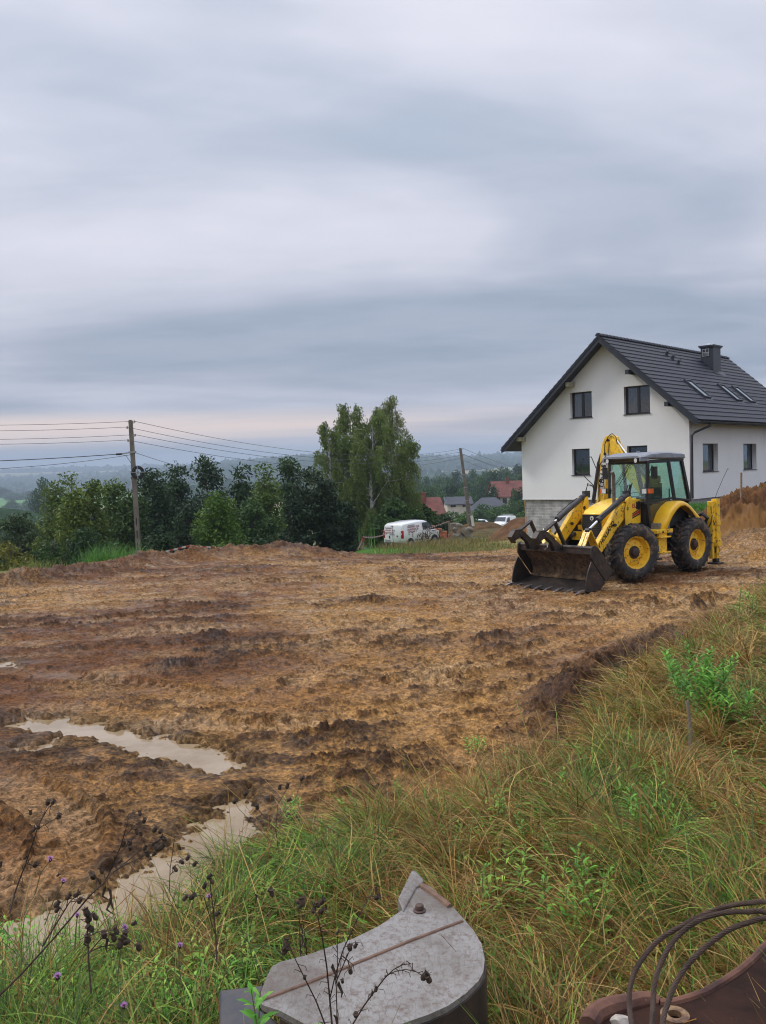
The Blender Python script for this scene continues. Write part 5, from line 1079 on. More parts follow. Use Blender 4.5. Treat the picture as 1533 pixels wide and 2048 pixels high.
# ---- far woods that read as masses
def wood(name, pts, h, seed, cols, kind='stuff', sub=1, group=None):
    rng = np.random.default_rng(seed); bm = bmesh.new(); bmesh.ops.create_icosphere(bm, subdivisions=sub, radius=1); bv = np.array([v.co[:] for v in bm.verts]); bf = np.array([[v.index for v in f.verts] for f in bm.faces]); bm.free()
    P = np.array(pts); n = len(P); s = h*(.55+.9*rng.random((n, 1))); V = bv[None]*(1+.32*rng.normal(size=(n, len(bv), 1))); V = V*np.stack([s*.62, s*.62, s*.62], 2)[:, 0][:, None, :]+P[:, None, :]+np.stack([0*s, 0*s, s*.35], 2)[:, 0][:, None, :]
    Fq = bf[None]+np.arange(n)[:, None, None]*len(bv); c0, c1 = (np.array(rgb(q)) for q in cols); c = mixc(c0, c1, rng.random((n, 1)))
    me = mesh_np(name, V.reshape(-1, 3), tris=Fq.reshape(-1, 3), col=np.repeat(c, len(bv), 0), smooth=False); return tag(link(name, me, m_far), kind=kind)
def belt(n, r0, r1, a0, a1, seed, dens=None):
    rng = np.random.default_rng(seed); r = np.sqrt(rng.random(n)*(r1*r1-r0*r0)+r0*r0); a = a0+(a1-a0)*rng.random(n); x = r*np.sin(a); y = r*np.cos(a)
    if dens is not None: k = dens(x, y) > 0; x, y = x[k], y[k]
    z = valley(x, y); return np.stack([x, y, z], 1)
FC = ('2b4030', '42573c')
wood('near_wood', belt(900, 190, 330, -.50, -.30, 1, lambda x, y: fbm(x/60, y/60, 3, 8)+.25), 8, 1, FC, sub=2)
wood('valley_wood', belt(5200, 950, 1700, -.55, .62, 2, lambda x, y: fbm(x/260, y/140, 3, 18)-.06-2*(np.arctan2(x, y) < -.26)), 15, 2, FC)
wood('valley_wood', belt(2600, 480, 800, -.02, .62, 12, lambda x, y: fbm(x/160, y/100, 3, 19)+.1), 13, 12, FC)
wood('ridge_forest', belt(15000, 2000, 3700, -.30, .0, 3, lambda x, y: fbm(x/500, y/400, 3, 28)+.22), 20, 3, FC)
wood('ridge_forest', belt(12000, 2000, 4200, -.62, -.28, 4, lambda x, y: fbm(x/600, y/300, 3, 38)-.05), 17, 4, FC)
wood('ridge_forest', belt(12000, 1900, 4200, .0, .62, 5, lambda x, y: fbm(x/600, y/300, 3, 48)-.10), 20, 5, FC)
wood('skyline_wood', belt(9000, 4300, 6500, -.62, .62, 6, lambda x, y: fbm(x/900, y/500, 3, 58)-.08), 22, 6, FC)

# ------------------------------------------------------------------ far houses
m_red = M('red_roof_tiles', (.22, .065, .045), .8, c2=(.13, .05, .04), scale=1.2); m_drk = M('slate_roof', (.06, .065, .08), .6, scale=1); m_pale = M('pale_plaster', (.55, .52, .46), .9, scale=1); m_win = M('far_window', (.03, .035, .04), .15)
def far_house(name, loc, rz, Lx, Wy, Hh, Rh, roofm, label, wallm=None, hip=0, chim=True, ov=.5):
    r = empty(name, loc, rz, label, 'house'); mb = MB(); mb.box(-Lx/2, Lx/2, -Wy/2, Wy/2, -2, Hh)
    if not hip: mb.prism([(-Wy/2+.003, Hh), (Wy/2-.003, Hh), (0, Hh+Rh*(1-.1))], -Lx/2+.003, Lx/2-.003, 'x')
    mb.build('wall', wallm or m_pale, r)
    mb = MB(); k = Rh/(Wy/2); e = Wy/2+ov; zt = Hh+Rh+.12
    if hip:
        top = [(-Lx/2+hip, 0, zt), (Lx/2-hip, 0, zt)]; b = [(-Lx/2-ov, -e, zt-k*e), (Lx/2+ov, -e, zt-k*e), (Lx/2+ov, e, zt-k*e), (-Lx/2-ov, e, zt-k*e)]; mb.add(b+top, [(0, 1, 5, 4), (1, 2, 5), (2, 3, 4, 5), (3, 0, 4), (0, 3, 2, 1)])
    else:
        for s in (1, -1): mb.prism([(0, zt), (s*e, zt-k*e), (s*e, zt-k*e-.18), (0, zt-.18)], -Lx/2-ov, Lx/2+ov, 'x')
    rf = mb.build('roof', roofm, r)
    if chim: mb = MB(); mb.box(-.4, .4, -.9, -.2, Hh+Rh*.4, Hh+Rh+.9); mb.build('chimney', m_red, rf)
    for s in (-1, 1):
        for k_ in range(max(2, int(Lx/3.2))):
            x = -Lx/2+Lx*(k_+.5)/max(2, int(Lx/3.2)); mb = MB(); mb.box(x-.55, x+.55, *sorted((s*(Wy/2-.05), s*(Wy/2+.02))), 1.0, min(Hh-.3, 2.3)); mb.build('window', m_win, r)
        mb = MB(); mb.box(*sorted((s*(Lx/2-.05), s*(Lx/2+.02))), -.6, .6, Hh+.1, Hh+1.3); mb.build('window', m_win, r)
    return r
def hloc(px, py, Z): p = at(px, py, Z); return p
p = hloc(845, 1020, 128); far_house('brick_house', (p.x, p.y, p.z-2.4), .25, 4.6, 5.2, 2.0, 2.1, m_red, 'small house with a red tiled roof half hidden by shrubs above the lettered van')
p = hloc(1014, 988, 215); far_house('red_roofed_house', (p.x, p.y, p.z-3.2), .18, 7.4, 8, 3.0, 3.3, m_red, 'large house with an orange red roof at the left edge of the white house')
p = hloc(978, 1010, 175); far_house('slate_roofed_house', (p.x, p.y, p.z-3.0), -.15, 8.0, 6.4, 2.2, 2.2, m_drk, 'pale house with a dark hipped roof above the parked white van', hip=2.6, chim=False)
p = hloc(915, 1000, 185); far_house('shed', (p.x, p.y, p.z-2.4), .1, 5, 4, 1.8, 1.2, m_drk, 'low dark roofed shed left of the leaning concrete pole', chim=False)
for i, (px, py, Z, rm) in enumerate([(508, 936, 2300, m_red), (560, 941, 2200, m_drk), (590, 938, 2350, m_red), (596, 943, 2150, m_red), (545, 943, 2300, m_red), (575, 945, 2050, m_drk), (690, 905, 2600, m_red)]):
    p = hloc(px, py, Z); gz = ground_z(p.x, p.y); o = far_house('village_house', (p.x, p.y, max(gz, p.z-8)), .4*i, 15, 11, 7, 6, rm, 'pale house in the hazy village on the wooded ridge', chim=False); o['group'] = 'village houses on the ridge'

# ------------------------------------------------------------------ poles and wires
m_conc = M('pole_concrete', (.15, .125, .105), .9, c2=(.21, .18, .15), scale=3, bump=.004)
m_ins = M('porcelain', (.30, .26, .20), .3); m_galv = M('galvanised', (.35, .36, .37), .5, metal=.6); m_wire = M('wire', (.07, .07, .075), .5); m_bkc = M('cable_black', (.015, .016, .02), .5)
def pole(base, top, w0, w1, label):
    base, top = Vector(base), Vector(top); d = (top-base); L_ = d.length; z = d.normalized(); x = Vector((1, 0, 0)); y = z.cross(x).normalized(); x = y.cross(z); Mx = frame(base, x, y, z); r = empty('power_pole', base, 0, label, 'power pole'); inv = Matrix.Translation(-base)
    holes = []; hz = .5
    while hz < L_*.58: wd = (w0+(w1-w0)*hz/L_)*.22; holes.append([(-wd/2, hz), (-wd/2, hz+.42), (wd/2, hz+.42), (wd/2, hz)]); hz += .62
    Mp = inv @ Mx @ frame((0, 0, 0), (1, 0, 0), (0, 0, 1), (0, -1, 0))
    plate('shaft', [(-w0/2, 0), (w0/2, 0), (w1/2, L_-.06), (w1/2-.03, L_), (-w1/2+.03, L_), (-w1/2, L_-.06)], holes, .20, m_conc, r, Mp)
    mb = MB(); mb.box(-.008, .008, -.01, .01, .4, L_*.58, inv @ Mx); mb.build('web', m_conc, r)
    return r, Mx, inv
b1 = at(281, 1150, 44.0); t1 = at(261.5, 840, 44.0); g1 = ground_z(b1.x, b1.y); dz = (t1-b1)/(t1.z-b1.z); b1 = t1-dz*(t1.z-g1+.6)
p1, M1, I1 = pole(b1, t1, .27, .17, 'tall leaning concrete power pole with a round cable coil, behind the clay heap')
ends1 = []
for k, (yy, s) in enumerate(((846, 1), (857, -1), (873, 1), (883, -1))):
    q = at(262, yy, 44); L_ = (q-b1).length; x_ = s*.14; mb = MB()
    mb.tube([(0, 0, L_), (x_, 0, L_-.02), (x_+s*.05, 0, L_+.03)], .012, 6, I1 @ M1); i_ = mb.build('bracket', m_galv, p1)
    mb = MB(); mb.lathe([(0, 0), (.045, .005), (.05, .04), (.03, .06), (.045, .08), (.03, .12), (0, .125)], 12, 'z', I1 @ M1 @ Matrix.Translation((x_+s*.05, 0, L_))); mb.build('insulator', m_ins, i_)
    ends1.append(M1 @ Vector((x_+s*.05, 0, L_+.08)))
q = at(266, 905, 44); L_ = (q-b1).length; mb = MB(); mb.box(-.16, .16, -.13, .13, L_-.04, L_+.06, I1 @ M1); mb.bar((-.1, -.1, L_), (-.50, -.1, L_-.04), .05, .06, M=I1 @ M1); mb.build('clamp_bracket', m_galv, p1)
q = at(281, 945, 43.7); Lc = (q-b1).length
cr_ = MB()
for k in range(21): cr_.lathe([(.19+.020*math.cos(a_)+(k % 7)*.021, .018*math.sin(a_)+(k//3)*.03-.03) for a_ in np.linspace(0, 2*PI, 6)[:-1]], 30, 'y', I1 @ M1 @ Matrix.Translation((.26, -.22, Lc)) @ Matrix.Rotation(.35, 4, 'Z'), closed=True)
cc_ = cr_.build('cable_coil', m_bkc, p1)
mb = MB(); Mq = I1 @ M1 @ Matrix.Translation((.26, -.26, Lc)) @ Matrix.Rotation(.35, 4, 'Z')
mb.bar((-.33, 0, 0), (.33, 0, 0), .03, .04, M=Mq); mb.bar((0, 0, -.33), (0, 0, .33), .03, .04, M=Mq); mb.bar((-.26, 0, .0), (-.30, 0, .16), .03, .03, M=Mq); mb.build('coil_frame', m_galv, cc_)
b2 = at(945, 1070, 84); t2 = at(921, 896, 84); g2 = ground_z(b2.x, b2.y); dz = (t2-b2)/(t2.z-b2.z); b2 = t2-dz*(t2.z-min(g2, b2.z)+.5)
p2, M2, I2 = pole(b2, t2, .34, .24, 'leaning concrete power pole by the rubble and the earth mounds')
ends2 = []
for k, (yy, s) in enumerate(((899, 1), (905, -1), (911, 1), (918, -1))):
    q = at(922, yy, 84); L_ = (q-b2).length; mb = MB(); mb.tube([(0, 0, L_), (s*.22, 0, L_-.02), (s*.28, 0, L_+.05)], .02, 6, I2 @ M2); i_ = mb.build('bracket', m_galv, p2); ends2.append(M2 @ Vector((s*.28, 0, L_+.06)))
for k, yy in enumerate((950, 975, 1002, 1030)): q = at(934, yy, 84); L_ = (q-b2).length; mb = MB(); mb.box(-.17, .17, -.12, .12, L_, L_+.08, I2 @ M2); mb.build('steel_band', m_galv, p2)
p2b = at(936, 1005, 86); mb = MB(); g_ = ground_z(p2b.x, p2b.y); mb.bar((0, 0, 0), (-.35, 0, 6.0), .3, .25, w2=.22); o = mb.build('concrete_post', m_conc, None); o.location = (p2b.x+.3, p2b.y+2, g_-.3); tag(o, 'shorter concrete post standing directly behind the leaning pole by the rubble', 'post')
def wire(name, a, b, sag, r, label, group, n=24, mat=None):
    a, b = Vector(a), Vector(b); mb = MB(); mb.tube([a.lerp(b, i/n)-Vector((0, 0, 4*sag*(i/n)*(1-i/n)))-a for i in range(n+1)], r, 5); o = mb.build(name, mat or m_wire, None); o.location = a; return tag(o, label, 'wire', group)
OW = 'overhead power wires'
for k, (y0, rad) in enumerate(((846.5, .014), (857.5, .014), (876.5, .014), (885.5, .014))):
    e_ = at(-260, y0+1.5+.03*260*0, 40); wire('power_wire', ends1[k], e_, .12, .011, ('topmost', 'second', 'third', 'fourth')[k]+' of the thin wires running left from the pole with the coil', OW)
    wire('power_wire', ends1[k], ends2[k], 1.15, .012, ('topmost', 'second', 'third', 'lowest')[k]+' of the four wires running between the two concrete poles', OW, 40)
    e_ = at(1100+6*k, (958, 968, 975, 985)[k]-10, 150); wire('power_wire', ends2[k], e_, .5, .015, ('topmost', 'second', 'third', 'lowest')[k]+' of the wires leaving the leaning pole toward the white house', OW)
a_ = at(240, 908, 44); wire('telephone_cable', a_, at(-260, 928, 40), .1, .020, 'thick black cable low on the left of the pole with the coil', OW, mat=m_bkc)
mb = MB(); mb.cyl((0, 0, 0), (-.28, 0, -.01), .05, 8); o = mb.build('cable_clamp', m_bkc, None); o.location = a_+Vector((.1, 0, 0)); tag(o, 'black sleeve clamp on the thick cable left of the pole', 'cable clamp')
mb = MB(); A_ = at(243, 909, 44); B_ = at(265, 930, 44); mb.tube([Vector((0, 0, 0)), Vector((.25, 0, -.08)), B_-A_], .012, 5); o = mb.build('cable_tail', m_bkc, None); o.location = A_; tag(o, 'short cable tail curving from the clamp down to the pole', 'cable')
wire('telephone_cable', at(266, 909, 44), at(-260, 940, 40), .3, .012, 'thin grey cable under the thick cable left of the coil pole', OW)
wire('telephone_cable', at(270, 905, 44), at(560, 972, 90), .4, .012, 'faint thin wire sagging right behind the dark trees', OW)

# ------------------------------------------------------------------ vans and car
m_vw = M('white_van_paint', (.84, .85, .86), .28, c2=(.78, .79, .80), scale=.8, coat=.5); m_bmp = M('black_bumper', (.02, .02, .022), .6); m_tl = M('red_tail_light', (.42, .012, .02), .2, coat=.5); m_vgl = M('dark_vehicle_glass', (.015, .02, .022), .06, coat=.4); m_tyr = M('tyre', (.018, .018, .018), .8); m_whl = M('wheel_cover', (.25, .25, .26), .4, metal=.5)
m_spl = M('splashed_mud', (.16, .11, .07), .9)
def vehicle(name, loc, rz, label, cat, st, L_, hw, wheels, wr=.31):
    r = empty(name, loc, rz, label, cat); secs = []
    for x, zl, zb, zt, h, ht in st:
        ring = [(-h*.93, zl), (-h, zl+.10), (-h*1.0, zb), (-ht, zt-.10), (-ht*.86, zt-.02), (0, zt), (ht*.86, zt-.02), (ht, zt-.10), (h*1.0, zb), (h, zl+.10), (h*.93, zl)]
        secs.append([(x, y, z) for y, z in ring])
    mb = MB(); mb.loft(secs); b = mb.build('body', m_vw, r, bevel=.02, smooth=50)
    for wx in wheels:
        for s in (1, -1):
            mb = MB(); mb.lathe([(.0, s*(hw+.012)), (wr+.05, s*(hw+.012)), (wr+.05, s*(hw-.1)), (0, s*(hw-.1))], 24, 'y', Matrix.Translation((wx, 0, wr+.02))); mb.build('wheel_arch', m_bmp, b)
            w_ = MB(); w_.lathe([(.18, s*(hw+.0)), (.20, s*(hw+.025)), (wr-.02, s*(hw+.03)), (wr, s*(hw)), (wr, s*(hw-.16)), (.15, s*(hw-.16))], 24, 'y', Matrix.Translation((wx, 0, wr))); ty_ = w_.build('tyre', m_tyr, r)
            w_ = MB(); w_.lathe([(0, s*(hw+.03)), (.10, s*(hw+.03)), (.19, s*(hw+.02)), (.19, s*(hw-.05))], 16, 'y', Matrix.Translation((wx, 0, wr))); w_.build('wheel_cover', m_whl, ty_)
    return r, b
VAN = [(0, .42, .95, 1.50, .78, .70), (.05, .36, .95, 1.60, .84, .74), (.25, .34, .98, 1.68, .85, .75), (1.5, .34, .98, 1.74, .86, .74), (2.3, .34, .98, 1.72, .86, .72), (2.65, .34, .98, 1.62, .86, .68), (3.25, .34, .98, 1.12, .85, .70), (3.65, .36, .90, .98, .80, .66), (3.86, .42, .72, .78, .66, .56)]
def van(loc, rz, label, written):
    r, b = vehicle('panel_van', loc, rz, label, 'van', VAN, 3.86, .86, (.72, 3.12))
    for s in (1, -1):
        mb = MB(); f = lambda x, z: (x, s*(.862-(z-.98)*.17+.006), z); P_ = [f(2.02, 1.06), f(3.08, 1.06), f(2.66, 1.50), f(2.45, 1.56), f(2.02, 1.56)]
        mb.add(P_, [(0, 1, 2, 3, 4)]); w_ = mb.build('side_window', m_vgl, r, solid=.006, smooth=0)
        mb = MB(); mb.box(2.86, 3.0, *sorted((s*.86, s*1.02)), 1.06, 1.24); mb.build('wing_mirror', m_bmp, r, bevel=.02)
        mb = MB(); mb.box(-.02, .10, *sorted((s*.70, s*.865)), .72, 1.22); tl_ = mb.build('tail_light', m_tl, r, bevel=.02)
        mb = MB(); mb.box(-.026, .02, *sorted((s*.74, s*.80)), .95, 1.06); mb.build('reversing_lens', m_lens, tl_)
        mb = MB(); mb.box(3.70, 3.83, *sorted((s*.50, s*.72)), .70, .86); mb.build('headlight', m_lens, r, bevel=.03)
        mb = MB(); mb.box(1.15, 2.0, *sorted((s*.866, s*.872)), .50, .515); mb.box(1.98, 1.99, *sorted((s*.866, s*.872)), .5, 1.0); mb.build('door_seam', m_bmp, b)
    mb = MB(); mb.add([(2.72, -.60, 1.61), (2.72, .60, 1.61), (3.24, .66, 1.15), (3.24, -.66, 1.15)], [(0, 1, 2, 3)]); mb.build('windscreen', m_vgl, r, solid=.02, smooth=0)
    mb = MB(); mb.box(-.06, .10, -.80, .80, .26, .44); mb.build('bumper', m_bmp, r, bevel=.03); mb = MB(); mb.box(3.72, 3.90, -.70, .70, .30, .56); mb.build('bumper', m_bmp, r, bevel=.03)
    mb = MB(); mb.box(3.86, 3.90, -.35, .35, .60, .72); mb.build('grille', m_bmp, r)
    mb = MB(); mb.box(-.012, .0, -.006, .006, .45, 1.5); mb.box(-.012, 0, -.70, .70, .44, .452); mb.build('door_gap', m_bmp, b)
    mb = MB(); mb.box(-.02, 0, .26, .34, .70, .88); mb.build('door_handle', m_bmp, r)
    mb = MB(); mb.box(-.03, -.005, .24, .70, .52, .64); pl = mb.build('number_plate', m_whtst, r)
    mb = MB()
    for k in range(6): mb.box(-.034, -.031, .28+k*.068, .315+k*.068, .545, .62)
    mb.build('plate_characters', m_blkst, pl)
    mb = MB(); mb.box(-.028, -.012, -.06, .14, 1.50, 1.53); mb.build('brake_light', m_bmp, r)
    mb = MB(); mb.lathe([(0, 0), (.05, 0), (.05, -.02), (0, -.02)], 16, 'x', Matrix.Translation((-.004, -.38, .86))); mb.build('badge', m_bmp, r)
    return r, b
MV = M('van_red_letters', (.30, .03, .06), .5); MK = M('van_dark_letters', (.06, .06, .08), .5)
rp = at(806, 1098, 60); gz_ = rp.z-.06
vh = math.radians(47)
v1, vb1 = van((rp.x-.86*math.sin(vh)*1.0, rp.y+.86*math.cos(vh)*1.0, gz_), vh, 'white panel van with red lettering and a mud splashed side, standing behind the weeds', True)
v1.scale = (1.08, 1.08, 1.08); v1.rotation_euler = (0, math.radians(-1.5), vh)
MS = lambda x, z: frame((x, -(.867-(z-.98)*.16)+.0, z), (1, 0, 0), (0, .16, .99), (0, -.99, .16))
for k, (tx, x, z, sz, mt) in enumerate((('www.transport', .95, 1.50, .10, MK), ('TRAWNIKI OGR', 1.10, 1.38, .165, MV), ('OGRODNICZE', 1.05, 1.22, .165, MV), ('WYKOPY', .90, 1.06, .165, MV), ('TEL', .62, .94, .10, MK))): text('lettering', tx, sz, mt, vb1, MS(x, z), thick=.002, bold=.002)
MB_ = lambda y, z: frame((-.008 if z < 1.2 else .006, y, z), (0, -1, 0), (0, 0, 1), (-1, 0, 0))
for k, (tx, y, z, sz, mt) in enumerate((('TRAWNIKI', .36, 1.36, .12, MV), ('WYKOPY  OGR', .22, 1.22, .12, MV), ('OGRODNICZE', .30, 1.08, .12, MV), ('www.transport', .05, .96, .07, MK), ('www.transport', .1, .46, .06, MK))): text('lettering', tx, sz, mt, vb1, MB_(y, z) @ Matrix.Translation((0, 0, .02)), thick=.002, bold=.002)
# mud spatter thrown up along the side
rs_ = np.random.default_rng(9); mb = MB()
for k in range(330):
    x = np.clip(rs_.normal(2.2, .85), .95, 3.72); z = .42+abs(rs_.normal(0, .32)); z = min(z, 1.25)
    if (abs(x-3.12) < .40 or abs(x-.72) < .40) and z < .75: continue
    if x > 2.0 and z > 1.02: z = .6+rs_.random()*.4
    w_, h_ = .012+.025*rs_.random(), .02+.07*rs_.random(); yy_ = -.867 if z < .98 else -(.867-(z-.98)*.16); a0 = rs_.random()*.6-.3
    if x > 3.5: yy_ += .05*(x-3.5)/.3
    mb.add([(x-w_, yy_-.004, z), (x+a0*h_, yy_-.004, z-h_), (x+w_, yy_-.004, z), (x+a0*h_, yy_-.004, z+h_)], [(0, 1, 2, 3)])
sp_ = mb.build('mud_spatter', m_spl, vb1, smooth=0); sp_['kind'] = 'stuff'
# second van, facing the viewer, farther off; a pale car beside it
rp = at(1000, 1060, 118); vh2 = math.radians(238)
v2, vb2 = van((rp.x+3.86*.5, rp.y+3.0, rp.z-.1), vh2, 'small white van with a roof rack parked far off by the green hedge', False)
mb = MB(); 
for x in (.6, 1.5, 2.3): mb.bar((x, -.62, 1.82), (x, .62, 1.82), .05, .04)
for y in (-.6, .6): mb.bar((.4, y, 1.80), (2.4, y, 1.80), .04, .04)
mb.build('roof_rack', m_galv, v2); v2.scale = (1.12, 1.12, 1.12)
CAR = [(0, .40, .85, .88, .74, .60), (.1, .30, .85, 1.0, .80, .62), (.6, .28, .86, 1.36, .83, .58), (1.2, .28, .86, 1.46, .84, .58), (2.1, .28, .86, 1.44, .84, .58), (2.6, .28, .86, 1.28, .84, .60), (3.1, .28, .84, .95, .83, .64), (3.7, .30, .76, .84, .78, .62), (3.95, .38, .60, .66, .64, .5)]
cp = at(968, 1060, 121); c1_, cb = vehicle('hatchback_car', (cp.x+.8, cp.y+2.6, cp.z-.15), math.radians(215), 'pale hatchback car half hidden behind the brown earth mound', 'car', CAR, 3.95, .84, (.7, 3.2)); c1_.scale = (1.08,)*3
for s in (1, -1):
    mb = MB(); mb.add([(.75, s*.80, .90), (2.75, s*.80, .90), (2.2, s*.64, 1.33), (1.0, s*.64, 1.33)], [(0, 1, 2, 3)]); mb.build('side_window', m_vgl, c1_, solid=.03, smooth=0)
    mb = MB(); mb.box(3.76, 3.93, *sorted((s*.42, s*.64)), .58, .74); mb.build('headlight', m_lens, c1_, bevel=.03)
mb = MB(); mb.add([(2.24, -.54, 1.42), (2.24, .54, 1.42), (3.02, .60, .99), (3.02, -.60, .99)], [(0, 1, 2, 3)]); mb.build('windscreen', m_vgl, c1_, solid=.03, smooth=0)
mb = MB(); mb.box(3.85, 4.0, -.6, .6, .30, .50); mb.build('bumper', m_bmp, c1_, bevel=.03)

# ------------------------------------------------------------------ things along the far rim
def gp(px, py, Z): p = at(px, py, Z); p.z = ground_z(p.x, p.y); return p
m_brk = M('orange_brick', (.50, .19, .09), .85, c2=(.38, .14, .08), scale=5, c3=(.62, .34, .2), s3=9)
p = at(882, 1078, 70); rb_ = np.random.default_rng(3); k = 0
for lay, (nx, z) in enumerate(((6, 0), (6, 1), (5, 2), (4, 3), (2, 4))):
    for i in range(nx):
        mb = MB(); L0 = .34; mb.box(-.16, .16, -.2, .2, 0, .235); o = mb.build('brick_block', m_brk, None, bevel=.01)
        o.location = (p.x-1.0+i*L0+.05*rb_.normal()+lay*.08*(1 if i % 2 else -1)*0, p.y+.1*rb_.normal(), p.z-.1+z*.242); o.rotation_euler = (0, 0, .12*rb_.normal()); tag(o, 'orange hollow brick block in the stack beside the thin wooden post', 'brick', 'orange bricks in the stack')
m_rub2 = M('broken_concrete', (.26, .23, .18), .9, c2=(.18, .15, .11), scale=3, bump=.01, c3=(.35, .32, .27), s3=6)
def rock(name, loc, s, seed, mat, label, cat, group=None):
    rng = np.random.default_rng(seed); bm = bmesh.new(); bmesh.ops.create_icosphere(bm, subdivisions=2, radius=1)
    pl = [(Vector(rng.normal(size=3)).normalized(), .55+.3*rng.random()) for _ in range(9)]
    for v in bm.verts:
        for n_, d_ in pl:
            t_ = v.co.dot(n_)-d_
            if t_ > 0: v.co -= n_*t_
        v.co = Vector((v.co.x*s[0], v.co.y*s[1], v.co.z*s[2]))
    me = bpy.data.meshes.new(name); bm.to_mesh(me); bm.free(); o = link(name, me, mat); o.location = loc; o.rotation_euler = tuple(rng.random(3)*.6); return tag(o, label, cat, group)
for i, (px, py, s) in enumerate(((903, 1078, (.7, .5, .6)), (912, 1070, (.6, .5, .75)), (921, 1072, (.8, .5, .5)), (930, 1062, (.75, .5, .7)), (938, 1070, (.7, .5, .5)), (948, 1074, (.6, .4, .3)), (926, 1082, (.6, .4, .4)), (910, 1056, (.45, .4, .5)), (919, 1046, (.5, .5, .25)), (941, 1056, (.6, .4, .4)))):
    p = at(px, py+4, 76); rock('concrete_rubble', (p.x, p.y, p.z), tuple(q_*.72 for q_ in s), 40+i, m_rub2, 'broken slab of concrete in the rubble heap at the leaning pole', 'rubble', 'concrete rubble at the leaning pole')
p = at(908, 1050, 77); mb = MB(); mb.lathe([(0, .62), (.42, .62), (.42, 0), (.34, 0), (.34, .55), (0, .55)], 20, 'z'); o = mb.build('concrete_ring', m_rub2, None); o.location = (p.x, p.y, p.z-.45); tag(o, 'grey concrete well ring standing at the left of the rubble heap', 'concrete ring')
p = at(943, 1060, 83); mb = MB(); mb.box(-.13, .13, -.02, .02, 0, 1.0); o = mb.build('white_sign_board', m_whtst, None); o.location = (at(947, 1052, 83)); o.rotation_euler = (0, -.13, 0); tag(o, 'narrow white board fixed upright to the leaning concrete pole', 'board'); o.parent = None
# mounds of earth
def mound(name, px, py, Z, rx, ry, h, label, cols, seed):
    p = gp(px, py, Z); n = 70; X, Y = np.meshgrid(np.linspace(-1.5, 1.5, n), np.linspace(-1.5, 1.5, n)); r = np.hypot(X, Y); zz_ = h*np.clip(1-r/1.25, 0, 1)**.8*(1-.25*np.exp(-(r/.25)**2))+.10*h*fbm(X*2+seed, Y*2, 4, seed)*sstep(1.4, .9, r)-.3*sstep(.9, 1.5, r)+.03*fbm(X*9, Y*9, 3, seed+2)
    V = np.stack([X*rx, Y*ry, zz_], -1).reshape(-1, 3); i = np.arange(n-1)[:, None]*n+np.arange(n-1)[None, :]; q = np.stack([i, i+1, i+n+1, i+n], -1).reshape(-1, 4)
    c0, c1 = (np.array(rgb(h_)) for h_ in cols); c = mixc(c0, c1, sstep(-.2, .3, fbm(X*4, Y*4, 3, seed+5))[..., None]).reshape(-1, 3)
    o = link(name, mesh_np(name, V, quads=q, col=c), m_soil); o.location = (p.x, p.y, p.z-.1); return tag(o, label, 'earth mound')
mound('earth_mound', 962, 1070, 88, 3.3, 3, 1.9, 'rounded brown earth mound right of the leaning concrete pole', ('4f3d24', '614a2d'), 3)
mound('earth_mound', 1000, 1080, 84, 4.0, 3, 1.1, 'low grassy earth mound in front of the parked vehicles', ('50442a', '5f5432'), 4)
mound('earth_mound', 1062, 1062, 55, 2.4, 3.2, 2.1, 'steep sandy brown mound against the left corner of the basement', ('573b25', '694d31'), 6)
m_stk = M('stake_wood', (.20, .15, .10), .9, c2=(.3, .24, .17), scale=10); m_tpr = M('barrier_tape_white', (.55, .5, .5), .6); m_redp = M('stake_red', (.32, .05, .03), .7)
def stake(px, yb, yt, Z, w_, label, red=True):
    b = at(px, yb, Z); t = at(px-1, yt, Z); r = empty('stake', b, 0, label, 'stake'); mb = MB(); mb.bar((0, 0, -.5), t-b, w_, w_); mb.build('shaft', m_stk, r)
    if red: mb = MB(); d = (t-b); mb.bar(d*.72, d*1.005, w_*1.25, w_*1.25); mb.build('painted_end', m_redp, r)
    return t
s1 = stake(381, 1112, 1091, 38, .07, 'red topped stake on the clay heap below the hornbeam'); s2 = stake(603, 1112, 1087, 37, .08, 'red topped stake on the clay heap below the spruce'); s3 = stake(728, 1110, 1074, 44, .08, 'red topped stake on the lawn left of the lettered van'); s4 = stake(900, 1082, 1042, 62, .13, 'thin wooden post between the brick stack and the rubble', False)
s5 = stake(1030, 1075, 1052, 60, .05, 'thin stake left of the basement mound', False)
def tape(a, b, sag, label):
    a, b = Vector(a), Vector(b); n = 26; mb = MB(); mb2 = []
    for i in range(n):
        p = a.lerp(b, i/n)-Vector((0, 0, 4*sag*(i/n)*(1-i/n))); q = a.lerp(b, (i+1)/n)-Vector((0, 0, 4*sag*((i+1)/n)*(1-(i+1)/n))); mb.cur = i % 2; mb.bar(p-a, q-a, .006, .07)
    o = mb.build('barrier_tape', [m_tpr, m_redp], None); o.location = a; return tag(o, label, 'tape')
tape(s1, s2, .15, 'red and white barrier tape between the two stakes on the clay heap'); tape(at(175, 1128, 39), s1, .1, 'red and white barrier tape running left from the stake below the hornbeam'); tape(s3, at(774, 1067, 56), .1, 'red and white barrier tape from the lawn stake to the lettered van'); tape(at(848, 1060, 60), s4, .02, 'red and white barrier tape from the van bonnet to the wooden post'); tape(s3, at(716, 1100, 44), .0, 'short tape end hanging from the lawn stake')
p = gp(733, 1093, 50); mb = MB(); mb.lathe([(0, .10), (.36, .08), (.42, .02), (.42, -.1)], 24, 'z'); mb.lathe([(.10, .115), (.10, .09), (0, .115)], 10, 'z'); o = mb.build('septic_lid', M('green_plastic', (.02, .22, .08), .4), None); o.location = (p.x, p.y, p.z+.05); tag(o, 'round green plastic lid lying in the lawn by the stake', 'manhole lid')
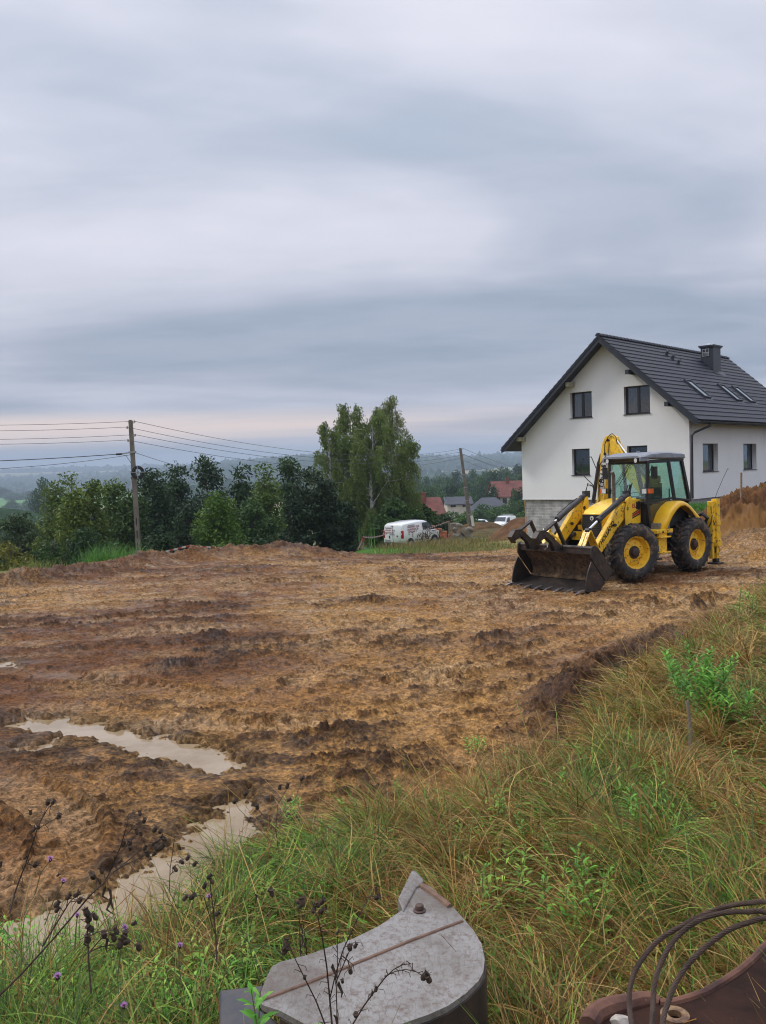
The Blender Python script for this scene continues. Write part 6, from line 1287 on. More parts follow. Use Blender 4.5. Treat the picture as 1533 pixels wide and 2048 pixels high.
mb = MB(); p = at(1482, 988, 31.5); b_ = at(1483, 945, 31.5); mb.bar((0, 0, -.6), b_-p, .075, .05); o = mb.build('wooden_post', m_stk, None); o.location = p; tag(o, 'bare wooden post stuck in the brown heap in front of the side wall', 'post')
# haze: the damp air of the valley
mh = bpy.data.materials.new('haze_air'); mh.use_nodes = True; t_ = mh.node_tree; t_.nodes.remove(t_.nodes['Principled BSDF']); pv = node(t_, 'ShaderNodeVolumePrincipled'); pv.inputs['Color'].default_value = (.66, .79, .95, 1); pv.inputs['Density'].default_value = .00030; pv.inputs['Anisotropy'].default_value = 0
t_.links.new(pv.outputs[0], t_.nodes['Material Output'].inputs['Volume'])
mb = MB(); mb.box(-6900, 6900, -6900, 6900, -80, 150); o = mb.build('haze', mh, None, smooth=0); tag(o, kind='stuff')
# ------------------------------------------------------------------ steel in the grass at the viewer's feet
def hits(pts):
    """where the lines of sight meet the bank"""
    R_ = np.array([ray(*p)[:] for p in pts]); out = np.full((len(pts), 3), np.nan); done = np.zeros(len(pts), bool)
    for Y in np.concatenate([np.arange(1.6, 8, .03), np.arange(8, 26, .1)]):
        P = R_*(Y/R_[:, 1:2]); z = base_h(P[:, 0], P[:, 1])[0]; h = (P[:, 2]+CAMH <= z) & ~done
        out[h] = np.stack([P[h, 0], P[h, 1], z[h]], 1); done |= h
    return [Vector(o) for o in out]
m_gst = M('scraped_grey_steel', (.28, .265, .245), .5, metal=.15, c2=(.155, .135, .112), scale=2.6, c3=(.13, .09, .068), s3=38, lo3=.48, hi3=.70, bump=.002, bscale=70, rvar=.15)
m_gst2 = M('dark_steel_shell', (.045, .038, .035), .55, metal=.3, c2=(.09, .06, .045), scale=6, bump=.003)
m_weld = M('rusty_weld', (.13, .075, .05), .8, c2=(.20, .12, .08), scale=20, bump=.004, bscale=60)
m_rust = M('red_rust', (.17, .075, .045), .85, c2=(.05, .022, .018), scale=4, c3=(.33, .22, .17), s3=20, lo3=.62, hi3=.75, bump=.004, bscale=60)
m_rustd = M('dark_rust', (.020, .012, .009), .92, spec=.12, c2=(.045, .022, .016), scale=5, bump=.003, c3=(.12, .06, .045), s3=30, lo3=.66, hi3=.75)
m_bolt = M('rusty_bolt', (.07, .045, .035), .6, metal=.4, c2=(.14, .09, .07), scale=30)
BZ = 1.17
def scratches(m, col=(.12, .075, .055)):
    """fine criss-cross scores cut into the plate"""
    nt_ = m.node_tree; b_ = nt_.nodes['Principled BSDF']; src = b_.inputs['Base Color'].links[0].from_socket; tc2 = node(nt_, 'ShaderNodeTexCoord')
    for ang, sc_, lo_ in ((.5, 7, .30), (1.9, 9, .25), (-.4, 12, .3), (2.6, 5, .25), (1.2, 15, .3)):
        mp_ = node(nt_, 'ShaderNodeMapping'); mp_.inputs['Rotation'].default_value = (0, 0, ang); mp_.inputs['Scale'].default_value = (1, .30, 1); mp_.inputs['Location'].default_value = (ang*7, sc_, 0); nt_.links.new(tc2.outputs['Object'], mp_.inputs[0])
        nz_ = node(nt_, 'ShaderNodeTexNoise'); nz_.inputs['Scale'].default_value = sc_*2.2; nz_.inputs['Detail'].default_value = 1.5; nt_.links.new(mp_.outputs[0], nz_.inputs['Vector']); sb_ = node(nt_, 'ShaderNodeMath', operation='SUBTRACT'); nt_.links.new(nz_.outputs['Fac'], sb_.inputs[0]); sb_.inputs[1].default_value = .5; ab_ = node(nt_, 'ShaderNodeMath', operation='ABSOLUTE'); nt_.links.new(sb_.outputs[0], ab_.inputs[0])
        mr_ = node(nt_, 'ShaderNodeMapRange'); mr_.inputs[1].default_value = .003; mr_.inputs[2].default_value = .009; mr_.inputs[3].default_value = lo_*1.2; mr_.inputs[4].default_value = 0; nt_.links.new(ab_.outputs[0], mr_.inputs[0])
        mx_ = node(nt_, 'ShaderNodeMix', data_type='RGBA'); nt_.links.new(mr_.outputs[0], mx_.inputs[0]); nt_.links.new(src, mx_.inputs[6]); mx_.inputs[7].default_value = (*col, 1); src = mx_.outputs[2]
    nt_.links.new(src, b_.inputs['Base Color'])
scratches(m_gst)
def zb(X, Y): return (460+X/2.839, 1720+Y/2.838)
def smooth2(pts, k=4):
    out = []; n = len(pts)
    for i in range(n):
        p0, p1, p2, p3 = [Vector(pts[(i+j) % n]) for j in (-1, 0, 1, 2)]
        for s in range(k): t = s/k; out.append(.5*((2*p1)+(-p0+p2)*t+(2*p0-5*p1+4*p2-p3)*t*t+(-p0+3*p1-3*p2+p3)*t**3))
    return out
BO = [(165, 805), (205, 690), (240, 622), (285, 595), (440, 555), (560, 512), (700, 462), (850, 388), (985, 295), (1020, 235), (1085, 140), (1140, 165), (1260, 272), (1325, 345), (1385, 415), (1430, 490), (1448, 580), (1440, 650), (1415, 700), (1340, 775), (1240, 845), (1130, 895), (1000, 940), (850, 1000), (650, 1030), (500, 990), (400, 935), (290, 875), (185, 840)]
W3 = [onz(*zb(*p), BZ) for p in BO]; cen = sum(W3, Vector())/len(W3)
bkt = empty('digger_bucket', (cen.x, cen.y, ground_z(cen.x, cen.y)), 0, 'grey scraped digger bucket lying on its side in the grass at the bottom centre', 'bucket'); gO = bkt.location.copy()
plate('side_plate', [(p.x-gO.x, p.y-gO.y) for p in W3], [], .022, m_gst, bkt, Matrix.Translation((0, 0, BZ-gO.z)))
shell = [Vector((p.x-gO.x, p.y-gO.y, 0)) for p in W3[13:28]]
mb = MB(); th_ = .02
for a, b in zip(shell[:-1], shell[1:]):
    d = (b-a).normalized(); n_ = Vector((d.y, -d.x, 0))
n_s = len(shell); secs = []
for i, p in enumerate(shell):
    d = (shell[min(i+1, n_s-1)]-shell[max(0, i-1)]).normalized(); n_ = Vector((-d.y, d.x, 0))*.018; n_ = n_ if n_.dot(Vector((cen.x-gO.x, cen.y-gO.y, 0))-p) > 0 else -n_
    o_ = -n_*.35; secs.append([(p.x+o_.x, p.y+o_.y, BZ-gO.z-.012), (p.x+n_.x, p.y+n_.y, BZ-gO.z-.012), (p.x+n_.x, p.y+n_.y, BZ-gO.z-.60), (p.x+o_.x, p.y+o_.y, BZ-gO.z-.60)])
mb.loft(secs); mb.build('curved_shell', m_gst2, bkt, smooth=50)
def wz(X, Y, z=BZ+.011): p = onz(*zb(X, Y), z); return Vector((p.x-gO.x, p.y-gO.y, p.z-gO.z))
mb = MB(); mb.tube([wz(175, 800), wz(470, 690), wz(760, 570), wz(1040, 455), wz(1322, 348)], .0075, 8); mb.build('weld_seam', m_weld, bkt)
mb = MB(); mb.tube([wz(1088, 148), wz(1150, 190), wz(1210, 235), wz(1250, 268)], .014, 8); mb.build('weld_bead', m_weld, bkt)
mb = MB(); c_ = wz(1078, 290); mb.cyl(c_, c_+Vector((0, 0, .008)), .026, 20); mb.cyl(c_+Vector((0, 0, .008)), c_+Vector((0, 0, .028)), .018, 6); mb.build('bolt', m_bolt, bkt, bevel=.003)
# cutting lip turned up past the plate
mb = MB(); P_ = [wz(955, 215, BZ+.03), wz(1030, 62, BZ+.03), wz(1050, 55, BZ+.03), wz(1105, 112, BZ+.02), wz(1085, 138, BZ+.02), wz(1060, 150, BZ+.02), wz(985, 285, BZ+.02)]
mb.add(P_+[p-Vector((0, 0, .24)) for p in P_], [tuple(range(7)), tuple(range(7, 14))[::-1]]+[(i, (i+1) % 7, 7+(i+1) % 7, 7+i) for i in range(7)]); mb.build('cutting_lip', m_gst, bkt, bevel=.006)
mb = MB(); P_ = [wz(-60, 735, BZ-.10), wz(200, 704, BZ-.06), wz(165, 835, BZ-.06), wz(330, 960, BZ-.08), wz(330, 1040, BZ-.08), wz(-60, 1040, BZ-.12)]
mb.add(P_+[p-Vector((0, 0, .25)) for p in P_], [tuple(range(6)), tuple(range(6, 12))[::-1]]+[(i, (i+1) % 6, 6+(i+1) % 6, 6+i) for i in range(6)]); mb.build('hitch_bracket', M('dark_blue_steel', (.05, .052, .062), .5, metal=.3, c2=(.09, .08, .08), scale=7, c3=(.02, .02, .02), s3=14), bkt, bevel=.01)
# rusty plate in the corner
def zr_(X, Y): return (1180+X/4.343, 1780+Y/4.343)
RO = [(-10, 1175), (40, 1085), (110, 1045), (200, 1012), (330, 985), (450, 950), (540, 940), (610, 965), (700, 972), (850, 932), (1000, 880), (1150, 792), (1300, 692), (1420, 590), (1533, 468), (1700, 300), (1900, 300), (1950, 900), (1900, 1900), (-100, 1900)]
RW = [onz(*zr_(*p), 1.22) for p in RO]; rc_ = Vector((RW[0].x, RW[0].y, ground_z(RW[0].x, RW[0].y)))
rst = empty('rusty_shell', rc_, 0, 'dark rusty curved steel plate in the bottom right corner under the wire rope', 'steel plate')
plate('plate', [(p.x-rc_.x, p.y-rc_.y) for p in RW], [], .02, m_rustd, rst, Matrix.Translation((0, 0, 1.205-rc_.z)))
mb = MB(); rim = [Vector((p.x-rc_.x, p.y-rc_.y, 1.215-rc_.z)) for p in RW[:17]]; mb.tube(rim[:8], [.034, .036, .038, .036, .034, .030, .024, .016], 10); mb.tube(rim[7:], [.014]*len(rim[7:]), 8); mb.build('rim', m_rust, rst)
mb = MB(); mb.tube([p-Vector((0, 0, .02)) for p in rim[1:]], .02, 6); 
for i in range(len(rim)-1): mb.add([rim[i], rim[i+1], rim[i+1]-Vector((0, 0, .45)), rim[i]-Vector((0, 0, .45))], [(0, 1, 2, 3)])
mb.build('skirt', m_rustd, rst, solid=.01)
c_ = onz(*zr_(740, 1130), 1.225)-rc_; mb = MB(); mb.lathe([(.022, 0), (.022, .02), (.045, .02), (.045, 0)], 24, 'z', Matrix.Translation(c_), closed=True); mb.build('eye_ring', M('gold_rust', (.30, .19, .09), .6, metal=.3, c2=(.12, .06, .04), scale=30), rst)
c_ = onz(*zr_(265, 1150), 1.27); rock('pale_stone', c_, (.045, .03, .03), 77, M('pale_stone', (.45, .40, .34), .9, c2=(.32, .28, .24), scale=30), 'pale pebble lying on the rusty rim at the bottom right', 'stone')
# wire rope: one length laid in loops
m_rope = M('wire_rope_steel', (.075, .046, .032), .85, metal=0, c2=(.045, .027, .018), scale=18, rvar=.1)
def rp_(X, Y, D): return at(*zr_(X, Y), D)
path = [rp_(420, 1500, 2.25), rp_(395, 1300, 2.30), rp_(365, 1164, 2.36), rp_(345, 1000, 2.42), rp_(350, 850, 2.46), rp_(400, 690, 2.50), rp_(500, 540, 2.54), rp_(620, 420, 2.56), rp_(800, 310, 2.58), rp_(1000, 210, 2.58), rp_(1200, 140, 2.56), rp_(1400, 110, 2.52), rp_(1560, 112, 2.48), rp_(1900, 250, 2.44), rp_(2300, 700, 2.42), rp_(2150, 900, 2.40), rp_(1900, 420, 2.42), rp_(1560, 205, 2.44), rp_(1350, 190, 2.46), rp_(1200, 192, 2.48), rp_(1000, 240, 2.50), rp_(830, 340, 2.50), rp_(700, 480, 2.48), rp_(600, 680, 2.44), rp_(560, 850, 2.40), rp_(550, 1000, 2.36), rp_(540, 1164, 2.30), rp_(530, 1400, 2.22), rp_(560, 1560, 2.18), rp_(600, 1400, 2.18), rp_(640, 1120, 2.26), rp_(690, 950, 2.32), rp_(750, 800, 2.36), rp_(850, 650, 2.38), rp_(1000, 500, 2.40), rp_(1200, 350, 2.40), rp_(1400, 275, 2.38), rp_(1560, 248, 2.36), rp_(1900, 350, 2.34), rp_(2200, 900, 2.34)]
fp = []
for i in range(len(path)-1):
    p0, p1, p2, p3 = path[max(i-1, 0)], path[i], path[i+1], path[min(i+2, len(path)-1)]
    m_ = max(3, int((p2-p1).length/.006))
    for s in range(m_): t = s/m_; fp.append(.5*((2*p1)+(-p0+p2)*t+(2*p0-5*p1+4*p2-p3)*t*t+(-p0+3*p1-3*p2+p3)*t**3))
mb = MB(); o0 = fp[0].copy(); rad = .0047; s_ = 0; fr = []; prev = None
for i, p in enumerate(fp):
    t = (fp[min(i+1, len(fp)-1)]-fp[max(i-1, 0)]).normalized(); u = Vector((0, 0, 1)) if prev is None else prev
    u = (u-t*u.dot(t)).normalized(); prev = u; fr.append((p-o0, u, t.cross(u), s_)); s_ += (fp[min(i+1, len(fp)-1)]-p).length
for k in range(6):
    mb.tube([p+(u*math.cos(s/.011+k*PI/3)+w_*math.sin(s/.011+k*PI/3))*rad for p, u, w_, s in fr], .0032, 5)
mb.tube([p for p, u, w_, s in fr[::3]], .004, 5)
o = mb.build('wire_rope', m_rope, None, smooth=60); o.location = o0; tag(o, 'thick twisted steel wire rope looping over the rusty plate at the bottom right', 'wire rope')

# ------------------------------------------------------------------ grass
m_grs = MC('grass_blades', rough=.55, trans=.3, spec=.35, var=.12, vscale=6)
GC = {'g': [rgb(h) for h in ('4c6b26', '60822c', '769636', '3c5620', '8eaa46')], 's': [rgb(h) for h in ('ac8748', '906732', 'c2a264', '755029', '9c8a48')]}
def blades(name, xy, L_, lean, curv, phi, wid, colr, seg=5, tip=.1, lift=0.0):
    n = len(xy); z0 = full_h(xy[:, 0], xy[:, 1])[0]-.01+lift; t = np.linspace(0, 1, seg+1); ds = L_/seg; ang = lean[:, None]+curv[:, None]*t[None, :]
    h = np.concatenate([np.zeros((n, 1)), np.cumsum(np.sin(ang[:, :-1])*ds[:, None], 1)], 1); v = np.concatenate([np.zeros((n, 1)), np.cumsum(np.cos(ang[:, :-1])*ds[:, None], 1)], 1)
    ph = phi[:, None]+RNG.normal(size=(n, 1))*.35*t[None, :]; px = xy[:, :1]+h*np.cos(ph); py = xy[:, 1:]+h*np.sin(ph); pz = z0[:, None]+v
    gz = z0[:, None]+.01+.015*RNG.random((n, 1)); pz = np.maximum(pz, gz)
    wv = wid[:, None]*np.clip(1-t**2.2*(1-tip), 0, 1)[None, :]*(.6+.4*np.clip(t*5, 0, 1)); tw = RNG.random((n, 1))*PI
    sx = -np.sin(ph)*np.cos(tw)*wv; sy = np.cos(ph)*np.cos(tw)*wv; sz = np.sin(tw)*wv*.7
    V = np.stack([np.stack([px-sx, py-sy, pz-sz], -1), np.stack([px+sx, py+sy, pz+sz], -1)], 2).reshape(-1, 3); m = seg+1
    b = np.arange(n)[:, None]*(2*m)+np.arange(seg)[None, :]*2; q = np.stack([b, b+1, b+3, b+2], -1).reshape(-1, 4)
    c = np.repeat(colr, 2*m, 0); return tag(link(name, mesh_np(name, V, quads=q, col=c, smooth=True), m_grs), kind='stuff')
PLY = [(p.x, p.y) for p in W3]; PLR = [(p.x, p.y) for p in RW]
def bank_pts(n, r0, r1, a=.74, pw=1.0, elim=-.02):
    n = int(n*1.42)
    u = RNG.random(n); r = r0*(r1/r0)**(u**pw); an = (RNG.random(n)*2-1)*a; x = r*np.sin(an); y = r*np.cos(an)
    e = sdist(x, y, EDGE); k = (e < elim-.10*fbm(x*2.5, y*2.5, 2, 401)) & (inpoly(x, y, PLY) < .015) & (inpoly(x, y, PLR) < .01); return np.stack([x, y], 1)[k], e[k]
def flow(x, y): return fbm(x*.55+2, y*.55, 2, 410)*4.2+2.4
def straw(x, y): return sstep(-.30, .34, fbm(x*.9+5, y*.9, 3, 411)+.30*sstep(-1.0, 1.0, x)-.42*sstep(-.5, -2.2, x/np.maximum(y, 2)*3)-.03)
def colours(p, sprob):
    n = len(p); s = RNG.random(n) < sprob; G = np.array(GC['g'])[RNG.integers(0, 5, n)]; S = np.array(GC['s'])[RNG.integers(0, 5, n)]
    c = np.where(s[:, None], S, G)*(.55+.95*RNG.random((n, 1))**1.3); return c, s
# lodged mat
p, e = bank_pts(118000, 1.9, 24, pw=.78); r = np.hypot(p[:, 0], p[:, 1]); sp = straw(p[:, 0], p[:, 1]); c, s = colours(p, .12+.78*sp); n = len(p)
c = c*(1+.45*fbm(p[:, 0]*1.8, p[:, 1]*1.8, 3, 460))[:, None]
blades('lodged_grass', p, .22+.38*RNG.random(n), 1.0+.45*RNG.random(n), .35+.5*RNG.random(n), flow(p[:, 0], p[:, 1])+.55*RNG.normal(size=n), (.0021+.0026*RNG.random(n)**2)*(.8+r*.10), c, 4)
# arching blades
p, e = bank_pts(34000, 1.9, 24, pw=.8); r = np.hypot(p[:, 0], p[:, 1]); sp = straw(p[:, 0], p[:, 1]); c, s = colours(p, .05+.62*sp); n = len(p)
tall = .22+.34*RNG.random(n)*(.6+.8*sstep(-.3, .4, fbm(p[:, 0]*1.3, p[:, 1]*1.3, 2, 420)))
blades('standing_grass', p, tall, .25+.5*RNG.random(n), .8+1.3*RNG.random(n), flow(p[:, 0], p[:, 1])+1.0*RNG.normal(size=n), (.0018+.0034*RNG.random(n)**2)*(.8+r*.10), c, 5)
# tussocks: blades fanning out of one root
p, e = bank_pts(1500, 2.0, 20, pw=.8); p = p[fbm(p[:, 0]*.9, p[:, 1]*.9, 2, 440) > -.15]; m = len(p); kk = 62; P = np.repeat(p, kk, 0)+RNG.normal(size=(m*kk, 2))*.03; n = m*kk; r = np.hypot(P[:, 0], P[:, 1]); sp = np.repeat(straw(p[:, 0], p[:, 1])+.35*RNG.normal(size=m), kk); c, s = colours(P, np.clip(.1+.8*sp, .03, .95)); lh = np.repeat(.28+.34*RNG.random(m), kk)
blades('grass_tussocks', P, lh*(.6+.6*RNG.random(n)), .1+.55*RNG.random(n), .5+1.5*RNG.random(n), np.repeat(flow(p[:, 0], p[:, 1]), kk)+1.25*RNG.normal(size=n), (.0018+.0020*RNG.random(n))*(.8+r*.10), c*np.repeat(.75+.5*RNG.random(m), kk)[:, None], 5)
# dry stalks with seed heads, thick along the lip of the bank
p, e = bank_pts(14000, 2.2, 22, pw=.7); k = (e > -1.1-.6*RNG.random(len(e))) | (RNG.random(len(e)) < .18); p = p[k]; k = fbm(p[:, 0]*1.1, p[:, 1]*1.1, 2, 431) > -.10; p = p[k]; n = len(p); r = np.hypot(p[:, 0], p[:, 1]); c, s = colours(p, np.full(n, .88))
blades('dry_stalks', p, .35+.45*RNG.random(n), .15+.45*RNG.random(n), .5+.9*RNG.random(n), flow(p[:, 0], p[:, 1])*.5+2.2*RNG.normal(size=n), (.0013+.0010*RNG.random(n))*(.8+r*.11), c, 5, tip=.8)
# low broad green leaves under the weeds, lower left
p, e = bank_pts(26000, 1.9, 7.5, pw=.9); k = RNG.random(len(p)) < sstep(.3, -1.2, p[:, 0]/p[:, 1]*3.2+.25)*.9+.10; p = p[k]; n = len(p); c = np.array([rgb(h) for h in ('66942e', '80ac3a', '527c26', '9abc4a')])[RNG.integers(0, 4, n)]*(.8+.4*RNG.random((n, 1)))
blades('herb_leaves', p, .06+.07*RNG.random(n), .5+.7*RNG.random(n), .6+.8*RNG.random(n), RNG.random(n)*6.28, .006+.006*RNG.random(n), c, 4, tip=.05, lift=.05+.16*RNG.random(n))
# grass tussocks at the far side: weeds on the rim in front of the van, grass by the pole
def far_grass(name, pts, L0, n, cols, wid, spread, lab=None):
    P = []; 
    for (px, py, Z, rx, ry) in pts:
        q = at(px, py, Z); m = n//len(pts); P.append(np.stack([q.x+rx*RNG.normal(size=m), q.y+ry*RNG.normal(size=m)], 1))
    P = np.concatenate(P); m = len(P); c = np.array([rgb(h) for h in cols])[RNG.integers(0, len(cols), m)]*(.75+.5*RNG.random((m, 1)))
    blades(name, P, L0*(.5+.8*RNG.random(m)), .05+.35*RNG.random(m), .2+.9*RNG.random(m), RNG.random(m)*6.28, np.full(m, wid), c, 3)
far_grass('rim_weeds', [(x_, 1100-(x_-700)*.055, 41, 1.3, 3.0) for x_ in range(850, 1010, 16)], .22, 8000, ('7c7a44', '8f8450', '6b7238', '5d6a32', 'a08d5c'), .016, 1)
far_grass('rim_weeds', [(x_, 1096, 47, 1.5, 1.6) for x_ in range(846, 900, 18)], .42, 1500, ('7c7044', '8c7a4c', '6a6a38', '93805a'), .016, 1)
far_grass('rim_weeds', [(x_, 1085, 62, 1.6, 4.0) for x_ in range(880, 1040, 20)], .5, 6000, ('6f7a3c', '7d8446', '5a7030', '8c8450'), .022, 1)
far_grass('rim_weeds', [(x_, 1100, 37, .9, 1.0) for x_ in range(700, 860, 22)], .22, 1500, ('7c7a44', '8f8450', '6b7238'), .012, 1)
far_grass('lawn_grass', [(x_, 1094, 46, 1.6, 4.0) for x_ in range(650, 790, 20)], .07, 9000, ('5d8c34', '6d9c3c', '4f7c2c'), .02, 1)
far_grass('tall_grass', [(228, 1122, 33.5, .6, .3), (252, 1120, 34, .4, .3), (208, 1124, 33, .4, .3)], 1.15, 2600, ('5d8c3e', '6f9a48', '4a7634'), .014, 1)
far_grass('tall_grass', [(75, 1160, 30, .5, .3), (100, 1152, 32, .5, .3)], .4, 500, ('7c8044', '6d7a3c'), .012, 1)
far_grass('yard_grass', [(1402, 1010, 38, .8, .8), (1520, 1005, 36, 1.0, 1.0), (1395, 1012, 37, .5, .6)], .22, 3500, ('4f8030', '5f9038', '426e2a'), .018, 1)

# ------------------------------------------------------------------ single plants
m_hl = MC('weed_leaves', rough=.5, trans=.3, spec=.4, var=.1, vscale=8); m_stem = M('green_stem', (.13, .16, .05), .6, c2=(.16, .12, .05), scale=12); m_dry = M('dry_stem', (.035, .020, .015), .8, c2=(.07, .04, .025), scale=20); m_head = M('dry_seed_head', (.032, .021, .014), .9, c2=(.07, .042, .026), scale=30)
m_pur = M('purple_petals', (.42, .16, .46), .6, c2=(.55, .28, .55), scale=40); m_yl = M('yellow_flower', (.75, .55, .02), .6)
def leaf_geo(V, Q, C, base, d, L_, w_, col, droop=.35):
    d = d.normalized(); s = d.cross(Vector((0, 0, 1))); s = s.normalized() if s.length > .05 else Vector((1, 0, 0)); b = len(V)
    for t, ww in ((0, .15), (.3, .8), (.62, 1.0), (1.0, .05)):
        c = base+d*L_*t-Vector((0, 0, droop*L_*t*t)); V.append(c-s*w_*ww); V.append(c+s*w_*ww); C += [col, col]
    for k in range(3): Q.append((b+2*k, b+2*k+1, b+2*k+3, b+2*k+2))
def weed(name, H, stems, nl, L_, w_, seed, cols, loc, label, group, spread=.12, lean=.12, top=True):
    rng = random.Random(seed); r = empty(name, loc, 0, label, 'weed', group); V, Q, C = [], [], []; mb = MB()
    for s in range(stems):
        a = rng.random()*6.28; ln = lean*(.4+rng.random()); h = H*(.7+.4*rng.random()); b = Vector((spread*rng.uniform(-1, 1), spread*rng.uniform(-1, 1), -.03)); e = b+Vector((math.cos(a)*ln*h*1.5, math.sin(a)*ln*h*1.5, h)); m_ = b.lerp(e, .5)+Vector((0, 0, .04*h)); mb.tube([b, m_, e], [.0035, .003, .0015], 5)
        n = int(nl*(.8+.4*rng.random()))
        for k in range(n):
            t = .12+.88*k/n; p = b.lerp(m_, t*2) if t < .5 else m_.lerp(e, t*2-1); an = k*2.4+rng.random()*.6; up = .25+.9*t*(1 if top else .4); d = Vector((math.cos(an), math.sin(an), up)); f = (1-.45*abs(t-.55)*1.6); c = Vector(rgb(rng.choice(cols)))*(.8+.4*rng.random()); leaf_geo(V, Q, C, p, d, L_*f*(.8+.4*rng.random()), w_*f, tuple(c))
    link('leaves', mesh_np('leaves', np.array([v[:] for v in V]), quads=Q, col=np.array(C), smooth=True), m_hl, r); mb.build('stem', m_stem, r); return r
GRN = ('66a636', '7cba42', '528c2c', '96c84e'); GRN2 = ('7aa63c', '94ba4a', '648c32', 'a6c052')
pro = [weed('leafy_weed', .42, 3, 22, .075, .0085, 11, GRN2, (0, 0, 0), '', None), weed('leafy_weed', .34, 4, 16, .085, .011, 12, GRN, (0, 0, 0), '', None), weed('leafy_weed', .50, 2, 30, .065, .007, 13, GRN2, (0, 0, 0), '', None), weed('leafy_weed', .26, 5, 12, .09, .014, 14, GRN, (0, 0, 0), '', None)]
rw_ = random.Random(5); px_ = []
for i in range(78): px_.append((rw_.uniform(-60, 520), rw_.uniform(1890, 2110), 'll'))
for i in range(14): px_.append((rw_.uniform(380, 560), rw_.uniform(1760, 1900), 'll'))
for q in ((1165, 1900), (1180, 1860), (1200, 1830), (1150, 1940), (1215, 1880), (1195, 1940), (1230, 1790), (1175, 1800)): px_.append((*q, 'rr'))
for q in ((1300, 1640), (1330, 1600), (1345, 1660), (1290, 1690), (1270, 1660), (1400, 1620), (1450, 1560), (1480, 1650), (1500, 1480), (1515, 1380), (1380, 1560)): px_.append((*q, 'rm'))
for q in ((880, 1690), (905, 1700), (960, 1700), (990, 1690), (930, 1740), (740, 1720), (955, 1610), (1000, 1680), (945, 1510), (960, 1500), (1150, 1530), (1200, 1560), (860, 1640), (575, 1650), (590, 1640), (700, 1800), (660, 1840), (1010, 1760), (1050, 1850), (1080, 1640), (1100, 1740), (1020, 1560), (800, 1600), (760, 1680), (1130, 1600), (1060, 1700), (990, 1880), (1110, 1860), (700, 1640)): px_.append((*q, 'mm'))
for q in ((1470, 1230), (1490, 1240), (1510, 1250), (1480, 1260), (1460, 1245), (1500, 1215)): px_.append((*q, 'ur'))
LB = {'ll': 'leafy green weed in the dense patch at the lower left', 'rr': 'leafy green weed right of the digger bucket, left of the wire rope', 'rm': 'leafy weed among the brown grass under the big green bush', 'mm': 'small leafy weed in the flattened grass above the digger bucket', 'ur': 'pale leafy weed at the top of the bank near the right edge'}
used = [False]*4
for (px, py, z_), h in zip(px_, hits([p[:2] for p in px_])):
    if h.x != h.x: continue
    if float(inpoly(np.array([h.x]), np.array([h.y]), PLY)[0]) > -.03 or float(inpoly(np.array([h.x]), np.array([h.y]), PLR)[0]) > -.05: continue
    k = rw_.randrange(4) if z_ == 'll' else rw_.choice((0, 1, 3)); sc = rw_.uniform(.6, 1.0)*(1.0 if z_ == 'll' else 1.1 if z_ != 'ur' else 1.6)
    if h.y > 4.5 and z_ == 'mm': sc *= .8
    if not used[k]: o = pro[k]; used[k] = True; o.location = h; o.rotation_euler.z = rw_.random()*6; o.scale = (sc,)*3
    else: o = copy_tree(pro[k], loc=h, rz=rw_.random()*6, sc=sc)
    o['label'] = LB[z_]; o['category'] = 'weed'; o['group'] = 'weeds: '+LB[z_][:44]
GRN = ('5c9a2e', '70ae38', '4a8026', '86ba48')
# the big green bush on the bank at the right
hb = hits([(1400, 1455), (1460, 1465), (1425, 1475), (1382, 1450), (1500, 1440), (560, 2120), (1390, 1600)])
weed('green_bush', .74, 20, 56, .12, .016, 21, GRN, hb[0], 'tall bright green leafy bush on the bank below the backhoe loader', None, spread=.24, lean=.30)['category'] = 'bush'
weed('green_bush', .48, 12, 32, .11, .014, 22, GRN, hb[1], 'lower bright green bush touching the right side of the tall bush', None, spread=.22, lean=.30)['category'] = 'bush'
weed('green_bush', .42, 7, 22, .13, .015, 23, GRN, hb[2], 'low bush with wide star shaped leaves in front of the tall bush', None, spread=.12, lean=.25)['category'] = 'bush'
weed('leafy_weed', .36, 4, 18, .085, .011, 26, GRN, at(562, 2085, 2.62)-Vector((0, 0, .16)), 'bright leaf rosette in front of the digger bucket', None)
mb = MB(); mb.tube([(0, 0, -.1), (.02, 0, .25), (0, .01, .52)], [.018, .016, .012], 7); o = mb.build('dead_stem', M('grey_dead_wood', (.22, .18, .14), .9), None); o.location = hits([(1378, 1530)])[0]; tag(o, 'grey dead stem standing under the tall green bush', 'dead stem')
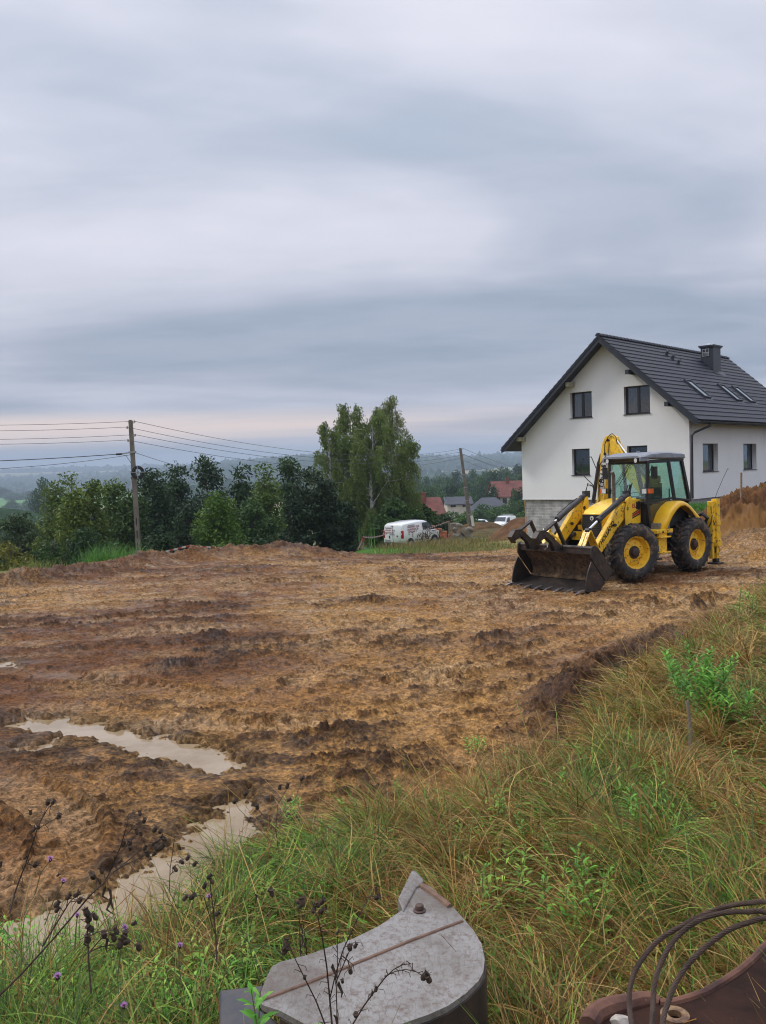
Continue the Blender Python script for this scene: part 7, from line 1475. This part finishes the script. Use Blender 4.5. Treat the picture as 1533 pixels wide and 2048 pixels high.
# dried knapweed and thistles
def Z6(X, Y): return (X/3.066, 1580+Y/3.066)
def dryplant(name, stems, heads, Y, label, conv, r0=.0032, hs=.0078, group=None, dy=.06, curl=(), mat=None):
    P0 = at(*conv(*stems[0][0]), Y); r = empty(name, P0, 0, label, 'dry plant', group); mb = MB(); rr = random.Random(len(stems)*7+int(stems[0][0][0]))
    for j, st in enumerate(stems):
        pts = [at(*conv(*q), Y+dy*math.sin(i*.9+j*1.7)*(i > 0 or j > 0))-P0 for i, q in enumerate(st)]; mb.tube(pts, r0*(1 if j == 0 else .6), 5, r2=r0*.35)
        for i in range(len(pts)-1):
            for _ in range(2):
                t = rr.random(); p = pts[i].lerp(pts[i+1], t); d = Vector((rr.uniform(-1, 1), rr.uniform(-.6, .6), rr.uniform(-.6, .8))).normalized()*.022; mb.tube([p, p+d, p+d*1.2+Vector((0, 0, -.012))], .0012, 4, r2=.0007)
    mb.build('stalk', mat or m_dry, r)
    for (x, y, s) in heads:
        p = at(*conv(x, y), Y+rr.uniform(-.02, .02))-P0; h = hs*s; a = Vector((rr.uniform(-.4, .8), rr.uniform(-.4, .4), rr.uniform(.3, 1))).normalized(); M_ = Matrix.Translation(p) @ a.to_track_quat('Z', 'Y').to_matrix().to_4x4()
        mb = MB(); mb.lathe([(.0, -h*1.3), (h*.7, -h*.8), (h*.85, -h*.1), (h*.62, h*.7), (h*.9, h*1.2), (h*.3, h*1.25), (0, h*.9)], 8, 'z', M_)
        for k in range(5): aa = rr.random()*6.28; mb.tube([M_ @ Vector((h*.5*math.cos(aa), h*.5*math.sin(aa), h*.9)), M_ @ Vector((h*1.2*math.cos(aa), h*1.2*math.sin(aa), h*1.7))], .0008, 3)
        mb.build('seed_head', m_head, r)
    for (x, y) in curl:
        p = at(*conv(x, y), Y)-P0; mb = MB(); w0 = rr.random()*6; mb.tube([p, p+Vector((.008*math.cos(w0), .006, -.012)), p+Vector((.012*math.cos(w0+1), -.003, -.03)), p+Vector((.005, .0, -.046))], [.0015, .005, .0035, .001], 5); mb.build('dead_leaf', m_head, r)
    return r
dryplant('dried_thistle', [[(-30, 1290), (0, 1260), (150, 1110), (340, 900), (450, 770), (560, 640), (650, 560), (700, 500), (790, 430), (870, 360), (940, 330), (1000, 300)], [(650, 560), (700, 440), (740, 350), (770, 250), (790, 170), (840, 130)], [(700, 500), (760, 465), (850, 420), (905, 395)], [(720, 400), (800, 320), (850, 260)], [(770, 280), (830, 215), (885, 190)], [(620, 590), (600, 540), (570, 530)], [(940, 330), (985, 300), (1010, 300)]],
         [(1005, 297, 1.2), (965, 352, 1.7), (990, 350, 1.5), (905, 395, 1.1), (885, 190, 1.0), (840, 255, 1.1), (865, 270, .9), (758, 332, 1.2), (797, 322, 1.2), (950, 243, 1.2), (985, 255, 1.0), (860, 145, .9), (735, 438, .9), (945, 395, .8), (890, 355, 1.0), (572, 530, 1.4), (625, 495, 1.1), (800, 362, .8)], 2.75, 'long dark dried thistle leaning right over the puddle at the lower left', Z6, curl=((660, 600), (685, 650), (650, 590)), r0=.0036)
dryplant('dried_thistle', [[(60, 760), (90, 640), (125, 540), (160, 450), (200, 330), (230, 240), (265, 160), (290, 90)], [(230, 240), (300, 200), (360, 165)], [(250, 190), (290, 120), (325, 80)], [(160, 450), (200, 462), (240, 455)]], [(295, 78, 1.2), (326, 76, 1.0), (236, 228, 1.0), (205, 245, 1.1), (362, 163, 1.2), (188, 140, .9), (218, 460, 1.2), (155, 415, .8), (2, 460, 1.1)], 2.9, 'upright dark dried thistle near the left edge, above the purple flowers', Z6)
dryplant('dried_thistle', [[(260, 960), (340, 830), (390, 750), (430, 685), (470, 645)], [(410, 715), (420, 660)], [(430, 685), (490, 680)]], [(420, 655, 1.2), (470, 643, 1.2), (490, 680, 1.1), (350, 700, 1.3), (352, 735, 1.1), (356, 523, .6)], 2.7, 'small three headed dried thistle in front of the puddle', Z6)
dryplant('dried_thistle', [[(560, 1250), (545, 1050), (540, 900), (535, 800), (530, 750)], [(545, 1000), (650, 880), (760, 890), (850, 965)], [(545, 900), (600, 870), (700, 860)], [(540, 1000), (620, 960), (740, 945)]], [(532, 752, 1.5), (545, 790, 1.6), (556, 850, 1.5), (640, 890, 1.4), (700, 905, 1.4), (765, 895, 1.5), (738, 945, 1.6), (775, 935, 1.2), (852, 967, 1.3), (820, 820, .9), (715, 865, 1.2), (585, 780, 1.2), (540, 915, 1.5)], 2.6, 'dense brown clump of dead seed heads over the green weeds at the lower left', Z6, curl=((540, 880), (640, 900), (680, 670)))
dryplant('dried_thistle', [[(1330, 1050), (1325, 900), (1310, 740), (1295, 620), (1290, 540)], [(1325, 900), (1250, 650), (1180, 640)], [(1310, 740), (1330, 640)]], [(1285, 530, 1.2), (1300, 560, 1.1), (1180, 655, 1.5), (1135, 665, 1.2), (1255, 590, 1.2), (1330, 760, 1.2)], 3.0, 'dark dried thistle in the grass left of the digger bucket', Z6)
dryplant('dried_thistle', [[(1040, 620), (1045, 480), (1060, 380), (1075, 285), (1105, 285)], [(1045, 520), (1080, 490)], [(1060, 470), (1118, 445)], [(1080, 440), (1150, 418)]], [(1078, 487, 1.2), (1118, 444, 1.1), (1152, 418, 1.2), (1195, 455, 1.2)], 3.3, 'small dried thistle against the pale puddle', Z6, r0=.002)
dryplant('dried_thistle', [[(590, 1010), (580, 931), (565, 760), (550, 600), (525, 440), (500, 320), (480, 285)], [(570, 780), (600, 650), (640, 520), (680, 430), (740, 300), (790, 215), (830, 160)], [(600, 700), (660, 560), (700, 470)], [(640, 545), (670, 570), (685, 625)]], [(478, 282, 1.1), (520, 290, 1.1), (500, 255, .9), (525, 235, 1.1), (682, 500, 1.1), (713, 488, .8), (685, 632, 1.0), (832, 165, .6), (410, 240, 1.3), (835, 212, 1.1)], 2.35, 'tall thin dried stalk standing in front of the digger bucket', zb, curl=((590, 880), (620, 690), (585, 590)))
dryplant('dried_thistle', [[(620, 1010), (610, 931), (606, 760), (612, 600), (612, 430)]], [(612, 412, .7), (640, 690, .7)], 2.4, 'straight thin dried stalk beside the tall one on the digger bucket', zb, r0=.0024)
dryplant('dried_thistle', [[(560, 990), (540, 931), (490, 800), (430, 680), (380, 580), (330, 470)]], [(318, 470, 1.2), (315, 500, 1.4), (312, 520, 1.2), (425, 668, .7)], 2.35, 'dried stalk leaning left across the grey bucket plate', zb, r0=.0028)
dryplant('dried_thistle', [[(680, 1010), (700, 930), (760, 830), (830, 735), (880, 670), (930, 622), (980, 595), (1030, 588)], [(880, 660), (940, 632), (1000, 620), (1060, 635), (1100, 660)]], [(1105, 660, 1.4), (1130, 678, 1.3), (830, 735, .8), (808, 760, .7), (715, 880, 1.0)], 2.35, 'dried stalk arching right over the grey bucket plate with one drooping head', zb, r0=.0028)
dryplant('dried_thistle', [[(405, 600), (400, 480), (395, 350), (390, 240)], [(440, 560), (425, 420), (410, 300)]], [(395, 235, 1.4), (415, 225, 1.3), (240, 190, 1.5), (228, 170, 1.1), (400, 262, 1.2)], 3.3, 'blackened dried stalks in the grass left of the bucket lip', zb, curl=((400, 420), (430, 440), (400, 360), (140, 190)))
def Zc(X, Y): return (X, Y)
dryplant('dried_thistle', [[(560, 1720), (552, 1660), (556, 1610), (575, 1575)], [(556, 1640), (590, 1600), (605, 1560)], [(552, 1660), (500, 1600), (492, 1590)], [(540, 1680), (480, 1620), (470, 1605)]], [(575, 1572, 1.2), (604, 1557, 1.1), (492, 1588, 1.2), (470, 1603, 1.2), (540, 1600, 1.0), (515, 1615, 1.1), (578, 1600, 1.0), (500, 1640, 1.1), (560, 1575, 1.0)], 5.6, 'dried thistle with many small heads standing against the wet clay', Zc, r0=.003, hs=.014)
# purple knapweed flowers
def knapweed(px, py, Y, stem, label, s=1.0):
    P0 = at(*stem[0], Y); r = empty('knapweed', P0, 0, label, 'wild flower'); mb = MB(); mb.tube([at(*q, Y)-P0 for q in stem]+[at(px, py+4, Y)-P0], .0018, 5); mb.build('stem', m_stem, r)
    c = at(px, py, Y)-P0; V, Q, C = [], [], []; rr = random.Random(px)
    for k in range(46):
        a = rr.random()*6.28; el = rr.uniform(-.2, 1.3); d = Vector((math.cos(a)*math.cos(el), math.sin(a)*math.cos(el), math.sin(el))); leaf_geo(V, Q, C, c, d, .013*s*rr.uniform(.7, 1.1), .0011*s, (.5, .2, .5), .1)
    link('flower_head', mesh_np('flower_head', np.array([v[:] for v in V]), quads=Q, smooth=False), m_pur, r); mb = MB(); mb.lathe([(0, -.012*s), (.005*s, -.009*s), (.006*s, -.002*s), (.003*s, .003*s), (0, .003*s)], 8, 'z', Matrix.Translation(c)); mb.build('bud', m_head, r)
for px, py, Y, st, lb, s in ((101, 1717, 2.9, [(70, 1790), (82, 1745)], 'lilac knapweed flower nearest the clay, at the left above the puddle edge', 1), (127, 1761, 2.8, [(90, 1850), (108, 1800)], 'lilac knapweed bud beside the brown seed head at the left', .9), (250, 1855, 2.65, [(235, 1960), (242, 1900)], 'lilac knapweed flower in the middle of the lower left weeds', 1), (116, 1952, 2.5, [(85, 2030), (100, 1985)], 'brightest purple knapweed flower, lowest at the left', 1.15), (418, 1792, 3.1, [(425, 1880), (422, 1830)], 'lilac knapweed flower left of the puddle reeds and the bucket', .9), (360, 1891, 2.8, [(365, 1980), (358, 1930)], 'lilac knapweed flower between dead heads and the digger bucket', 1), (155, 1830, 2.7, [(150, 1900), (152, 1860)], 'faint lilac knapweed flower low beside the puddle edge', .8), (248, 2011, 2.5, [(240, 2090), (244, 2050)], 'dull purple knapweed flower at the bottom of the picture', 1), (1272, 1657, 5.2, [(1290, 1720), (1280, 1690)], 'tiny lilac flower in the right hand grass', 1.3), (1366, 1268, 8.2, [(1368, 1330), (1367, 1300)], 'tiny lilac flower just above the tall green bush', 1.2)): knapweed(px, py, Y, st, lb, s)
print('faces', sum(len(o.data.polygons) for o in scene.objects if o.type == 'MESH'))
